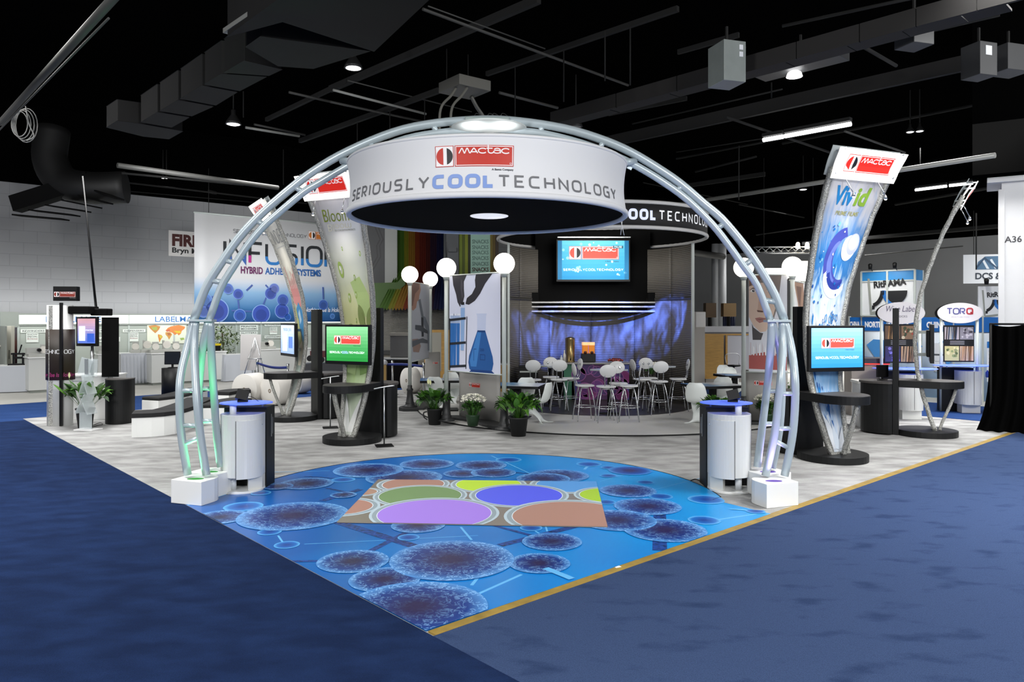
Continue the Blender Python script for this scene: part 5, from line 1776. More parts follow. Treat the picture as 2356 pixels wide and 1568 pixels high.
# blue moving light thrown on the wall by projectors in the bar
def gobo(name, loc, target, e, size, seed):
    o = lamp('SPOT', name, loc, e, (.10, .20, 1.0), target, spot_size=size, spot_blend=.35, shadow_soft_size=.01)
    d = o.data
    d.use_nodes = True
    nt = d.node_tree
    em = nt.nodes['Emission']
    tc = nt.nodes.new('ShaderNodeTexCoord')
    sp_ = nt.nodes.new('ShaderNodeSeparateXYZ'); nt.links.new(tc.outputs['Normal'], sp_.inputs[0])
    mp = nt.nodes.new('ShaderNodeMapping'); mp.inputs['Scale'].default_value = (13, 5, 1); mp.inputs['Location'].default_value = (seed, seed * 2, 0)
    nt.links.new(tc.outputs['Normal'], mp.inputs[0])
    n = nt.nodes.new('ShaderNodeTexNoise'); n.inputs['Scale'].default_value = 1.0; n.inputs['Detail'].default_value = 3; n.inputs['Distortion'].default_value = 1.2
    nt.links.new(mp.outputs[0], n.inputs['Vector'])
    r = nt.nodes.new('ShaderNodeValToRGB')
    r.color_ramp.elements[0].position = .42; r.color_ramp.elements[0].color = (.02, .02, .02, 1)
    r.color_ramp.elements[1].position = .68; r.color_ramp.elements[1].color = (1, 1, 1, 1)
    nt.links.new(n.outputs['Fac'], r.inputs[0])
    nt.links.new(r.outputs[0], em.inputs['Strength'])


for k, (tx, ty, tz, e, sz, lx) in enumerate([(.25, 20.4, 1.65, 6500, 17, .9), (.9, 21.0, 1.75, 6500, 17, 1.3), (1.6, 21.4, 1.75, 6500, 17, 1.8), (2.3, 21.5, 1.7, 6500, 17, 2.2), (3.0, 21.4, 1.75, 6500, 17, 2.7), (3.7, 21.0, 1.75, 6500, 17, 3.2), (4.2, 20.5, 2.1, 8000, 19, 3.6)]):
    gobo('water_projector', (lx, 17.0, 4.4), (tx, ty, tz), e, radians(sz), k * 3.7)

# ================================================================== bar stools and tables
def make_stool():
    t = thing('bar_stool', 'x', 'bar stool', (0, 0, 0), 0, 'white bar stools round the high tables')
    W_ = mat('stool_white', '#d5d6d6', .35)
    CH = mat('chrome', '#b9bcbf', .2, .9)
    mb = MB(); mb.prism(rrect(0, 0, .40, .38, .12, 5), .735, .765); mb.build('seat', W_, t, bevel=.01)
    for sx, sy in ((-1, -1), (1, -1), (1, 1), (-1, 1)):
        mb = MB(); mb.tube(smooth_path([(sx * .09, sy * .09, .735), (sx * .14, sy * .14, .55), (sx * .19, sy * .19, .2), (sx * .21, sy * .21, .0)], 4), .011, 8); mb.build('leg', CH, t)
    mb = MB(); mb.tube([(.205 * cos(a) * 1.1, .205 * sin(a) * 1.1, .30) for a in [2 * pi * k / 28 for k in range(28)]], .010, 8, closed=True); mb.build('foot_ring', CH, t)
    mb = MB(); mb.lathe([(.08, .69), (.10, .735)], n=16); mb.build('swivel_plate', W_, t)
    for sx in (-1, 1):
        mb = MB(); mb.tube(smooth_path([(sx * .05, .12, .735), (sx * .06, .20, .80), (sx * .065, .22, .95), (sx * .065, .225, 1.10)], 4), .009, 8); mb.build('back_rod', CH, t)
    mb = MB(); mb.grid(lambda u, v: (0, 0, 0), 1, 1)
    mb = MB()
    R = Matrix.Rotation(radians(82), 3, 'X')
    mb.lathe([(.001, -.012), (.17, -.008), (.18, 0), (.17, .010), (.001, .014)], (0, .235, 1.09), 30, M=R, sy=.78); mb.build('backrest', W_, t)
    for sx in (-1, 1):
        mb = MB(); mb.lathe([(.028, 0), (.028, .012), (.015, .016)], (sx * .065, .222, 1.09), 14, M=Matrix.Rotation(radians(82), 3, 'X')); mb.build('back_mount', CH, t)
    return t


ZF = .052
stool0 = make_stool()
def stool(label, px, seat_y, back_dx, first=[True]):
    """px, seat_y: seat centre in the picture; back_dx: where its back points (angle from the far side, turning left)"""
    d = (EYE - .75 - ZF) * FOC / (seat_y - HZ)
    loc = ((px - CX) / FOC * d, d, ZF)
    if first[0]:
        first[0] = False
        stool0.location = loc; stool0.rotation_euler = (0, 0, back_dx); stool0['label'] = label
        return
    dup(stool0, loc, back_dx, label)


Z = lambda zx, zy: (1160 + zx / 3.267, 540 + zy / 3.267)
for label, zx, zy, rot in [
    ('bar stool with its back to the camera, beside the black bin at left', 215, 1088, pi),
    ('bar stool with its back to the camera between the black bin and bar counter', 412, 1086, pi),
    ('bar stool on the far side of the left high table', 352, 1068, 0),
    ('bar stool at the right side of the left high table turned to the side', 500, 1078, -1.3),
    ('bar stool at the middle high table with its back straight to the camera', 766, 1138, pi + .05),
    ('bar stool left of the middle high table turned sideways', 605, 1130, 1.75),
    ('bar stool on the far side of the middle high table', 858, 1115, 0),
    ('bar stool right of the middle high table turned sideways', 938, 1133, -1.7),
    ('bar stool at the left side of the right high table turned sideways', 1036, 1085, 1.8),
    ('bar stool at the right high table with its back to the camera', 1162, 1100, pi),
    ('bar stool on the far side of the right high table', 1085, 1076, .1),
    ('bar stool right of the right high table with its back to the wall end', 1306, 1082, -1.6),
]:
    stool(label, *Z(zx, zy), rot)
def make_table(label, px, py, d, first=None):
    t = thing('high_table', label, 'bar table', (((px - CX) / FOC * d), d, ZF), 0, 'square high tables')
    mb = MB(); mb.box((0, 0, 1.0), (.62, .62, .035), .6); mb.build('tabletop', mat('table_pale', '#a9b0b6', .3), t, bevel=.006)
    mb = MB(); mb.tube([(0, 0, .02), (0, 0, .98)], .04, 14); mb.build('column', BLACK, t)
    mb = MB(); mb.lathe([(.25, 0), (.25, .015), (.06, .04)], n=28); mb.build('foot', BLACK, t)
    return t
ht0 = make_table('square high table at the left in front of the curved wall', *Z(343, 985), 18.9)
for lab, zx, zy, d in (('square high table in the middle before the purple bar counter', 788, 1022, 17.35), ('square high table at the right in front of the curved wall', 1155, 990, 18.5)):
    px, py = Z(zx, zy)
    dup(ht0, ((px - CX) / FOC * d, d, ZF), .1, lab)


# ================================================================== moulded white chairs and low tables
def make_shell():
    t = thing('moulded_chair', 'x', 'chair', (0, 0, 0), 0, 'white one piece cantilever chairs')
    prof = smooth_path([(0, .26, .86), (0, .255, .74), (0, .22, .60), (0, .17, .48), (0, .08, .42), (0, -.08, .42), (0, -.20, .43), (0, -.245, .40), (0, -.22, .33), (0, -.10, .24), (0, .0, .15), (0, .04, .07), (0, .02, .03), (0, -.02, .012)], 3)
    wid = [(0, .13), (.05, .20), (.15, .235), (.3, .22), (.42, .23), (.52, .24), (.60, .22), (.70, .13), (.80, .11), (.9, .19), (1.0, .25)]
    n = len(prof) - 1
    def fn(u, v):
        p = prof[min(n, int(round(v * n)))]
        w = interp(wid, v)
        x = (2 * u - 1) * w
        e = (2 * u - 1) ** 2
        up = .06 * e if v < .62 else -.04 * e
        fwd = -.07 * e if v < .35 else 0
        spread = (.26 * e if v > .82 else 0) * (v - .82) / .18
        return (x, p.y + fwd + spread, max(.006, p.z + (up if v > .3 else 0)))
    mb = MB(); mb.grid(fn, 8, n); mb.build('shell', CHAIR_W, t, solid=.014, sub=1)
    return t


ch0 = make_shell()
def chair(label, px, py, rot, first=[True], z=.014):
    p = F(px, py, z)
    if first[0]:
        first[0] = False
        ch0.location = p; ch0.rotation_euler = (0, 0, rot); ch0['label'] = label
    else:
        dup(ch0, p, rot, label)


for a in [('moulded chair turned left beside the bushy plant on the platform', 1242, 972, -2.0, ), ('moulded chair close behind the bushy plant with its back to the camera', 1205, 952, pi + .3),
          ('moulded chair with its back to the camera behind the right cabinet', 1606, 972, pi - .5), ('moulded chair just right of it behind the blue glass top', 1660, 950, pi - .1),
          ('moulded chair directly behind the lily left of the flask banner', 1006, 948, pi - .25), ('moulded chair behind the flask banner\'s left lamp post', 1040, 930, pi - .1),
          ('moulded chair seen over the low panel under the flask banner', 1076, 915, .1),
          ('moulded chair on the far side of the right low table', 1686, 918, 0.2), ('moulded chair half hidden by the far low table at right', 1672, 908, .3), ('moulded chair between the right arch leg and the black slab', 1808, 940, 1.2)]:
    chair(a[0], a[1], a[2], a[3], z=.045 if 1190 < a[1] < 1665 else .014)
TT = ramp_mat('printed_tabletop', [(0, '#2f6fb8'), (.35, '#7fb2dc'), (.6, '#dfe8f0'), (1, '#e6ebf2')], 'x', noise=(3, .5), rough=.2)
def low_table(label, px, py, d, w, l, rot, h=.74):
    t = thing('low_table', label, 'table', ((px - CX) / FOC * d, d, .045), rot, 'low tables with blue printed tops')
    mb = MB(); mb.grid(lambda u, v: (-w / 2 + w * u, -l / 2 + l * v, h), 1, 1); mb.build('printed_top', TT, t)
    mb = MB(); mb.box((0, 0, h - .03), (w, l, .055)); mb.build('tabletop', BLACK_LAM, t)
    mb = MB(); mb.box((0, 0, h / 2 - .03), (.12, .12, h - .06)); mb.build('column', BLACK, t)
    mb = MB(); mb.box((0, 0, .015), (.5, .5, .03)); mb.build('foot', BLACK, t, bevel=.01)
low_table('low blue printed table left of the bar behind the bushy plant', 1192, 890, 16.6, 1.1, .9, -.25)
low_table('low pale blue printed table behind the right cabinet', 1640, 893, 16.6, 1.1, .9, .3)
low_table('low blue printed table behind the lily and flask banner', 1030, 871, 18.0, 1.3, .8, .1)
low_table('small far low table against the blond wood counter at right', 1690, 873, 19.5, .8, .8, .2)

# ================================================================== far left: counters under the grey block wall
UA = atan2(U.y, U.x)


def onB(px, b, z=0.0):
    k = (px - CX) / FOC
    d = b / (k * V.x + V.y)
    return Vector((k * d, d, z))


def onA(px, a, z=0.0):
    k = (px - CX) / FOC
    d = a / (k * U.x + U.y)
    return Vector((k * d, d, z))


def zat(py, d):
    return EYE + (HZ - py) * d / FOC


BACKP = mat('booth_grey_panel', '#aeb4ad', .6)
BW = 29.0
t = thing('booth_wall', 'grey panel back wall with bright white header and blue lettering', 'booth wall', onB(42, BW), UA)
o0 = onB(42, BW)
X_ = lambda px: (onB(px, BW) - o0).dot(U)
pxs = [42, 168, 296, 400, 504, 543, 600, 690, 800]
for k in range(len(pxs) - 1):
    x0, x1 = X_(pxs[k]), X_(pxs[k + 1])
    mb = MB(); mb.box(((x0 + x1) / 2, .03, 1.0), (x1 - x0 - .04, .04, 1.98)); mb.build('wall_panel', BACKP, t)
    mb = MB(); mb.box(((x0 + x1) / 2, -.02, 2.2), (x1 - x0 - .04, .04, .30)); mb.build('header_panel', mat('header_white', '#f2f5ee', .4, emit=.55), t)
for px in pxs:
    mb = MB(); mb.box((X_(px), .0, 1.2), (.06, .06, 2.4)); mb.build('upright', ALU, t)
for z in (2.02, 2.38):
    mb = MB(); mb.box(((X_(42) + X_(800)) / 2, -.01, z), (X_(800) - X_(42), .08, .05)); mb.build('rail', mat('rail_grey', '#8f948e', .5), t)
pr = Print()
pr.text('LABELMATE', X_(356), 2.11, .20, '#2f6fb5', 1, bold=.012, align='l', width=X_(463) - X_(356))
pr.text('LABELMATE', X_(232), 2.11, .20, '#2f6fb5', 1, bold=.012, align='r', width=X_(463) - X_(356))
pr.build('header_lettering', t, flat((0, -.042, 0), (1, 0, 0), (0, 0, 1)))
lamp('AREA', 'header_light', o0 + U * X_(420) - V * 1.3 + Vector((0, 0, 2.6)), 120, (.96, 1, .96), o0 + U * X_(420) + Vector((0, 0, 1.2)), shape='RECTANGLE', size=14, size_y=.3)
lamp('AREA', 'wall_wash', o0 + U * X_(300) + V * .2 + Vector((0, 0, 2.55)), 100, (1, 1, 1), o0 + U * X_(300) + V * 1.0 + Vector((0, 0, 3.3)), shape='RECTANGLE', size=16, size_y=.2)
mb = MB(); mb.box((-.55, -.7, 1.0), (.05, 1.6, 2.0)); mb.box((-.25, .0, 2.2), (.5, .1, .5)); mb.build('side_panel', mat('rail_grey', '#8f948e', .5), t)


def wall_sign(label, x0, y0, x1, y1, lines, bg='#e8ece6', fg='#3b4140', extra=None):
    d = onB((x0 + x1) / 2, BW).y
    z0, z1 = zat(y1, d), zat(y0, d)
    w = X_(x1) - X_(x0)
    t = thing('wall_sign', label, 'sign', o0 + U * (X_(x0) + w / 2) - V * .02 + Vector((0, 0, (z0 + z1) / 2)), UA)
    mb = MB(); mb.box((0, 0, 0), (w, .015, z1 - z0)); b_ = mb.build('sign_board', inkm(bg), t)
    pr = Print()
    h = (z1 - z0) / (len(lines) + .4)
    for i, ln in enumerate(lines):
        if ln:
            s_, c_ = ln if isinstance(ln, tuple) else (ln, fg)
            pr.text(s_, 0, (z1 - z0) / 2 - h * (i + 1), h * .66, c_, 1, bold=.015, width=w * .86)
    if extra:
        extra(pr, w, z1 - z0)
    if pr.p:
        pr.build('sign_print', b_, flat((0, -.009, 0), (1, 0, 0), (0, 0, 1)))
    return t


def world_map(p, w, h):
    def pg(pts, c, l=2):
        p.add([((a - .5) * w, (b - .5) * h) for a, b in pts], c, l)
    pg([(.03, .93), (.2, .98), (.33, .9), (.3, .75), (.24, .62), (.2, .55), (.14, .66), (.07, .8)], '#c98b4a'); pg([(.1, .85), (.24, .88), (.25, .72), (.16, .70)], '#a8b35c', 3)
    pg([(.27, .50), (.36, .45), (.39, .36), (.33, .18), (.31, .06), (.29, .22), (.27, .38)], '#d98a3c'); pg([(.3, .46), (.38, .4), (.35, .28), (.31, .32)], '#cfc04a', 3)
    pg([(.36, .95), (.44, .97), (.42, .84), (.38, .82)], '#dfe6ea')
    pg([(.46, .60), (.58, .60), (.63, .48), (.58, .30), (.55, .20), (.52, .34), (.46, .48)], '#d39a4f'); pg([(.5, .56), (.58, .55), (.6, .45), (.53, .42)], '#b9724a', 3)
    pg([(.46, .68), (.52, .82), (.6, .90), (.8, .97), (.97, .88), (.95, .76), (.88, .66), (.86, .52), (.8, .42), (.76, .52), (.7, .44), (.64, .56), (.56, .62)], '#e08a4a'); pg([(.66, .66), (.84, .66), (.86, .54), (.76, .54)], '#dfc23c', 3); pg([(.46, .68), (.56, .76), (.58, .66), (.5, .62)], '#cf6a52', 3)
    pg([(.83, .28), (.93, .30), (.95, .20), (.86, .16)], '#9fb85c')


wall_sign('white sign reading REWINDERS on the grey panel wall', 47, 757, 106, 765, ['REWINDERS'])
wall_sign('white show special card under the REWINDERS sign', 60, 766, 88, 787, ['SHOW', 'SPECIAL', ('5% Discount', '#8a4a52'), ''])
wall_sign('white sign reading COUNTERS on the grey panel wall', 216, 757, 265, 764, ['COUNTERS'])
wall_sign('white sign reading Habla Espanol on the grey panel wall', 210, 775, 276, 786, ['Habla Español'])
wall_sign('white sign reading DISPENSERS on the grey panel wall', 282, 757, 334, 764, ['DISPENSERS'])
wall_sign('white show special card under the DISPENSERS sign', 297, 765, 318, 785, ['SHOW', 'SPECIAL', ('5% Discount', '#8a4a52'), ''])
wall_sign('coloured world map on the grey panel wall', 338, 746, 428, 790, [], '#e6e8d6', '#3b4140', world_map)
wall_sign('white sign reading CHUCKS beside the left arch leg', 450, 757, 474, 764, ['CHUCKS'])
wall_sign('white two line sign reading PRINTER MECHANISMS', 551, 747, 593, 760, ['PRINTER', 'MECHANISMS'])
wall_sign('white sign reading SLITTERS under the two line sign', 551, 762, 592, 769, ['SLITTERS'])
wall_sign('white web address sign under the SLITTERS sign', 546, 771, 599, 778, ['www.labelmate.com'])
wall_sign('white sign reading REWINDERS partly hidden behind the turned monitor', 608, 743, 646, 750, ['REWINDERS'])
wall_sign('white show special card above the UNWINDERS sign', 620, 752, 637, 769, ['SHOW', 'SPECIAL', ('5% Discount', '#8a4a52'), ''])
wall_sign('white sign reading UNWINDERS beside the turned monitor', 608, 771, 647, 778, ['UNWINDERS'])

# counters of that booth
LAMW = mat('counter_white', '#c9cbc9', .45)


def counter(label, px0, px1, b, h=1.06, dep=.7, drape=None):
    p, q = onB(px0, b), onB(px1, b)
    L = (q - p).dot(U)
    t = thing('booth_counter', label, 'counter', p, UA)
    mb = MB(); mb.box((L / 2, dep / 2, h / 2 + .04), (L, dep, h - .08)); mb.build('counter_body', LAMW, t, bevel=.006)
    mb = MB(); mb.box((L / 2, dep / 2, h + .0), (L + .06, dep + .06, .035)); mb.build('counter_top', WHITE_LAM, t, bevel=.005)
    mb = MB(); mb.box((L / 2, dep / 2, .05), (L - .1, dep - .1, .10)); mb.build('counter_plinth', mat('rail_grey', '#8f948e', .5), t)
    if drape:
        mb = MB(); mb.grid(lambda u, v: (L * (drape[0] + (drape[1] - drape[0]) * u), -.05 - .03 * sin(u * 50) * (1.1 - v), .06 + (h - .05) * v), 90, 6); mb.build('satin_skirt', PLASTER, t, solid=.01)
    return t, p


c1, p1 = counter('white counter left of the black columned tower under REWINDERS', 66, 150, 26.3)
c2, p2 = counter('white counter with a satin skirt below the Habla Espanol sign', 226, 345, 27.2, drape=(.42, .98))
c3, p3 = counter('plain white counter below the world map', 349, 521, 26.6)
c4, p4 = counter('grey white counter behind the rope barrier under PRINTER MECHANISMS', 590, 720, 27.0)


def machine(label, px, b, kind, z=1.08):
    t = thing('label_machine', label, 'machine', onB(px, b, z), UA + .1 * (kind - 1), 'small labelling machines on the counters')
    M_ = mat('machine_grey', '#b9bab4', .4, .1)
    mb = MB(); mb.box((0, 0, .05), (.34, .26, .10)); mb.build('machine_base', M_, t, bevel=.01)
    if kind == 0:
        mb = MB(); mb.box((.02, .05, .22), (.20, .05, .28)); mb.build('machine_plate', M_, t, bevel=.005)
        mb = MB(); mb.lathe([(.11, 0), (.11, .1)], (0, -.0, .2), 20, M=Matrix.Rotation(pi / 2, 3, 'X')); mb.build('label_roll', CREAM_PAPER, t)
    elif kind == 1:
        mb = MB(); mb.box((-.05, .04, .24), (.06, .06, .34)); mb.build('machine_column', M_, t); mb = MB(); mb.lathe([(.13, 0), (.13, .03)], (.05, .0, .26), 20, M=Matrix.Rotation(pi / 2, 3, 'X')); mb.build('label_roll', CREAM_PAPER, t)
    else:
        mb = MB(); mb.box((0, .02, .17), (.4, .2, .2)); mb.build('machine_box', M_, t, bevel=.01); mb = MB(); mb.lathe([(.05, 0), (.05, .12)], (.1, -.08, .2), 16, M=Matrix.Rotation(pi / 2, 3, 'X')); mb.build('machine_roller', BLACK, t)
    return t


for px, b, kd, lb in [(78, 26.6, 2, 'grey machine box on the counter under the REWINDERS sign'), (100, 26.6, 0, 'small machine with a roll beside the black columned tower'),
                      (236, 27.5, 2, 'low grey machine at the left end of the satin skirted counter'), (311, 27.5, 0, 'first labelling machine under the DISPENSERS card, right of the leaflet stand'),
                      (335, 27.4, 1, 'second labelling machine, just left of the world map edge'), (357, 27.0, 0, 'labelling machine under the left part of the world map'), (380, 27.0, 1, 'labelling machine under the middle of the world map'), (404, 27.0, 0, 'labelling machine under the right part of the world map'), (440, 27.0, 1, 'labelling machine partly hidden by the left arch leg'),
                      (604, 27.4, 2, 'grey machine beside the easel on the roped counter'), (622, 27.4, 0, 'machine with a paper roll on the roped counter'), (668, 27.4, 1, 'machine partly hidden behind the turned monitor')]:
    machine(lb, px, b, kd)
t = thing('leaflet_stand', 'small leaflet card stand on the satin skirted counter', 'stand', onB(259, 27.4, 1.08), UA)
mb = MB(); mb.box((0, 0, .17), (.3, .02, .34)); mb.build('leaflet', mat('leaflet_white', '#dfe2ee', .4), t); mb = MB(); mb.box((0, -.012, .18), (.16, .004, .1)); mb.build('leaflet_print', mat('leaflet_blue', '#6f86c0', .4), t)

# ficus, yellow case, skirted side table, easel and rope
t = thing('potted_tree', 'leafy indoor tree behind the counter beside the left arch leg', 'plant', onB(512, 27.9))
mb = MB(); mb.lathe([(.14, 0), (.2, .35), (.001, .35)]); mb.build('pot', POT, t)
mb = MB(); mb.tube(smooth_path([(0, 0, .3), (.03, 0, 1.0), (-.02, .02, 1.7)]), .03, 8); mb.build('trunk', mat('bark', '#5a4a36', .8), t)
rnd = random.Random(17); mb = MB()
for k in range(420):
    a, b_, r = rnd.uniform(0, 6.28), rnd.uniform(-1, 1), .66 * rnd.random() ** .4
    c = Vector((r * cos(a) * sqrt(1 - b_ * b_), r * sin(a) * sqrt(1 - b_ * b_), 1.42 + r * b_ * 1.0))
    d_ = Vector((rnd.uniform(-1, 1), rnd.uniform(-1, 1), rnd.uniform(-.9, .2))).normalized() * .15
    s_ = d_.cross(Vector((0, 0, 1))).normalized() * .04
    mb.poly([c, c + d_ * .5 - s_, c + d_, c + d_ * .5 + s_], rnd.randrange(2))
mb.build('foliage', [LEAF2, mat('leaf_pale', '#6f7f52', .5)], t)
t = thing('tool_case', 'black case with yellow lid on the counter behind the left arch leg', 'case', onB(488, 27.1, 1.08), UA)
mb = MB(); mb.box((0, 0, .09), (.5, .3, .18)); mb.build('case_body', BLACK, t); mb = MB(); mb.box((0, 0, .22), (.52, .32, .07)); mb.build('case_lid', mat('yellow_lid', '#c9b422', .4), t)


def skirted(label, p, rz, w, dep, h, sag=0.0):
    t = thing('skirted_table', label, 'table', p, rz)
    mb = MB(); mb.box((0, 0, h), (w, dep, .03)); mb.build('tabletop', WHITE_LAM, t, bevel=.005)
    out = rrect(0, 0, w + .04, dep + .04, .06, 3)
    n = len(out)
    mb = MB()
    def fn(u, v):
        i = u * 4 * 22
        s = (u % 1.0) * n
        a, b_ = out[int(s) % n], out[(int(s) + 1) % n]
        f = s - int(s)
        x, y = a[0] + (b_[0] - a[0]) * f, a[1] + (b_[1] - a[1]) * f
        k = 1 + (.035 * sin(u * 2 * pi * 34) + .05) * (1 - v) + sag * (1 - v) * max(0, x)
        return (x * k, y * k, .02 + (h - .02) * v)
    mb.grid(fn, 220, 5); mb.build('satin_skirt', PLASTER, t)
    return t


pL = F(35, 903)
skirted('grey satin skirted table at the left picture edge with a black press on it', pL + Vector((-.25, .45, 0)), .45, 1.5, .8, .80, .12)
t = thing('hand_press', 'small black hand press model on the satin skirted table', 'machine', pL + Vector((-.12, .35, .815)), .2)
mb = MB(); mb.box((0, 0, .02), (.5, .3, .04)); mb.build('press_bed', BLACK, t)
mb = MB()
for sx in (-.14, .12):
    mb.box((sx, 0, .2), (.05, .06, .34))
mb.box((0, 0, .34), (.4, .1, .05)); mb.bar((0, 0, .34), (.08, 0, .62), .03); mb.box((0, 0, .22), (.2, .12, .06)); mb.build('press_frame', BLACK, t)
t = thing('desk_clock', 'square framed white dial beside the black press on the table', 'clock', pL + Vector((.35, .55, .815)), .1)
mb = MB(); mb.box((0, 0, .17), (.28, .04, .34)); mb.build('frame', mat('machine_grey', '#b9bab4', .4, .1), t); mb = MB(); mb.lathe([(.10, 0), (.10, .01)], (0, -.02, .2), 24, M=Matrix.Rotation(pi / 2, 3, 'X')); mb.build('dial', mat('white_paper', '#f4f4f2', .6), t); mb = MB(); mb.box((0, -.021, .17), (.24, .004, .28)); mb.build('backing', BLACK, t)
SUN = ramp_mat('backdrop_sunset_print', [(0, '#3a2438'), (.3, '#5c2a33'), (.5, '#96635a'), (.7, '#a8a0ab'), (1, '#b4b3c0')])
p = A(-30, 850, 25.0)
t = thing('printed_backdrop', 'backdrop panel printed in fading red and grey at the left picture edge', 'banner', (p.x, p.y, 0), .25)
mb = MB(); mb.grid(lambda u, v: (1.05 * u, 0, .55 + 1.78 * v), 1, 1); mb.build('panel', SUN, t, solid=.03); mb = MB(); mb.box((.5, .0, 2.35), (1.2, .05, .04)); mb.build('top_bar', BLACK, t); mb = MB(); mb.box((.5, .3, .3), (1.0, .5, .6)); mb.build('base_cabinet', LAMW, t)
p = F(24, 876)
t = thing('machine_column', 'tall pale machine column behind the satin skirted table', 'machine', A(23, 850, 23.8) * 1, .2); t.location.z = 0
mb = MB(); mb.box((0, 0, 1.0), (.17, .25, 2.0)); mb.build('column_body', mat('beige_steel', '#b0aba0', .45), t, bevel=.008); mb = MB(); mb.box((.03, -.13, 1.1), (.015, .01, .28)); mb.build('slot', BLACK, t)
mb = MB(); mb.tube([(-.32, -.1, .9), (-.32, -.1, 1.35)], .02, 8); mb.box((-.32, -.1, 1.37), (.24, .1, .04)); mb.build('arm', mat('beige_steel', '#b0aba0', .45), t)

skirted('small table draped in pale satin left of the easel', onB(550, 26.4) + V * .3, UA, 1.0, .6, .95, .1)
t = thing('easel', 'metal tripod easel holding a blank grey board', 'easel', A(585, 860, 24.0), .25); t.location.z = 0
for dx, dy in ((-.42, -.1), (.45, -.1), (.0, .5)):
    mb = MB(); mb.tube([(.02, 0, 1.62), (dx, dy, 0)], .014, 8); mb.build('leg', STEEL, t)
mb = MB(); mb.tube([(-.2, -.05, .95), (.24, -.05, .95)], .012, 8); mb.build('crossbar', STEEL, t)
mb = MB(); mb.box((-.12, .12, 1.15), (.62, .02, 1.15), M=Matrix.Rotation(radians(-8), 3, 'X')); mb.build('board', mat('board_grey', '#b3b0ad', .6), t)
ROPE = mat('navy_belt', '#1b2d77', .6)


def stanchion(label, p, h=.98):
    t = thing('rope_post', label, 'barrier post', p, 0, 'chrome rope posts')
    mb = MB(); mb.tube([(0, 0, .02), (0, 0, h)], .03, 12); mb.build('post', STEEL, t); mb = MB(); mb.lathe([(.18, 0), (.18, .02), (.05, .05), (.001, .05)]); mb.build('foot', STEEL, t); mb = MB(); mb.tube([(0, 0, h - .12), (0, 0, h + .02)], .04, 12); mb.build('belt_head', STEEL, t)
    return t


sA, sB = A(592, 840, 22.6), A(662, 850, 20.6)
sA.z = sB.z = 0
stanchion('chrome rope post at the easel\'s right leg', sA); stanchion('chrome rope post behind the pastel pylon\'s shelf', sB)
mb = MB(); mb.grid(lambda u, v: sA.lerp(sB, u) + Vector((0, 0, .86 - .06 * sin(pi * u) + .07 * v)), 12, 1); o = mb.build('barrier_belt', ROPE, solid=.004); tag(o, 'navy barrier belt between the two posts at the easel', 'belt')
sC, sD = A(903, 838, 22.0), A(975, 832, 21.0)
sC.z = sD.z = 0
stanchion('chrome rope post in front of the grey roller shutter', sC); stanchion('chrome rope post behind the microscope banner', sD)
mb = MB(); mb.grid(lambda u, v: (sC + Vector((-1.6, .4, 0))).lerp(sD, u) + Vector((0, 0, .86 - .04 * sin(2 * pi * u) + .07 * v)), 16, 1); o = mb.build('barrier_belt', ROPE, solid=.004); tag(o, 'navy barrier belt passing in front of the roller shutter', 'belt')

# hanging banner with big lettering
BB = 27.0
b0_ = onB(447, BB)
Wb = (onB(795, BB) - b0_).length
zt, zb = zat(488, b0_.y), 2.10
INF = ramp_mat('molecule_banner_print', [(0, '#2b66b4'), (.12, '#4f8fce'), (.28, '#93bde2'), (.38, '#cfd6e0'), (.42, '#d8d9da'), (1, '#d2d3d4')])
t = thing('hanging_banner', 'big hanging banner reading INFUSION with molecule print', 'banner', b0_, UA)
mb = MB(); mb.grid(lambda u, v: (Wb * u, .02 * sin(u * 9), zb + (zt - zb) * v), 12, 2); cl = mb.build('cloth', INF, t, solid=.01)
mb = MB(); mb.tube([(-.02, 0, zt), (Wb + .02, 0, zt)], .03, 8); mb.build('top_rail', ALU, t)
for x in (.5, Wb - .8):
    mb = MB(); mb.tube([(x, 0, zt), (x, 0, zt + 1.6)], .01, 6); mb.build('hanging_wire', STEELD, t)
Xb = lambda px: (onB(px, BB) - b0_).dot(U)
Zb = lambda px, py: zat(py, onB(px, BB).y)
pr = Print()
pr.tagline(Xb(536), Zb(620, 541), .12, .018, 2, '#77787a', '#8d93a0', total=Xb(704) - Xb(536), sx=1.0)
pr.logo(Xb(709), Zb(730, 551), Xb(709 + 62) - Xb(709), 2, red='#c9732a', tag_line=False)
pr.text('HYBRID', Xb(553), Zb(580, 629), .25, '#6a2f5c', 2, bold=.03, align='l', width=Xb(604) - Xb(553))
pr.text('ADHESIVE SYSTEMS', Xb(609), Zb(680, 633), .25, '#2f63a6', 2, bold=.03, align='l', width=Xb(737) - Xb(609))
rnd = random.Random(12)
balls = [(498, 714, 27, '#3f56ad'), (600, 722, 21, '#3a54b0'), (648, 715, 17, '#3c57b2'), (547, 676, 12, '#4a60b4'), (622, 675, 14, '#4a5fb3'), (650, 690, 14, '#4763b5'), (472, 690, 15, '#5f83c6'), (551, 725, 14, '#3a5fb6'), (524, 664, 12, '#5b74bd'), (661, 729, 8, '#2f62bd'), (743, 701, 12, '#3f63b2'), (468, 715, 15, '#5c76bf'), (630, 664, 12, '#6b7cc4'), (764, 727, 6, '#4f86d0')]
for x, y, r, c in balls:
    d = onB(x, BB).y
    R_ = r * d / FOC
    cx_, cz_ = Xb(x), Zb(x, y)
    pr.disc(cx_, cz_, R_ * 1.04, '#86a9dc', 2, n=28); pr.disc(cx_, cz_, R_ * .95, c, 3, n=28); pr.disc(cx_, cz_ - R_ * .1, R_ * .62, hex2(c, .86), 4, n=24)
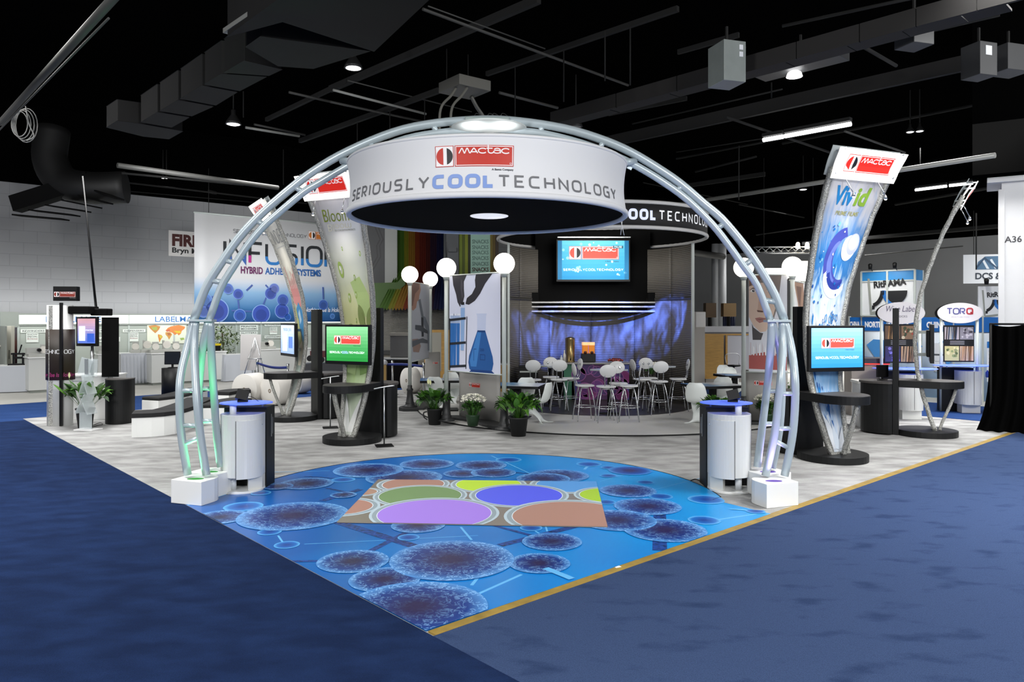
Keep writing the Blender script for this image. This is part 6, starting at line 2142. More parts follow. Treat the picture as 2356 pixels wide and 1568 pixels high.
for x1, y1, x2, y2 in [(532, 714, 578, 716), (547, 690, 549, 712), (605, 700, 622, 660), (566, 668, 580, 655), (486, 684, 500, 678), (610, 655, 622, 668), (742, 660, 743, 690), (655, 705, 660, 722)]:
    pr.stroke([(Xb(x1), Zb(x1, y1)), (Xb(x2), Zb(x2, y2))], .06, '#4a62a6', 1)
pr.text('Nothing Else Is Holding', Xb(700), Zb(750, 717), .17, '#e6ecf6', 2, bold=.02, shear=.15, align='l', width=Xb(792) - Xb(700))
fn = flat((0, -.032, 0), (1, 0, 0), (0, 0, 1))
pr.build('banner_print', cl, fn, clip=(0.02, Wb - .02, zb + .02, zt))
hI = Zb(520, 562) - Zb(520, 598)
for nm, c, lo in (('banner_title', '#2a2d30', False), ('banner_title_foot', '#2f78bd', True)):
    pr = Print()
    xI, yI = Xb(515), Zb(560, 603)
    L_ = Xb(776) - xI
    nat = sum(LET[c_][0] for c_ in 'INFUSION') * .88 * .72
    gp = (L_ - nat) / 7 / .72
    xx = xI
    for i, c_ in enumerate('INFUSION'):
        col = c if not lo else ['#2f78bd', '#3a5fa8', '#b82f86', '#2f78bd', '#2f78bd', '#2f78bd', '#2f78bd', '#2f78bd'][i]
        xx = pr.letters(c_, xx, yI, .72, .11, col, 3 if not lo else 4, gp, .88)
    pr.build(nm + '_lettering', cl, fn, clip=(0, Wb, yI - 1, yI + .26) if lo else (0, Wb, yI + .26, zt))

# notice on the block wall
fp = onB(388, BL - .03)
zf0, zf1 = zat(588, fp.y), zat(529, fp.y)
t = thing('wall_notice', 'white notice reading FIRE on the grey block wall', 'sign', fp, UA)
mb = MB(); mb.box((1.3, 0, (zf0 + zf1) / 2), (2.6, .03, zf1 - zf0)); nb = mb.build('notice_board', mat('notice_white', '#d9d6d3', .6), t)
pr = Print(); hh = zf1 - zf0
pr.text('FIRE CO.', .12, zf0 + hh * .42, hh * .44, '#4a2220', 1, bold=.05, align='l', width=2.2); pr.text('Bryn Mawr', .12, zf0 + hh * .14, hh * .20, '#1e1e1f', 1, bold=.03, align='l', width=1.5)
pr.build('notice_print', nb, flat((0, -.017, 0), (1, 0, 0), (0, 0, 1)))

# snack stand behind the lamp posts
sp0 = Vector(((885 - CX) / FOC * 29, 29, 0))
t = thing('snack_stand', 'snack stand with rainbow striped awning and green SNACKS sign', 'kiosk', sp0)
S = lambda px, d=29: (px - CX) / FOC * d - sp0.x
SZ = lambda py, d=29: EYE + (HZ - py) * d / FOC
mb = MB(); mb.box(((S(826) + S(886)) / 2, .3, SZ(580)), (S(886) - S(826), .5, 2.6)); pn = mb.build('chevron_panel', mat('snack_dark', '#3b3c3d', .6), t)
pr = Print()
for dx in (0, .12):
    pr.stroke([(S(862) + dx, SZ(520)), (S(874) + dx, SZ(550)), (S(866) + dx, SZ(565)), (S(868) + dx, SZ(590)), (S(848) + dx, SZ(625))], .05, '#1d1d1e', 1)
pr.build('chevron_print', pn, flat((0, .045, 0), (1, 0, 0), (0, 0, 1)))
mb = MB(); mb.box(((S(886) + S(914)) / 2, .2, SZ(588)), (S(914) - S(886), .5, 2.25)); mb.build('corner_post', mat('snack_post', '#9a9c98', .6), t)
GRN = mat('snack_green', '#3c5a1d', .6)
mb = MB(); mb.prism([(S(850), SZ(652)), (S(916), SZ(650)), (S(935), SZ(632)), (S(935), SZ(655)), (S(875), SZ(708)), (S(850), SZ(708))], -.2, .3, M=Matrix.Rotation(pi / 2, 3, 'X')); mb.build('green_soffit', GRN, t)
cols = ['#3c5a1d', '#6b6a1c', '#7a5a1e', '#6a2c14', '#5a1f14', '#471b18', '#2c1a2c', '#1a1a3c', '#16224a']
N = 22
for k in range(N):
    x0, x1 = S(914 + 110 * k / N), S(914 + 110 * (k + 1) / N)
    m = mat('awning_%d' % (k * len(cols) // N), cols[k * len(cols) // N], .5)
    xb0, xb1 = S(868 + 156 * k / N, 28.2), S(868 + 156 * (k + 1) / N, 28.2)
    zb_ = SZ(714, 28.2)
    xm, xbm = (x0 + x1) / 2, (xb0 + xb1) / 2
    mb = MB()
    up, md = SZ(510), SZ(622)
    for (xa, xc, ya) in ((x0, xm, 0.0), (xm, x1, .08)):
        mb.poly([(xa, .1 + (0 if xa == x0 else .08), md), (xc, .1 + (.08 if xa == x0 else 0), md), (xc, .1 + (.08 if xa == x0 else 0), up), (xa, .1 + (0 if xa == x0 else .08), up)])
    dz = .10
    mb.poly([(xb0, -.75, zb_), (xbm, -.72, zb_ + dz), (xm, .18, md), (x0, .1, md)])
    mb.poly([(xbm, -.72, zb_ + dz), (xb1, -.75, zb_), (x1, .1, md), (xm, .18, md)])
    mb.build('awning_stripe', m, t)
mb = MB(); mb.box(((S(1030) + S(1056)) / 2, .0, 3.3), (S(1056) - S(1030), .35, 6.6)); mb.build('stand_pillar', mat('snack_pillar', '#6f7274', .6), t)
mb = MB(); mb.tube([(S(1024), -.1, .2), (S(1024), -.1, 6.4)], .05, 8); mb.box((S(1043), -.3, SZ(576)), (.3, .2, .16)); mb.build('conduit', mat('snack_pillar', '#6f7274', .6), t)
for k, (a, b_, c) in enumerate([(1057, 1064, '#7d8f1e'), (1064, 1070, '#5c6a1a'), (1070, 1077, '#8f9a1e'), (1077, 1083, '#2c3418'), (1128, 1134, '#7a6a1c'), (1134, 1140, '#6f5a1a'), (1140, 1147, '#3a2a18')]):
    mb = MB(); mb.box(((S(a) + S(b_)) / 2, .05 + .05 * (k % 2), SZ(590)), (S(b_) - S(a), .3, 2.4)); mb.build('side_stripe', inkm(c), t)
mb = MB(); mb.box(((S(1083) + S(1128)) / 2, .0, SZ(590)), (S(1128) - S(1083), .12, 2.3)); sb_ = mb.build('snack_sign', mat('snack_teal', '#86a799', .6, emit=.25), t)
pr = Print()
for i, y in enumerate([560, 573, 585, 598, 611, 624, 637]):
    pr.text('SNACKS', S(1105.5), SZ(y), .15, '#3a2020' if i == 5 - 0 and False else ('#4a211c' if y == 624 else '#6f9084'), 1, bold=.03, width=S(1125) - S(1087))
pr.build('snack_lettering', sb_, flat((0, -.062, 0), (1, 0, 0), (0, 0, 1)))
SHUT = mat('roller_shutter', '#8e8c86', .45, .2)
t2 = thing('roller_shutter', 'closed grey roller shutter under the rainbow awning', 'shutter', (sp0.x, 29.3, 0))
mb = MB(); n = 34
for k in range(n):
    z0, z1 = SZ(806, 29.3) + (SZ(708, 29.3) - SZ(806, 29.3)) * k / n, SZ(806, 29.3) + (SZ(708, 29.3) - SZ(806, 29.3)) * (k + 1) / n
    x0, x1 = S(866, 29.3), S(1024, 29.3)
    mb.poly([(x0, 0, z0), (x1, 0, z0), (x1, -.03, (z0 + z1) / 2), (x0, -.03, (z0 + z1) / 2)]); mb.poly([(x0, -.03, (z0 + z1) / 2), (x1, -.03, (z0 + z1) / 2), (x1, 0, z1), (x0, 0, z1)])
mb.build('slats', SHUT, t2)
mb = MB(); mb.box(((S(866) + S(1024)) / 2, .0, SZ(812)), (S(1024) - S(866), .4, .12)); mb.build('counter_ledge', mat('dark_ledge', '#2c2b29', .5), t2)
mb = MB(); mb.box(((S(866) + S(1024)) / 2, .1, .45), (S(1024) - S(866), .3, .8)); mb.build('counter_front', mat('beige_front', '#8f897c', .6), t2)
# wood cased cabinets and boxes there
t = thing('display_cabinet', 'blond wood framed display cabinet behind the microscope banner', 'cabinet', A(1010, 860, 23.5), .1); t.location.z = 0
mb = MB(); mb.box((-.02, 0, 1.0), (.86, .4, 1.75)); mb.build('cabinet_frame', WOOD, t); mb = MB(); mb.box((-.14, -.205, 1.2), (.42, .01, 1.2)); mb.build('cabinet_pane', mat('cabinet_pane', '#a9a79c', .3), t)
t = thing('wood_counter', 'low blond wood counter seen beneath the flask banner', 'counter', A(1115, 870, 22.8), .1); t.location.z = 0
mb = MB(); mb.box((.1, 0, .42), (1.2, .4, .84)); mb.build('counter_body', WOOD, t, bevel=.005); mb = MB(); mb.box((.1, 0, .85), (1.25, .45, .03)); mb.build('counter_top', WHITE_LAM, t)
t = thing('grey_box', 'dark grey box on the draped table by the roller shutter', 'box', A(925, 820, 24.5), 0); t.location.z = .98
mb = MB(); mb.box((0, 0, .35), (.7, .5, .7)); mb.build('box_body', mat('grey_box', '#4a4a4c', .6), t, bevel=.01); mb = MB(); mb.box((0, 0, .74), (.74, .54, .1)); mb.build('box_lid', mat('grey_box_lid', '#77756f', .6), t, bevel=.01)
t = thing('draped_table', 'black draped table below the dark grey box', 'table', A(920, 860, 24.4), 0); t.location.z = 0
mb = MB(); mb.box((0, 0, .46), (1.1, .7, .9)); mb.build('drape', MATTE_BLACK, t, bevel=.03); mb = MB(); mb.box((-.1, -.05, .94), (1.1, .6, .06)); mb.build('plastic_cover', mat('plastic_cover', '#9fa0a0', .25), t, bevel=.02)
t = thing('cardboard_carton', 'tan cardboard carton beside the black column by the shutter', 'box', A(877, 850, 21.5), .1); t.location.z = .25
mb = MB(); mb.box((0, 0, .35), (.3, .3, .62)); mb.build('carton', mat('cardboard', '#a0824c', .7), t, bevel=.005); mb = MB(); mb.box((0, 0, -.1), (.34, .3, .28)); mb.build('lower_box', mat('pale_box', '#8f9aa8', .6), t)
mb = MB(); mb.ball((.05, -.02, .72), .14, 14, sz=.7); mb.build('white_bag', mat('white_bag', '#d6d8dc', .4), t)

# ------------------------------------------------------------------ things at the left rear corner of the stand
pT = F(141, 978)
t = thing('entry_tower', 'round white tower column with dark lettered wrap and logo box on top', 'display tower', (pT.x, pT.y, .014), .12)
mb = MB(); mb.grid(lambda u, v: (.26 * cos(pi + pi * .92 * u), .26 * sin(pi + pi * .92 * u) * .8, 2.5 * v), 20, 1); mb.build('white_shell', WHITE_LAM, t, solid=.02)
mb = MB(); mb.grid(lambda u, v: (.285 * cos(pi * .98 + pi * .98 * u), .285 * sin(pi * .98 + pi * .98 * u) * .82, .95 + 1.05 * v), 24, 1); wr = mb.build('dark_wrap', ramp_mat('wrap_print', [(0, '#4a2a3c'), (.12, '#3c3026'), (.6, '#2c2722'), (1, '#3a302a')]), t, solid=.012)
pr = Print(); pr.letters('TECHNOLOGY', -.32, 1.50, .075, .013, '#e9e9ea', 1, .22, .8); pr.text('Nothing Else Is Holding', -.45, 1.02, .085, '#9a2f6c', 1, bold=.02, shear=.15, align='l', width=.8); pr.rect(-.42, 1.78, -.28, 1.92, '#7c2a20', 1)
pr.build('wrap_lettering', wr, lambda x, y, k: ((.2915 + k) * cos(-pi / 2 + x / .26), (.2915 + k) * sin(-pi / 2 + x / .26) * .82, y), cutx=[-.45 + .04 * i for i in range(30)])
mb = MB(); mb.box((.12, -.27, 1.28), (.05, .06, 2.54)); mb.build('black_bar', BLACK, t)
mb = MB(); mb.box((-.10, -.2, 1.25), (.11, .02, 2.48)); mb.build('hammered_strip', HAMMER, t)
mb = MB(); mb.box((.15, -.1, 2.74), (.46, .16, .30)); lb = mb.build('logo_box', BLACK, t, bevel=.004)
pr = Print(); pr.logo(-.06, 2.67, .42, 1, red='#8a2c1c', tag_line=True, dark='#14181c', tagcol='#bbbbbb'); pr.build('box_logo', lb, flat((0, -.184, 0), (1, 0, 0), (0, 0, 1)), emit=.15)
mb = MB(); mb.box((.42, .05, 2.40), (.42, .5, .16)); mb.box((.72, .2, 2.36), (.34, .3, .15)); mb.build('black_canopy', MATTE_BLACK, t, bevel=.02)
monitor(t, (.50, .05, 1.95), .52, .62, -pi / 2 - .35, lambda p, w, h: (screen_art(p, w, h, '#d9a3a8', '#4f6fc4', False, False), p.rect(-w * .42, -h * .4, -w * .06, h * .2, '#d7dcf2', 2), p.text('mactac', w * .18, 0, .05, '#e9ecfa', 2), p.rect(.02, -h * .45, w * .45, -h * .1, '#3157b8', 1)), emit=.8)
mb = MB(); mb.tube([(.55, .15, .98), (.55, .15, 1.65)], .035, 12); mb.build('monitor_post', STEEL, t)
mb = MB(); mb.box((.74, .6, 1.6), (.34, .05, 1.3)); mb.build('rear_panel', MATTE_BLACK, t)
t = thing('reception_desk', 'white desk behind the brochure rack', 'desk', (F(222, 968).x - .15, F(222, 968).y + .25, .014), .1)
mb = MB(); mb.box((-.1, .2, .48), (1.05, .7, .95)); mb.build('desk_body', WHITE_LAM, t); mb = MB(); mb.box((-.1, .2, .965), (1.1, .75, .03)); mb.build('desk_top', WHITE_LAM, t); mb = MB(); mb.box((.33, -.152, .5), (.008, .004, .9)); mb.build('door_gap', BLACK, t)
t = thing('suspension_cables', 'pair of black cables hanging down to the white tower column', 'cable', A(222, 706, 15.8))
q = A(190, 405, 15.8) - Vector(t.location)
mb = MB(); mb.tube([(0, 0, 0), q], .016, 6); mb.build('thick_cable', BLACK, t); mb = MB(); mb.tube([(-.03, 0, 0), q * .97], .008, 6); mb.build('thin_cable', BLACK, t)
p = F(200, 990)
t = thing('brochure_rack', 'folding clear acrylic brochure rack beside the white tower column', 'rack', (p.x, p.y, .014), -.2)
mb = MB(); mb.box((.03, 0, .012), (.42, .3, .022)); mb.build('rack_base', mat('white_plate', '#f0f0f0', .3), t)
for k, (x0, z0, x1, z1, w) in enumerate([(-.03, .02, -.03, .35, .28), (-.1, .35, .1, .72, .30), (.12, .32, -.06, .75, .28), (-.03, .72, .10, 1.08, .28), (.12, .72, -.02, 1.1, .26), (-.05, 1.08, .05, 1.42, .26), (.10, 1.08, .12, 1.42, .26)]):
    mb = MB(); mb.bar((x0, -.05 * (k % 2), z0), (x1, -.05 * (k % 2), z1), w, .016); mb.build('acrylic_sheet', CLEAR, t)
mb = MB(); mb.box((.04, -.06, 1.27), (.07, .02, .3)); mb.box((-.08, -.1, .98), (.3, .04, .02)); mb.build('rack_clip', mat('smoke_acrylic', '#8d9396', .2), t)
p = F(258, 978)
t = thing('round_pedestal', 'black half round pedestal with grey top on the grey carpet', 'pedestal', (p.x, p.y + .3, .014), .1)
mb = MB(); mb.prism([(a, b_) for a, b_ in arc(0, 0, .27, .30, 180, 360, 20)] + [(.27, .12), (-.27, .12)], 0, .93); mb.build('pedestal_body', BLACK_LAM, t, bevel=.004); mb = MB(); mb.prism([(a, b_) for a, b_ in arc(0, 0, .275, .305, 180, 360, 20)] + [(.275, .125), (-.275, .125)], .93, .95); mb.build('pedestal_top', GREY_TOP, t)
p = F(397, 918)
t = thing('round_pedestal', 'black round pedestal carrying the dark monitor behind the bench', 'pedestal', (p.x, p.y, .01), 0)
mb = MB(); mb.lathe([(.28, 0), (.28, .86), (.001, .86)], n=32); mb.build('pedestal_body', BLACK_LAM, t)
t = thing('small_monitor', 'switched off dark monitor on the black round pedestal', 'monitor', (p.x, p.y, .873), .1)
mb = MB(); mb.box((0, 0, .27), (.42, .05, .36), M=Matrix.Rotation(-.06, 3, 'X')); mb.build('screen_case', BLACK, t, bevel=.008); mb = MB(); mb.box((0, -.028, .27), (.38, .004, .32), M=Matrix.Rotation(-.06, 3, 'X')); mb.build('dark_screen', mat('dark_screen', '#0d1420', .1), t); mb = MB(); mb.lathe([(.13, 0), (.12, .015), (.03, .02), (.03, .12)], n=20); mb.build('stand', BLACK, t)


def bench(label, pts, w, h=.42):
    """a curved white bench with a black cushion"""
    t = thing('curved_bench', label, 'bench', pts[0], 0, 'white curved benches with black cushions')
    P = [q - pts[0] for q in smooth_path(pts, 5)]
    o_ = strip(P, w)
    mb = MB(); mb.prism([(q.x, q.y) for q in o_], .014, h - .08); mb.build('bench_body', WHITE_LAM, t, bevel=.008)
    mb = MB(); mb.prism([(q.x, q.y) for q in strip(P, w + .03)], h - .08, h); mb.build('cushion', mat('black_cushion', '#131315', .8), t, bevel=.035, seg=3)
    return t


bench('white curved bench with black cushion nearest behind the left arch leg', [F(306, 1003), F(375, 998), F(430, 978), F(462, 960)], .55, .46)
bench('white curved bench with black cushion farther back beside the round pedestal', [F(345, 957), F(400, 948), F(455, 930)], .5, .44)
bench('white curved bench with black cushion right of the arch leg behind the blue glass top', [F(488, 978), F(525, 964), F(562, 958)], .5, .44)
bench('white curved bench with black cushion in front of the large paper roll', [F(505, 945), F(540, 938), F(575, 936)], .5, .46)


def paper_roll(label, px, py, r, yaw, w=.55, g='large white paper rolls'):
    p = F(px, py)
    t = thing('paper_roll', label, 'paper roll', (p.x, p.y, r + .014), yaw, g)
    R = Matrix.Rotation(pi / 2, 3, 'X')
    mb = MB()
    mb.lathe([(.045, w / 2), (r - .01, w / 2), (r, w / 2 - .01), (r, -w / 2 + .01), (r - .01, -w / 2), (.045, -w / 2), (.045, w / 2)][::-1], (0, 0, 0), 40, M=R)
    mb.build('roll', mat('roll_paper', '#dcd9d3', .7), t)
    mb = MB(); mb.lathe([(.035, -w / 2 - .003), (.05, -w / 2 - .003), (.05, w / 2 + .003), (.035, w / 2 + .003), (.035, -w / 2 - .003)], n=24, M=R); mb.build('core', mat('roll_core', '#6a5638', .8), t)
    return t


paper_roll('large white paper roll standing behind the bench left of the pastel pylon', 578, 930, .40, -.35)
paper_roll('large white paper roll under the pastel pylon\'s shelf', 640, 932, .38, -.55)
paper_roll('white paper roll partly behind the pastel pylon\'s grey slab', 690, 905, .33, -.6, .4)
paper_roll('white paper roll on edge behind the microscope banner\'s lamp post', 945, 905, .38, -.9, .3)
paper_roll('white paper roll farther back behind the microscope banner\'s posts', 966, 900, .38, -.8, .3)
t = thing('print_press', 'dark machine with red parts behind the green screen', 'machine', A(748, 860, 23.6), .2); t.location.z = 0
mb = MB(); mb.box((0, 0, .42), (1.5, .6, .84)); mb.build('machine_body', mat('press_grey', '#3a3b3d', .5), t, bevel=.01)
mb = MB(); mb.box((.1, 0, 1.12), (1.1, .3, .2)); mb.build('red_beam', mat('press_red', '#5c1f22', .4), t)
for x, z in [(-.45, 1.0), (-.3, 1.2), (-.1, .95), (.4, .98)]:
    mb = MB(); mb.lathe([(.09, 0), (.09, .2)], (x, -.1, z), 18, M=Matrix.Rotation(pi / 2, 3, 'X')); mb.build('press_drum', BLACK, t)
# T-shaped chrome card stand and its twin by the green pylon
for lb, px, py in (('thin chrome card stand right of the green screen pylon', 884, 1027), ('thin chrome card stand behind the green screen pylon\'s shelf', 760, 985)):
    p = F(px, py)
    t = thing('card_stand', lb, 'stand', (p.x, p.y, .014), .3, 'thin chrome card stands')
    mb = MB(); mb.tube([(0, 0, .01), (0, 0, 1.03)], .012, 8); mb.build('pole', STEEL, t); mb = MB(); mb.tube(smooth_path([(-.18, 0, 1.0), (0, 0, 1.03), (.18, 0, 1.05)]), .01, 8); mb.build('crossbar', STEEL, t); mb = MB(); mb.box((0, 0, .006), (.3, .3, .012)); mb.build('foot', BLACK, t)

# ================================================================== right side: tower booth, kiosks, curtain
RA = atan2(-V.y, -V.x)          # along the wall, to the right in the picture
AW = 22.9
r0 = onA(1955, AW)
Xr = lambda px: (onA(px, AW) - r0).dot(-V)
Zr = lambda px, py: zat(py, onA(px, AW).y)
t = thing('booth_wall', 'blue and white booth wall with continents reading NORTH AMERICA and CHINA', 'booth wall', r0, RA)
PALEB = ramp_mat('booth_pale_blue', [(0, '#9fc1ea'), (.4, '#b9d2ee'), (.8, '#d6e2ee'), (1, '#dde6ee')])
xe = Xr(2330)
cuts = [1955, 1983, 2042, 2120, 2195, 2262, 2330]
for k in range(len(cuts) - 1):
    x0, x1 = Xr(cuts[k]), Xr(cuts[k + 1])
    mb = MB(); mb.grid(lambda u, v: (x0 + (x1 - x0) * u, 0, .02 + 1.85 * v), 1, 1); mb.build('wall_panel', PALEB, t, solid=.03)
    mb = MB(); mb.box(((x0 + x1) / 2, -.01, 2.07), (x1 - x0 - .03, .05, .40)); mb.build('header_panel', mat('header_blue', '#1765b4', .4), t)
for px in cuts:
    mb = MB(); mb.box((Xr(px), -.0, 1.15), (.05, .07, 2.3)); mb.build('upright', ALU, t)
pr = Print()
for s, x, w_ in (('CHINA', 1968, .30), ('NORTH', 2011, .50), ('AMERICA', 2068, .62), ('CHINA', 2155, .50)):
    pr.text(s, Xr(x), 1.98, .16, '#f2f5fa', 2, bold=.05, width=w_)
for ox in (1995, 2060, 2150):
    b_ = Xr(ox)
    pr.add([(b_, 1.45), (b_ + .2, 1.62), (b_ + .55, 1.60), (b_ + .75, 1.45), (b_ + .6, 1.30), (b_ + .45, 1.05), (b_ + .35, .95), (b_ + .2, 1.15)], '#4a92d4', 1)
    pr.add([(b_ + .3, .85), (b_ + .7, .8), (b_ + .6, .4), (b_ + .45, .2), (b_ + .4, .5)], '#3a84cc', 1)
pr.rect(Xr(1985), 1.02, Xr(2040), 1.10, '#2f7cc6', 2); pr.rect(Xr(2150), .75, Xr(2176), 1.55, '#e9edf2', 2); pr.rect(Xr(2150), 1.2, Xr(2176), 1.25, '#5b6066', 3)
for i, s in enumerate(['Favorite', 'supplier', 'even', 'global']):
    pr.text(s, Xr(2163), 1.02 - .09 * i, .055, '#7d8a99', 3, width=.30)
pr.rect(Xr(2272), .55, Xr(2325), 1.6, '#e6ebf2', 2); pr.rect(Xr(2272), 1.45, Xr(2325), 1.62, '#1f72c0', 3); pr.text('Market', Xr(2298), 1.54, .07, '#f2f5fa', 4, bold=.02); pr.text('Research', Xr(2298), 1.47, .05, '#f2f5fa', 4)
for i in range(7):
    pr.rect(Xr(2276), 1.36 - .1 * i, Xr(2276) + .3, 1.38 - .1 * i, '#a9b3bf', 3)
pr.build('wall_lettering', t, flat((0, -.04, 0), (1, 0, 0), (0, 0, 1)))


def ritlogo(p, x, z, w):
    """square tilted card with rounded letters over a black half disc and a blue swoosh"""
    p.add([(x - .02 * w, z + .88 * w), (x + .06 * w, z - .10 * w), (x + .5 * w, z - .02 * w), (x + .5 * w, z + .05 * w), (x + .1 * w, z - .0 * w), (x + .04 * w, z + .88 * w)], '#8f938c', 1)
    p.text('RitRAMA', x + .56 * w, z + .66 * w, .17 * w, '#15171a', 2, bold=.035, width=.82 * w, rot=.08)
    p.add([(x + .46 * w, z + .54 * w)] + arc(x + .72 * w, z + .54 * w, .27 * w, .34 * w, 180, 360, 14), '#15171a', 2)
    p.add(arc(x + .76 * w, z + .52 * w, .40 * w, .42 * w, 175, 262, 12) + arc(x + .76 * w, z + .52 * w, .31 * w, .33 * w, 262, 175, 12), '#1f6fc0', 2)
    p.add(arc(x + .05 * w, z + .56 * w, .37 * w, .46 * w, 358, 285, 12) + arc(x + .05 * w, z + .56 * w, .27 * w, .36 * w, 285, 358, 12), '#15171a', 2)
    p.rect(x + .1 * w, z + .06 * w, x + .17 * w, z + .16 * w, '#15171a', 2)


def tower(label, pxa, pxm, pxb, ytop, yblue, ybot, cap=True):
    a_ = onA(pxa, AW - .1)
    t = thing('sign_tower', label, 'sign tower', a_, RA)
    L = (onA(pxb, AW - .1) - a_).length
    z1, zb_, z0 = zat(ytop, a_.y), zat(yblue, a_.y), 2.32
    D_ = .6
    for i in range(2):
        x0, x1 = L * i / 2, L * (i + 1) / 2
        mb = MB(); mb.box(((x0 + x1) / 2, .02, (z0 + zb_) / 2), (x1 - x0 - .03, .04, zb_ - z0)); mb.build('white_panel', mat('tower_white', '#dfe2e4', .4), t)
        mb = MB(); mb.box(((x0 + x1) / 2, .02, (z1 + zb_) / 2), (x1 - x0 - .03, .04, z1 - zb_)); mb.build('blue_panel', mat('tower_blue', '#2f86c6', .4), t)
    mb = MB(); mb.box((L - .02, D_ / 2, (z0 + zb_) / 2), (.04, D_, zb_ - z0)); mb.build('side_panel', mat('tower_white', '#dfe2e4', .4), t)
    mb = MB(); mb.box((L - .02, D_ / 2, (z1 + zb_) / 2), (.04, D_, z1 - zb_)); mb.build('side_blue_panel', mat('tower_blue', '#2f86c6', .4), t)
    for x, y in ((0, 0), (L / 2, -.01), (L, 0), (L, D_)):
        mb = MB(); mb.box((x, y, (z0 + z1) / 2), (.05, .05, z1 - z0)); mb.build('upright', ALU, t)
    for z in (z0, zb_, z1):
        mb = MB(); mb.box((L / 2, -.0, z), (L, .06, .04)); mb.build('rail', ALU, t)
    pr = Print(); ritlogo(pr, L * .14, z0 + .12, L * .74); pr.build('tower_logo', t, flat((0, -.03, 0), (1, 0, 0), (0, 0, 1)))
    for i, x in enumerate((L * .22, L * .68)):
        mb = MB(); mb.tube([(x, -.02, z1), (x, -.15, z1 + .12)], .012, 6); mb.lathe([(.05, 0), (.06, .14), (.03, .17)], (x, -.18, z1 + .05), 12); mb.build('spot_lamp', BLACK, t)
    lamp('SPOT', 'tower_light', (L / 2, -1.0, z1 + .25), 60, (1, .97, .9), None, parent=t, spot_size=radians(110), spot_blend=.8, shadow_soft_size=.2).rotation_euler = (radians(38), 0, 0)
    return t


tower('tall white sign tower with blue top band and black round logo', 1982, 2042, 2105, 625, 648, 728)
q0 = A(2250, 660, 20.5)
t = thing('sign_board', 'white board with part of a round logo beside the painted column', 'sign', (q0.x, q0.y, 2.2), -.15)
mb = MB(); mb.box((.42, 0, .45), (.84, .05, .92)); bd = mb.build('board', mat('tower_white', '#dfe2e4', .4), t); pr = Print(); ritlogo(pr, .1, .12, .78); pr.build('board_logo', bd, flat((0, -.03, 0), (1, 0, 0), (0, 0, 1))); mb = MB(); mb.lathe([(.05, 0), (.06, .14), (.03, .17)], (.15, -.15, .95), 12); mb.build('spot_lamp', BLACK, t)
mb = MB(); mb.box((.1, .0, -1.05), (.05, .05, 2.3)); mb.box((.75, .0, -1.05), (.05, .05, 2.3)); mb.build('board_post', ALU, t)
q0 = A(2216, 586, 24.0)
t = thing('hanging_banner', 'white hanging banner with a dark blue emblem reading DCS', 'banner', (q0.x, q0.y, 0), -.25)
z1, z0 = q0.z, zat(652, 24)
mb = MB(); mb.box((1.0, 0, (z0 + z1) / 2), (2.0, .03, z1 - z0)); bd = mb.build('cloth', mat('banner_white', '#e4e7ea', .5), t)
pr = Print(); zz = lambda f: z0 + (z1 - z0) * f
pr.add([(.35, zz(.48)), (.42, zz(.75)), (.62, zz(.93)), (2.0, zz(.95)), (2.0, zz(.48))], '#4a6f8f', 1)
for a in (.52, .75, 1.05, 1.4):
    pr.add([(a, zz(.82)), (a + .06, zz(.84)), (a + .22, zz(.5)), (a + .14, zz(.5))], '#dfe6ec', 2)
pr.stroke([(.36, zz(.52)), (.6, zz(.88)), (.95, zz(.52)), (1.25, zz(.88))], .05, '#2c4a66', 3)
pr.text('DCS & LABELS', .34, zz(.15), .20, '#26333f', 2, bold=.03, align='l', width=1.65)
pr.build('banner_print', bd, flat((0, -.018, 0), (1, 0, 0), (0, 0, 1)), clip=(0, 2.0, z0, z1))
for x in (.3, 1.7):
    mb = MB(); mb.tube([(x, 0, z1), (x, 0, z1 + 1.4)], .01, 6); mb.build('hanging_wire', STEELD, t)


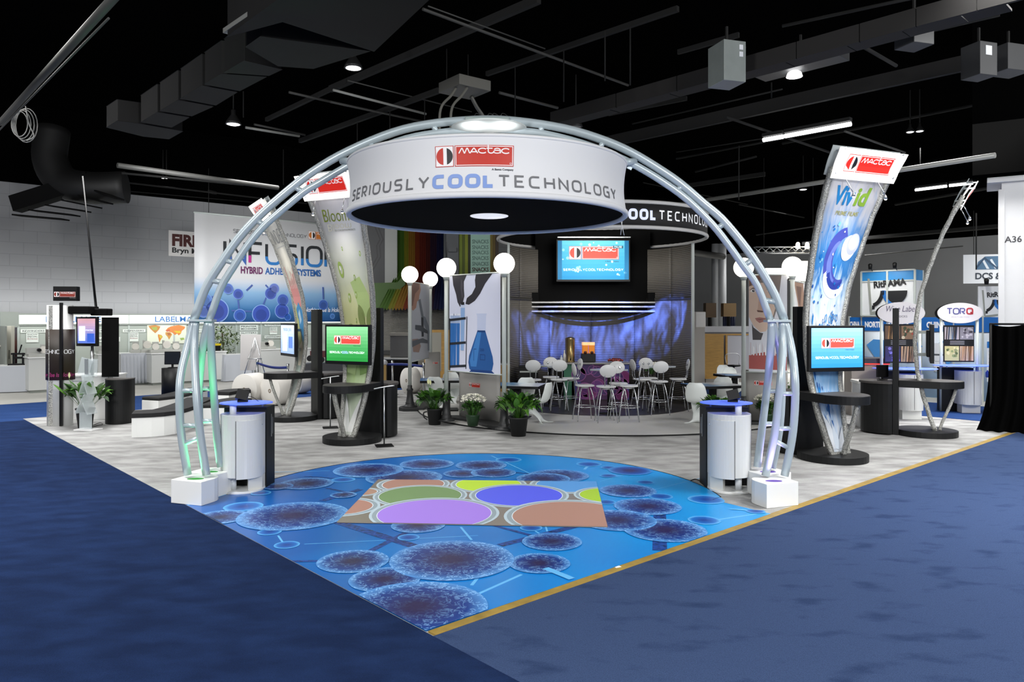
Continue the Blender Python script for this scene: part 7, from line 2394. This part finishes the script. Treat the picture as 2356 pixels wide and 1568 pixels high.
def oval_kiosk(label, px, d, name1, photos):
    x = (px - CX) / FOC * d
    t = thing('sample_kiosk', label, 'display kiosk', (x, d, .014), -.16, 'kiosks with oval signs and blue glass tops')
    zs = zat(721, d)
    for sx in (-.40, .40):
        mb = MB(); mb.tube([(sx, .18, 0), (sx, .18, zs - .1)], .035, 12); mb.build('post', ALU, t)
    R = Matrix.Rotation(pi / 2, 3, 'X')
    mb = MB(); mb.lathe([(.50, 0), (.50, .03)], (0, .15, zs), 48, M=R, sy=.49); ov = mb.build('oval_sign', mat('oval_white', '#e6e2e4', .3), t)
    mb = MB(); mb.lathe([(.50, 0), (.50, .03)], (.04, .42, zs), 48, M=R, sy=.49); mb.build('rear_oval', BLACK, t)
    pr = Print()
    if name1 == 'wine':
        pr.text('Wine Label', 0, zs + .03, .14, '#5c5470', 1, bold=-.004, shear=.25, width=.64); pr.text('STOCKS', 0, zs - .10, .05, '#77747c', 1, width=.25)
    else:
        pr.letters('TOR', -.29, zs - .02, .13, .024, '#3f4288', 1, .22); pr.letters('Q', .15, zs - .02, .13, .034, '#b02a36', 1, .2); pr.text('SPECIALTY LABEL STOCKS', 0, zs - .11, .03, '#a9a3a8', 1, width=.40)
    pr.build('sign_print', ov, flat((0, .115, 0), (1, 0, 0), (0, 0, 1)))
    ph, pz = .88, zat(792, d)
    mb = MB(); mb.box((0, .2, pz), (.68, .03, ph)); po = mb.build('poster', BLACK_LAM, t)
    pr = Print(); rnd = random.Random(px)
    cells = [(-.32, .10, .0, .40), (.02, .10, .32, .40), (-.32, -.41, .0, -.06), (.02, -.41, .32, -.06)]
    for (x0, y0, x1, y1), pal in zip(cells, photos):
        pr.rect(x0, y0, x1, y1, pal[0], 1)
        for k in range(16):
            cx_, cy_ = rnd.uniform(x0 + .03, x1 - .03), rnd.uniform(y0 + .03, y1 - .03)
            if pal[-1] == 's':
                pr.add([(cx_ - .03, y0), (cx_, y0), (cx_ + .02, y1), (cx_ - .01, y1)], rnd.choice(pal[1:-1]), 2)
            else:
                pr.disc(cx_, cy_, rnd.uniform(.015, .04), rnd.choice(pal[1:-1]), 2, n=10)
    for i in range(3):
        pr.rect(-.2, .055 - .035 * i, .12, .063 - .035 * i, '#cfcac4', 1)
    pr.build('poster_print', po, flat((0, .183, pz), (1, 0, 0), (0, 0, 1)), clip=(-.33, .33, -.43, .43))
    mb = MB(); mb.lathe([(.66, 1.10), (.68, 1.104), (.68, 1.114), (.66, 1.118)], (.02, -.05, 0), 48, sy=.55); mb.build('glass_top', BLUE_GLASS, t)
    mb = MB(); mb.prism(arc(.12, -.08, .26, .25, 180, 360, 14) + [(.38, .1), (-.14, .1)], .2, .99); mb.build('cabinet_body', mat('gloss_white', '#eceded', .12), t)
    mb = MB(); mb.box((.12, -.05, .1), (.4, .28, .2)); mb.build('cabinet_foot', WHITE_LAM, t)
    mb = MB(); mb.box((.125, -.332, .6), (.006, .004, .76)); mb.build('door_gap', BLACK, t)
    mb = MB(); mb.box((-.05, .28, .52), (.7, .3, 1.04)); mb.build('back_cabinet', BLACK_LAM, t)
    for sx in (-.3, .3):
        mb = MB(); mb.tube([(sx, .1, 1.04), (sx, .1, 1.10)], .015, 8); mb.build('glass_stand_off', CLEAR, t)
    return t


oval_kiosk('kiosk with oval Wine Label sign and blue glass top behind the edge on pylon', 2078, 16.8, 'wine', [('#6a4f38', '#d9a86a', '#2c2420', '#c98f54', 's'), ('#8a6a4c', '#b03a2c', '#d9c9a4', '#3c4a2c', 'd'), ('#3a3460', '#6a5fae', '#8f86cf', '#241f42', 'd'), ('#d3a878', '#a8794a', '#e6c79a', '#5c4a38', 's')])
oval_kiosk('kiosk with oval TORQ sign and blue glass top beside the black curtain', 2214, 17.9, 'torq', [('#b9aeb0', '#5c7a9c', '#d9d3c4', '#3c3430', 's'), ('#8f8a90', '#2c2830', '#5c5560', '#c9c2c4', 'd'), ('#c9bf7c', '#e6dca0', '#8f9a5c', '#5c6a3c', 'd'), ('#d9b48a', '#b98a5c', '#ecd0a8', '#8a5f3c', 's')])
t = thing('small_monitor', 'switched off black monitor on the round storage top left of the black post', 'monitor', A(2030, 892, 14.7) * 1, .1); t.location.z = 1.045
mb = MB(); mb.box((0, 0, .17), (.24, .03, .24)); mb.build('screen_case', BLACK, t, bevel=.006); mb = MB(); mb.lathe([(.10, 0), (.09, .012), (.02, .02), (.02, .06)], n=18); mb.build('stand', BLACK, t)
t = thing('blue_bottle', 'small blue bottle hanging by the right end of the far blue glass top', 'bottle', A(2272, 856, 17.6)); mb = MB(); mb.lathe([(.03, -.12), (.04, -.1), (.04, 0), (.015, .03), (.015, .05)], n=14); mb.build('bottle_body', mat('bottle_blue', '#2b4bb0', .2), t)

# long black slab with white cabinet and machine boxes seen between the pylons
t = thing('plan_cabinet', 'grey machine cabinet with a glowing red line beside the blue screen pylon', 'machine', A(1992, 880, 17.5), -.15); t.location.z = 0
mb = MB(); mb.box((0, 0, .6), (.80, .6, 1.2)); mb.build('machine_body', mat('machine_beige', '#a39c96', .5), t, bevel=.01); mb = MB(); mb.box((0, -.02, 1.27), (.84, .66, .12)); mb.build('machine_lid', mat('machine_lid', '#4c4648', .4), t, bevel=.01); mb = MB(); mb.box((0, -.35, 1.2), (.82, .012, .02)); mb.build('red_light_line', mat('red_line', '#ff3a2a', .4, emit=1.6), t)
t = thing('plan_cabinet', 'low white box machine with a blue panel below the grey machine cabinet', 'machine', A(2001, 900, 15.6), -.15); t.location.z = 0
mb = MB(); mb.box((0, 0, .45), (.56, .5, .9)); mb.build('machine_body', mat('machine_white', '#dcdfe2', .35), t, bevel=.01); mb = MB(); mb.box((.0, .02, .93), (.6, .54, .06)); mb.build('machine_lid', WHITE_LAM, t, bevel=.01); mb = MB(); mb.box((.1, -.252, .72), (.28, .006, .12)); mb.build('blue_panel', mat('panel_blue', '#2b3f86', .4), t); mb = MB(); mb.box((-.17, -.252, .76), (.10, .006, .08)); mb.build('grey_panel', GREY_PANEL, t)

# black pipe-and-drape curtain
cz = zat(745, 14.8)
ca, cb = A(2276, 990, 14.9), A(2470, 990, 14.2)
ca.z = cb.z = 0
t = thing('black_curtain', 'tall black curtain hanging at the right picture edge', 'curtain', ca)
d_ = cb - ca
nrm = Vector((-d_.y, d_.x, 0)).normalized()
def cf(u, v):
    q = d_ * u + nrm * (.07 * sin(u * 46) + .04 * sin(u * 17 + 1)) * (.5 + .5 * (1 - v))
    fl = .10 * (1 - v) ** 3
    q = q + nrm * (-fl) + d_.normalized() * (-.22 * (1 - v) ** 4 * (1 - u))
    return (q.x, q.y, .02 + (cz - .02) * v - .05 * sin(u * 7) * v)
mb = MB(); mb.grid(cf, 120, 14); mb.build('cloth', mat('black_drape', '#030303', .95, spec=.05), t)
mb = MB(); mb.tube([(0, 0, cz), d_ + Vector((0, 0, cz))], .02, 8); mb.build('rod', STEELD, t)
for u in (0.02, 1):
    mb = MB(); mb.tube([d_ * u, d_ * u + Vector((0, 0, cz))], .02, 8); mb.build('upright', STEELD, t)

# ------------------------------------------------------------------ behind the curved wall on the right
t = thing('wall_end_post', 'cream panelled post at the right end of the curved wall', 'post', A(1607, 880, 23.0)); t.location.z = 0
mb = MB(); mb.box((0, 0, 1.22), (.32, .3, 2.44)); mb.build('post_body', mat('cream_panel', '#a8a39b', .6), t, bevel=.004); mb = MB(); mb.box((.03, -.01, 2.2), (.3, .3, .46)); mb.build('post_cap', mat('cream_cap', '#d6d4cf', .6), t, bevel=.004)
t = thing('wood_screen', 'blond wood screen panels on posts right of the curved wall', 'partition', A(1642, 870, 25.0)); t.location.z = 0
mb = MB(); mb.box((0, 0, .95), (.66, .05, 1.45)); mb.build('wood_panel', WOOD, t); mb = MB(); mb.box((.95, .05, .95), (1.0, .05, 1.45)); mb.build('white_panel', mat('screen_white', '#c4c5cc', .5), t)
for x in (-.36, .42, 1.45):
    mb = MB(); mb.box((x, 0, .85), (.06, .08, 1.7)); mb.build('screen_post', WOOD, t)
mb = MB(); mb.box((.55, 0, 1.70), (1.9, .1, .05)); mb.build('top_rail', WOOD, t)
mb = MB(); mb.box((.7, 0, .12), (2.0, .3, .22)); mb.build('screen_base', mat('cream_panel', '#a8a39b', .6), t)
t = thing('shelf_ledge', 'white ledge with cartons above the blond wood screen', 'shelf', A(1660, 760, 26.0)); 
mb = MB(); mb.box((.2, 0, .05), (1.9, .5, .2)); mb.build('ledge', mat('ledge_white', '#c7cad0', .5), t)
mb = MB(); mb.box((.2, 0, -.9), (1.8, .4, 1.75)); mb.build('ledge_base', mat('ledge_dark', '#6c6e74', .6), t)
for lb, px, py, w, h, c in (('brown carton on the left side of the twin grey pipes', 1633, 724, .36, .5, '#5c4a34'), ('tan drum right of the twin grey pipes', 1676, 722, .44, .46, '#8f7550')):
    q = A(px, py + 6, 26.0)
    t = thing('carton', lb, 'box', q); mb = MB(); mb.box((0, 0, h / 2), (w, .35, h)); mb.build('carton_body', mat('carton_' + c[1:], c, .7), t, bevel=.01)
    mb = MB(); mb.box((0, 0, -.3), (.05, .3, .6)); mb.build('carton_bracket', STEELD, t)
t = thing('dark_drape', 'navy drape panel right of the twin grey pipes', 'curtain', A(1679, 760, 27.0))
mb = MB(); mb.grid(lambda u, v: (-.25 + .45 * u, .02 * sin(u * 40), .0 + .50 * v), 30, 1); mb.build('cloth', mat('navy_drape', '#171c38', .8), t, solid=.01)
for px in (1646, 1660):
    p = A(px, 700, 30.0)
    mb = MB(); mb.tube([(p.x, p.y, 0), (p.x, p.y, 5.2)], .15 if px == 1646 else .19, 14); struct(mb.build('pipe_column', mat('pipe_paint', '#8a8c8e', .5)))
t = thing('lit_header', 'glowing white booth header behind the globes at right', 'sign', A(1800, 628, 24.0))
mb = MB(); mb.box((0, 0, 0), (1.15, .3, .30)); mb.box((.62, -.1, .06), (.4, .3, .62)); mb.build('lit_box', mat('lit_header_white', '#fff9ee', .4, emit=1.8), t); 
for x in (-.5, .55):
    mb = MB(); mb.box((x, .0, -1.9), (.06, .06, 3.5)); mb.build('header_leg', ALU, t)
t = thing('lighting_truss', 'small lattice lighting truss with two lamps above the right globes', 'light truss', A(1800, 575, 24.5))
mb = MB()
for y in (-.1, .1):
    for z in (-.1, .1):
        mb.tube([(-.9, y, z), (1.3, y, z)], .02, 6)
for k in range(9):
    x = -.9 + .245 * k
    mb.tube([(x, -.1, -.1), (x + .24, -.1, .1)], .012, 6); mb.tube([(x, .1, .1), (x + .24, .1, -.1)], .012, 6)
mb.build('lattice', STEEL, t)
for x in (.45, .75):
    mb = MB(); mb.lathe([(.001, -.09), (.07, -.08), (.06, .08), (.03, .12)], (x, -.15, .12), 14); mb.build('par_lamp', mat('spot_lit', '#ffe9c8', .4, emit=14), t)
for x in (-.6, 1.0):
    mb = MB(); mb.tube([(x, 0, .1), (x, 0, 3)], .012, 6); mb.build('hanger', STEELD, t)
t = thing('stool_table', 'far stool with black seat seen by the blond wood screen', 'stool', A(1688, 868, 23.5)); t.location.z = 0
mb = MB(); mb.lathe([(.2, .0), (.2, .02), (.03, .04), (.03, .72), (.2, .74), (.22, .78), (.001, .79)], n=20); mb.build('stool_seat', BLACK, t); mb = MB(); mb.tube(smooth_path([(-.2, .1, .78), (-.2, .14, 1.1), (.2, .14, 1.1), (.2, .1, .78)]), .012, 6); mb.build('stool_back', STEEL, t)

# cords lying on the grey carpet
for lb, P_ in (('thin black cord on the carpet left of the right cabinet', [(1590, 1108), (1600, 1105), (1612, 1110), (1622, 1116)]), ('black cords on the carpet beside the brochure rack', [(208, 986), (222, 981), (236, 978), (230, 974), (214, 980), (206, 984)])):
    mb = MB(); mb.tube(smooth_path([F(x, y, .02) + Vector((0, 0, .02)) for x, y in P_]), .007, 6)
    tag(mb.build('power_cord', BLACK), lb, 'cord')
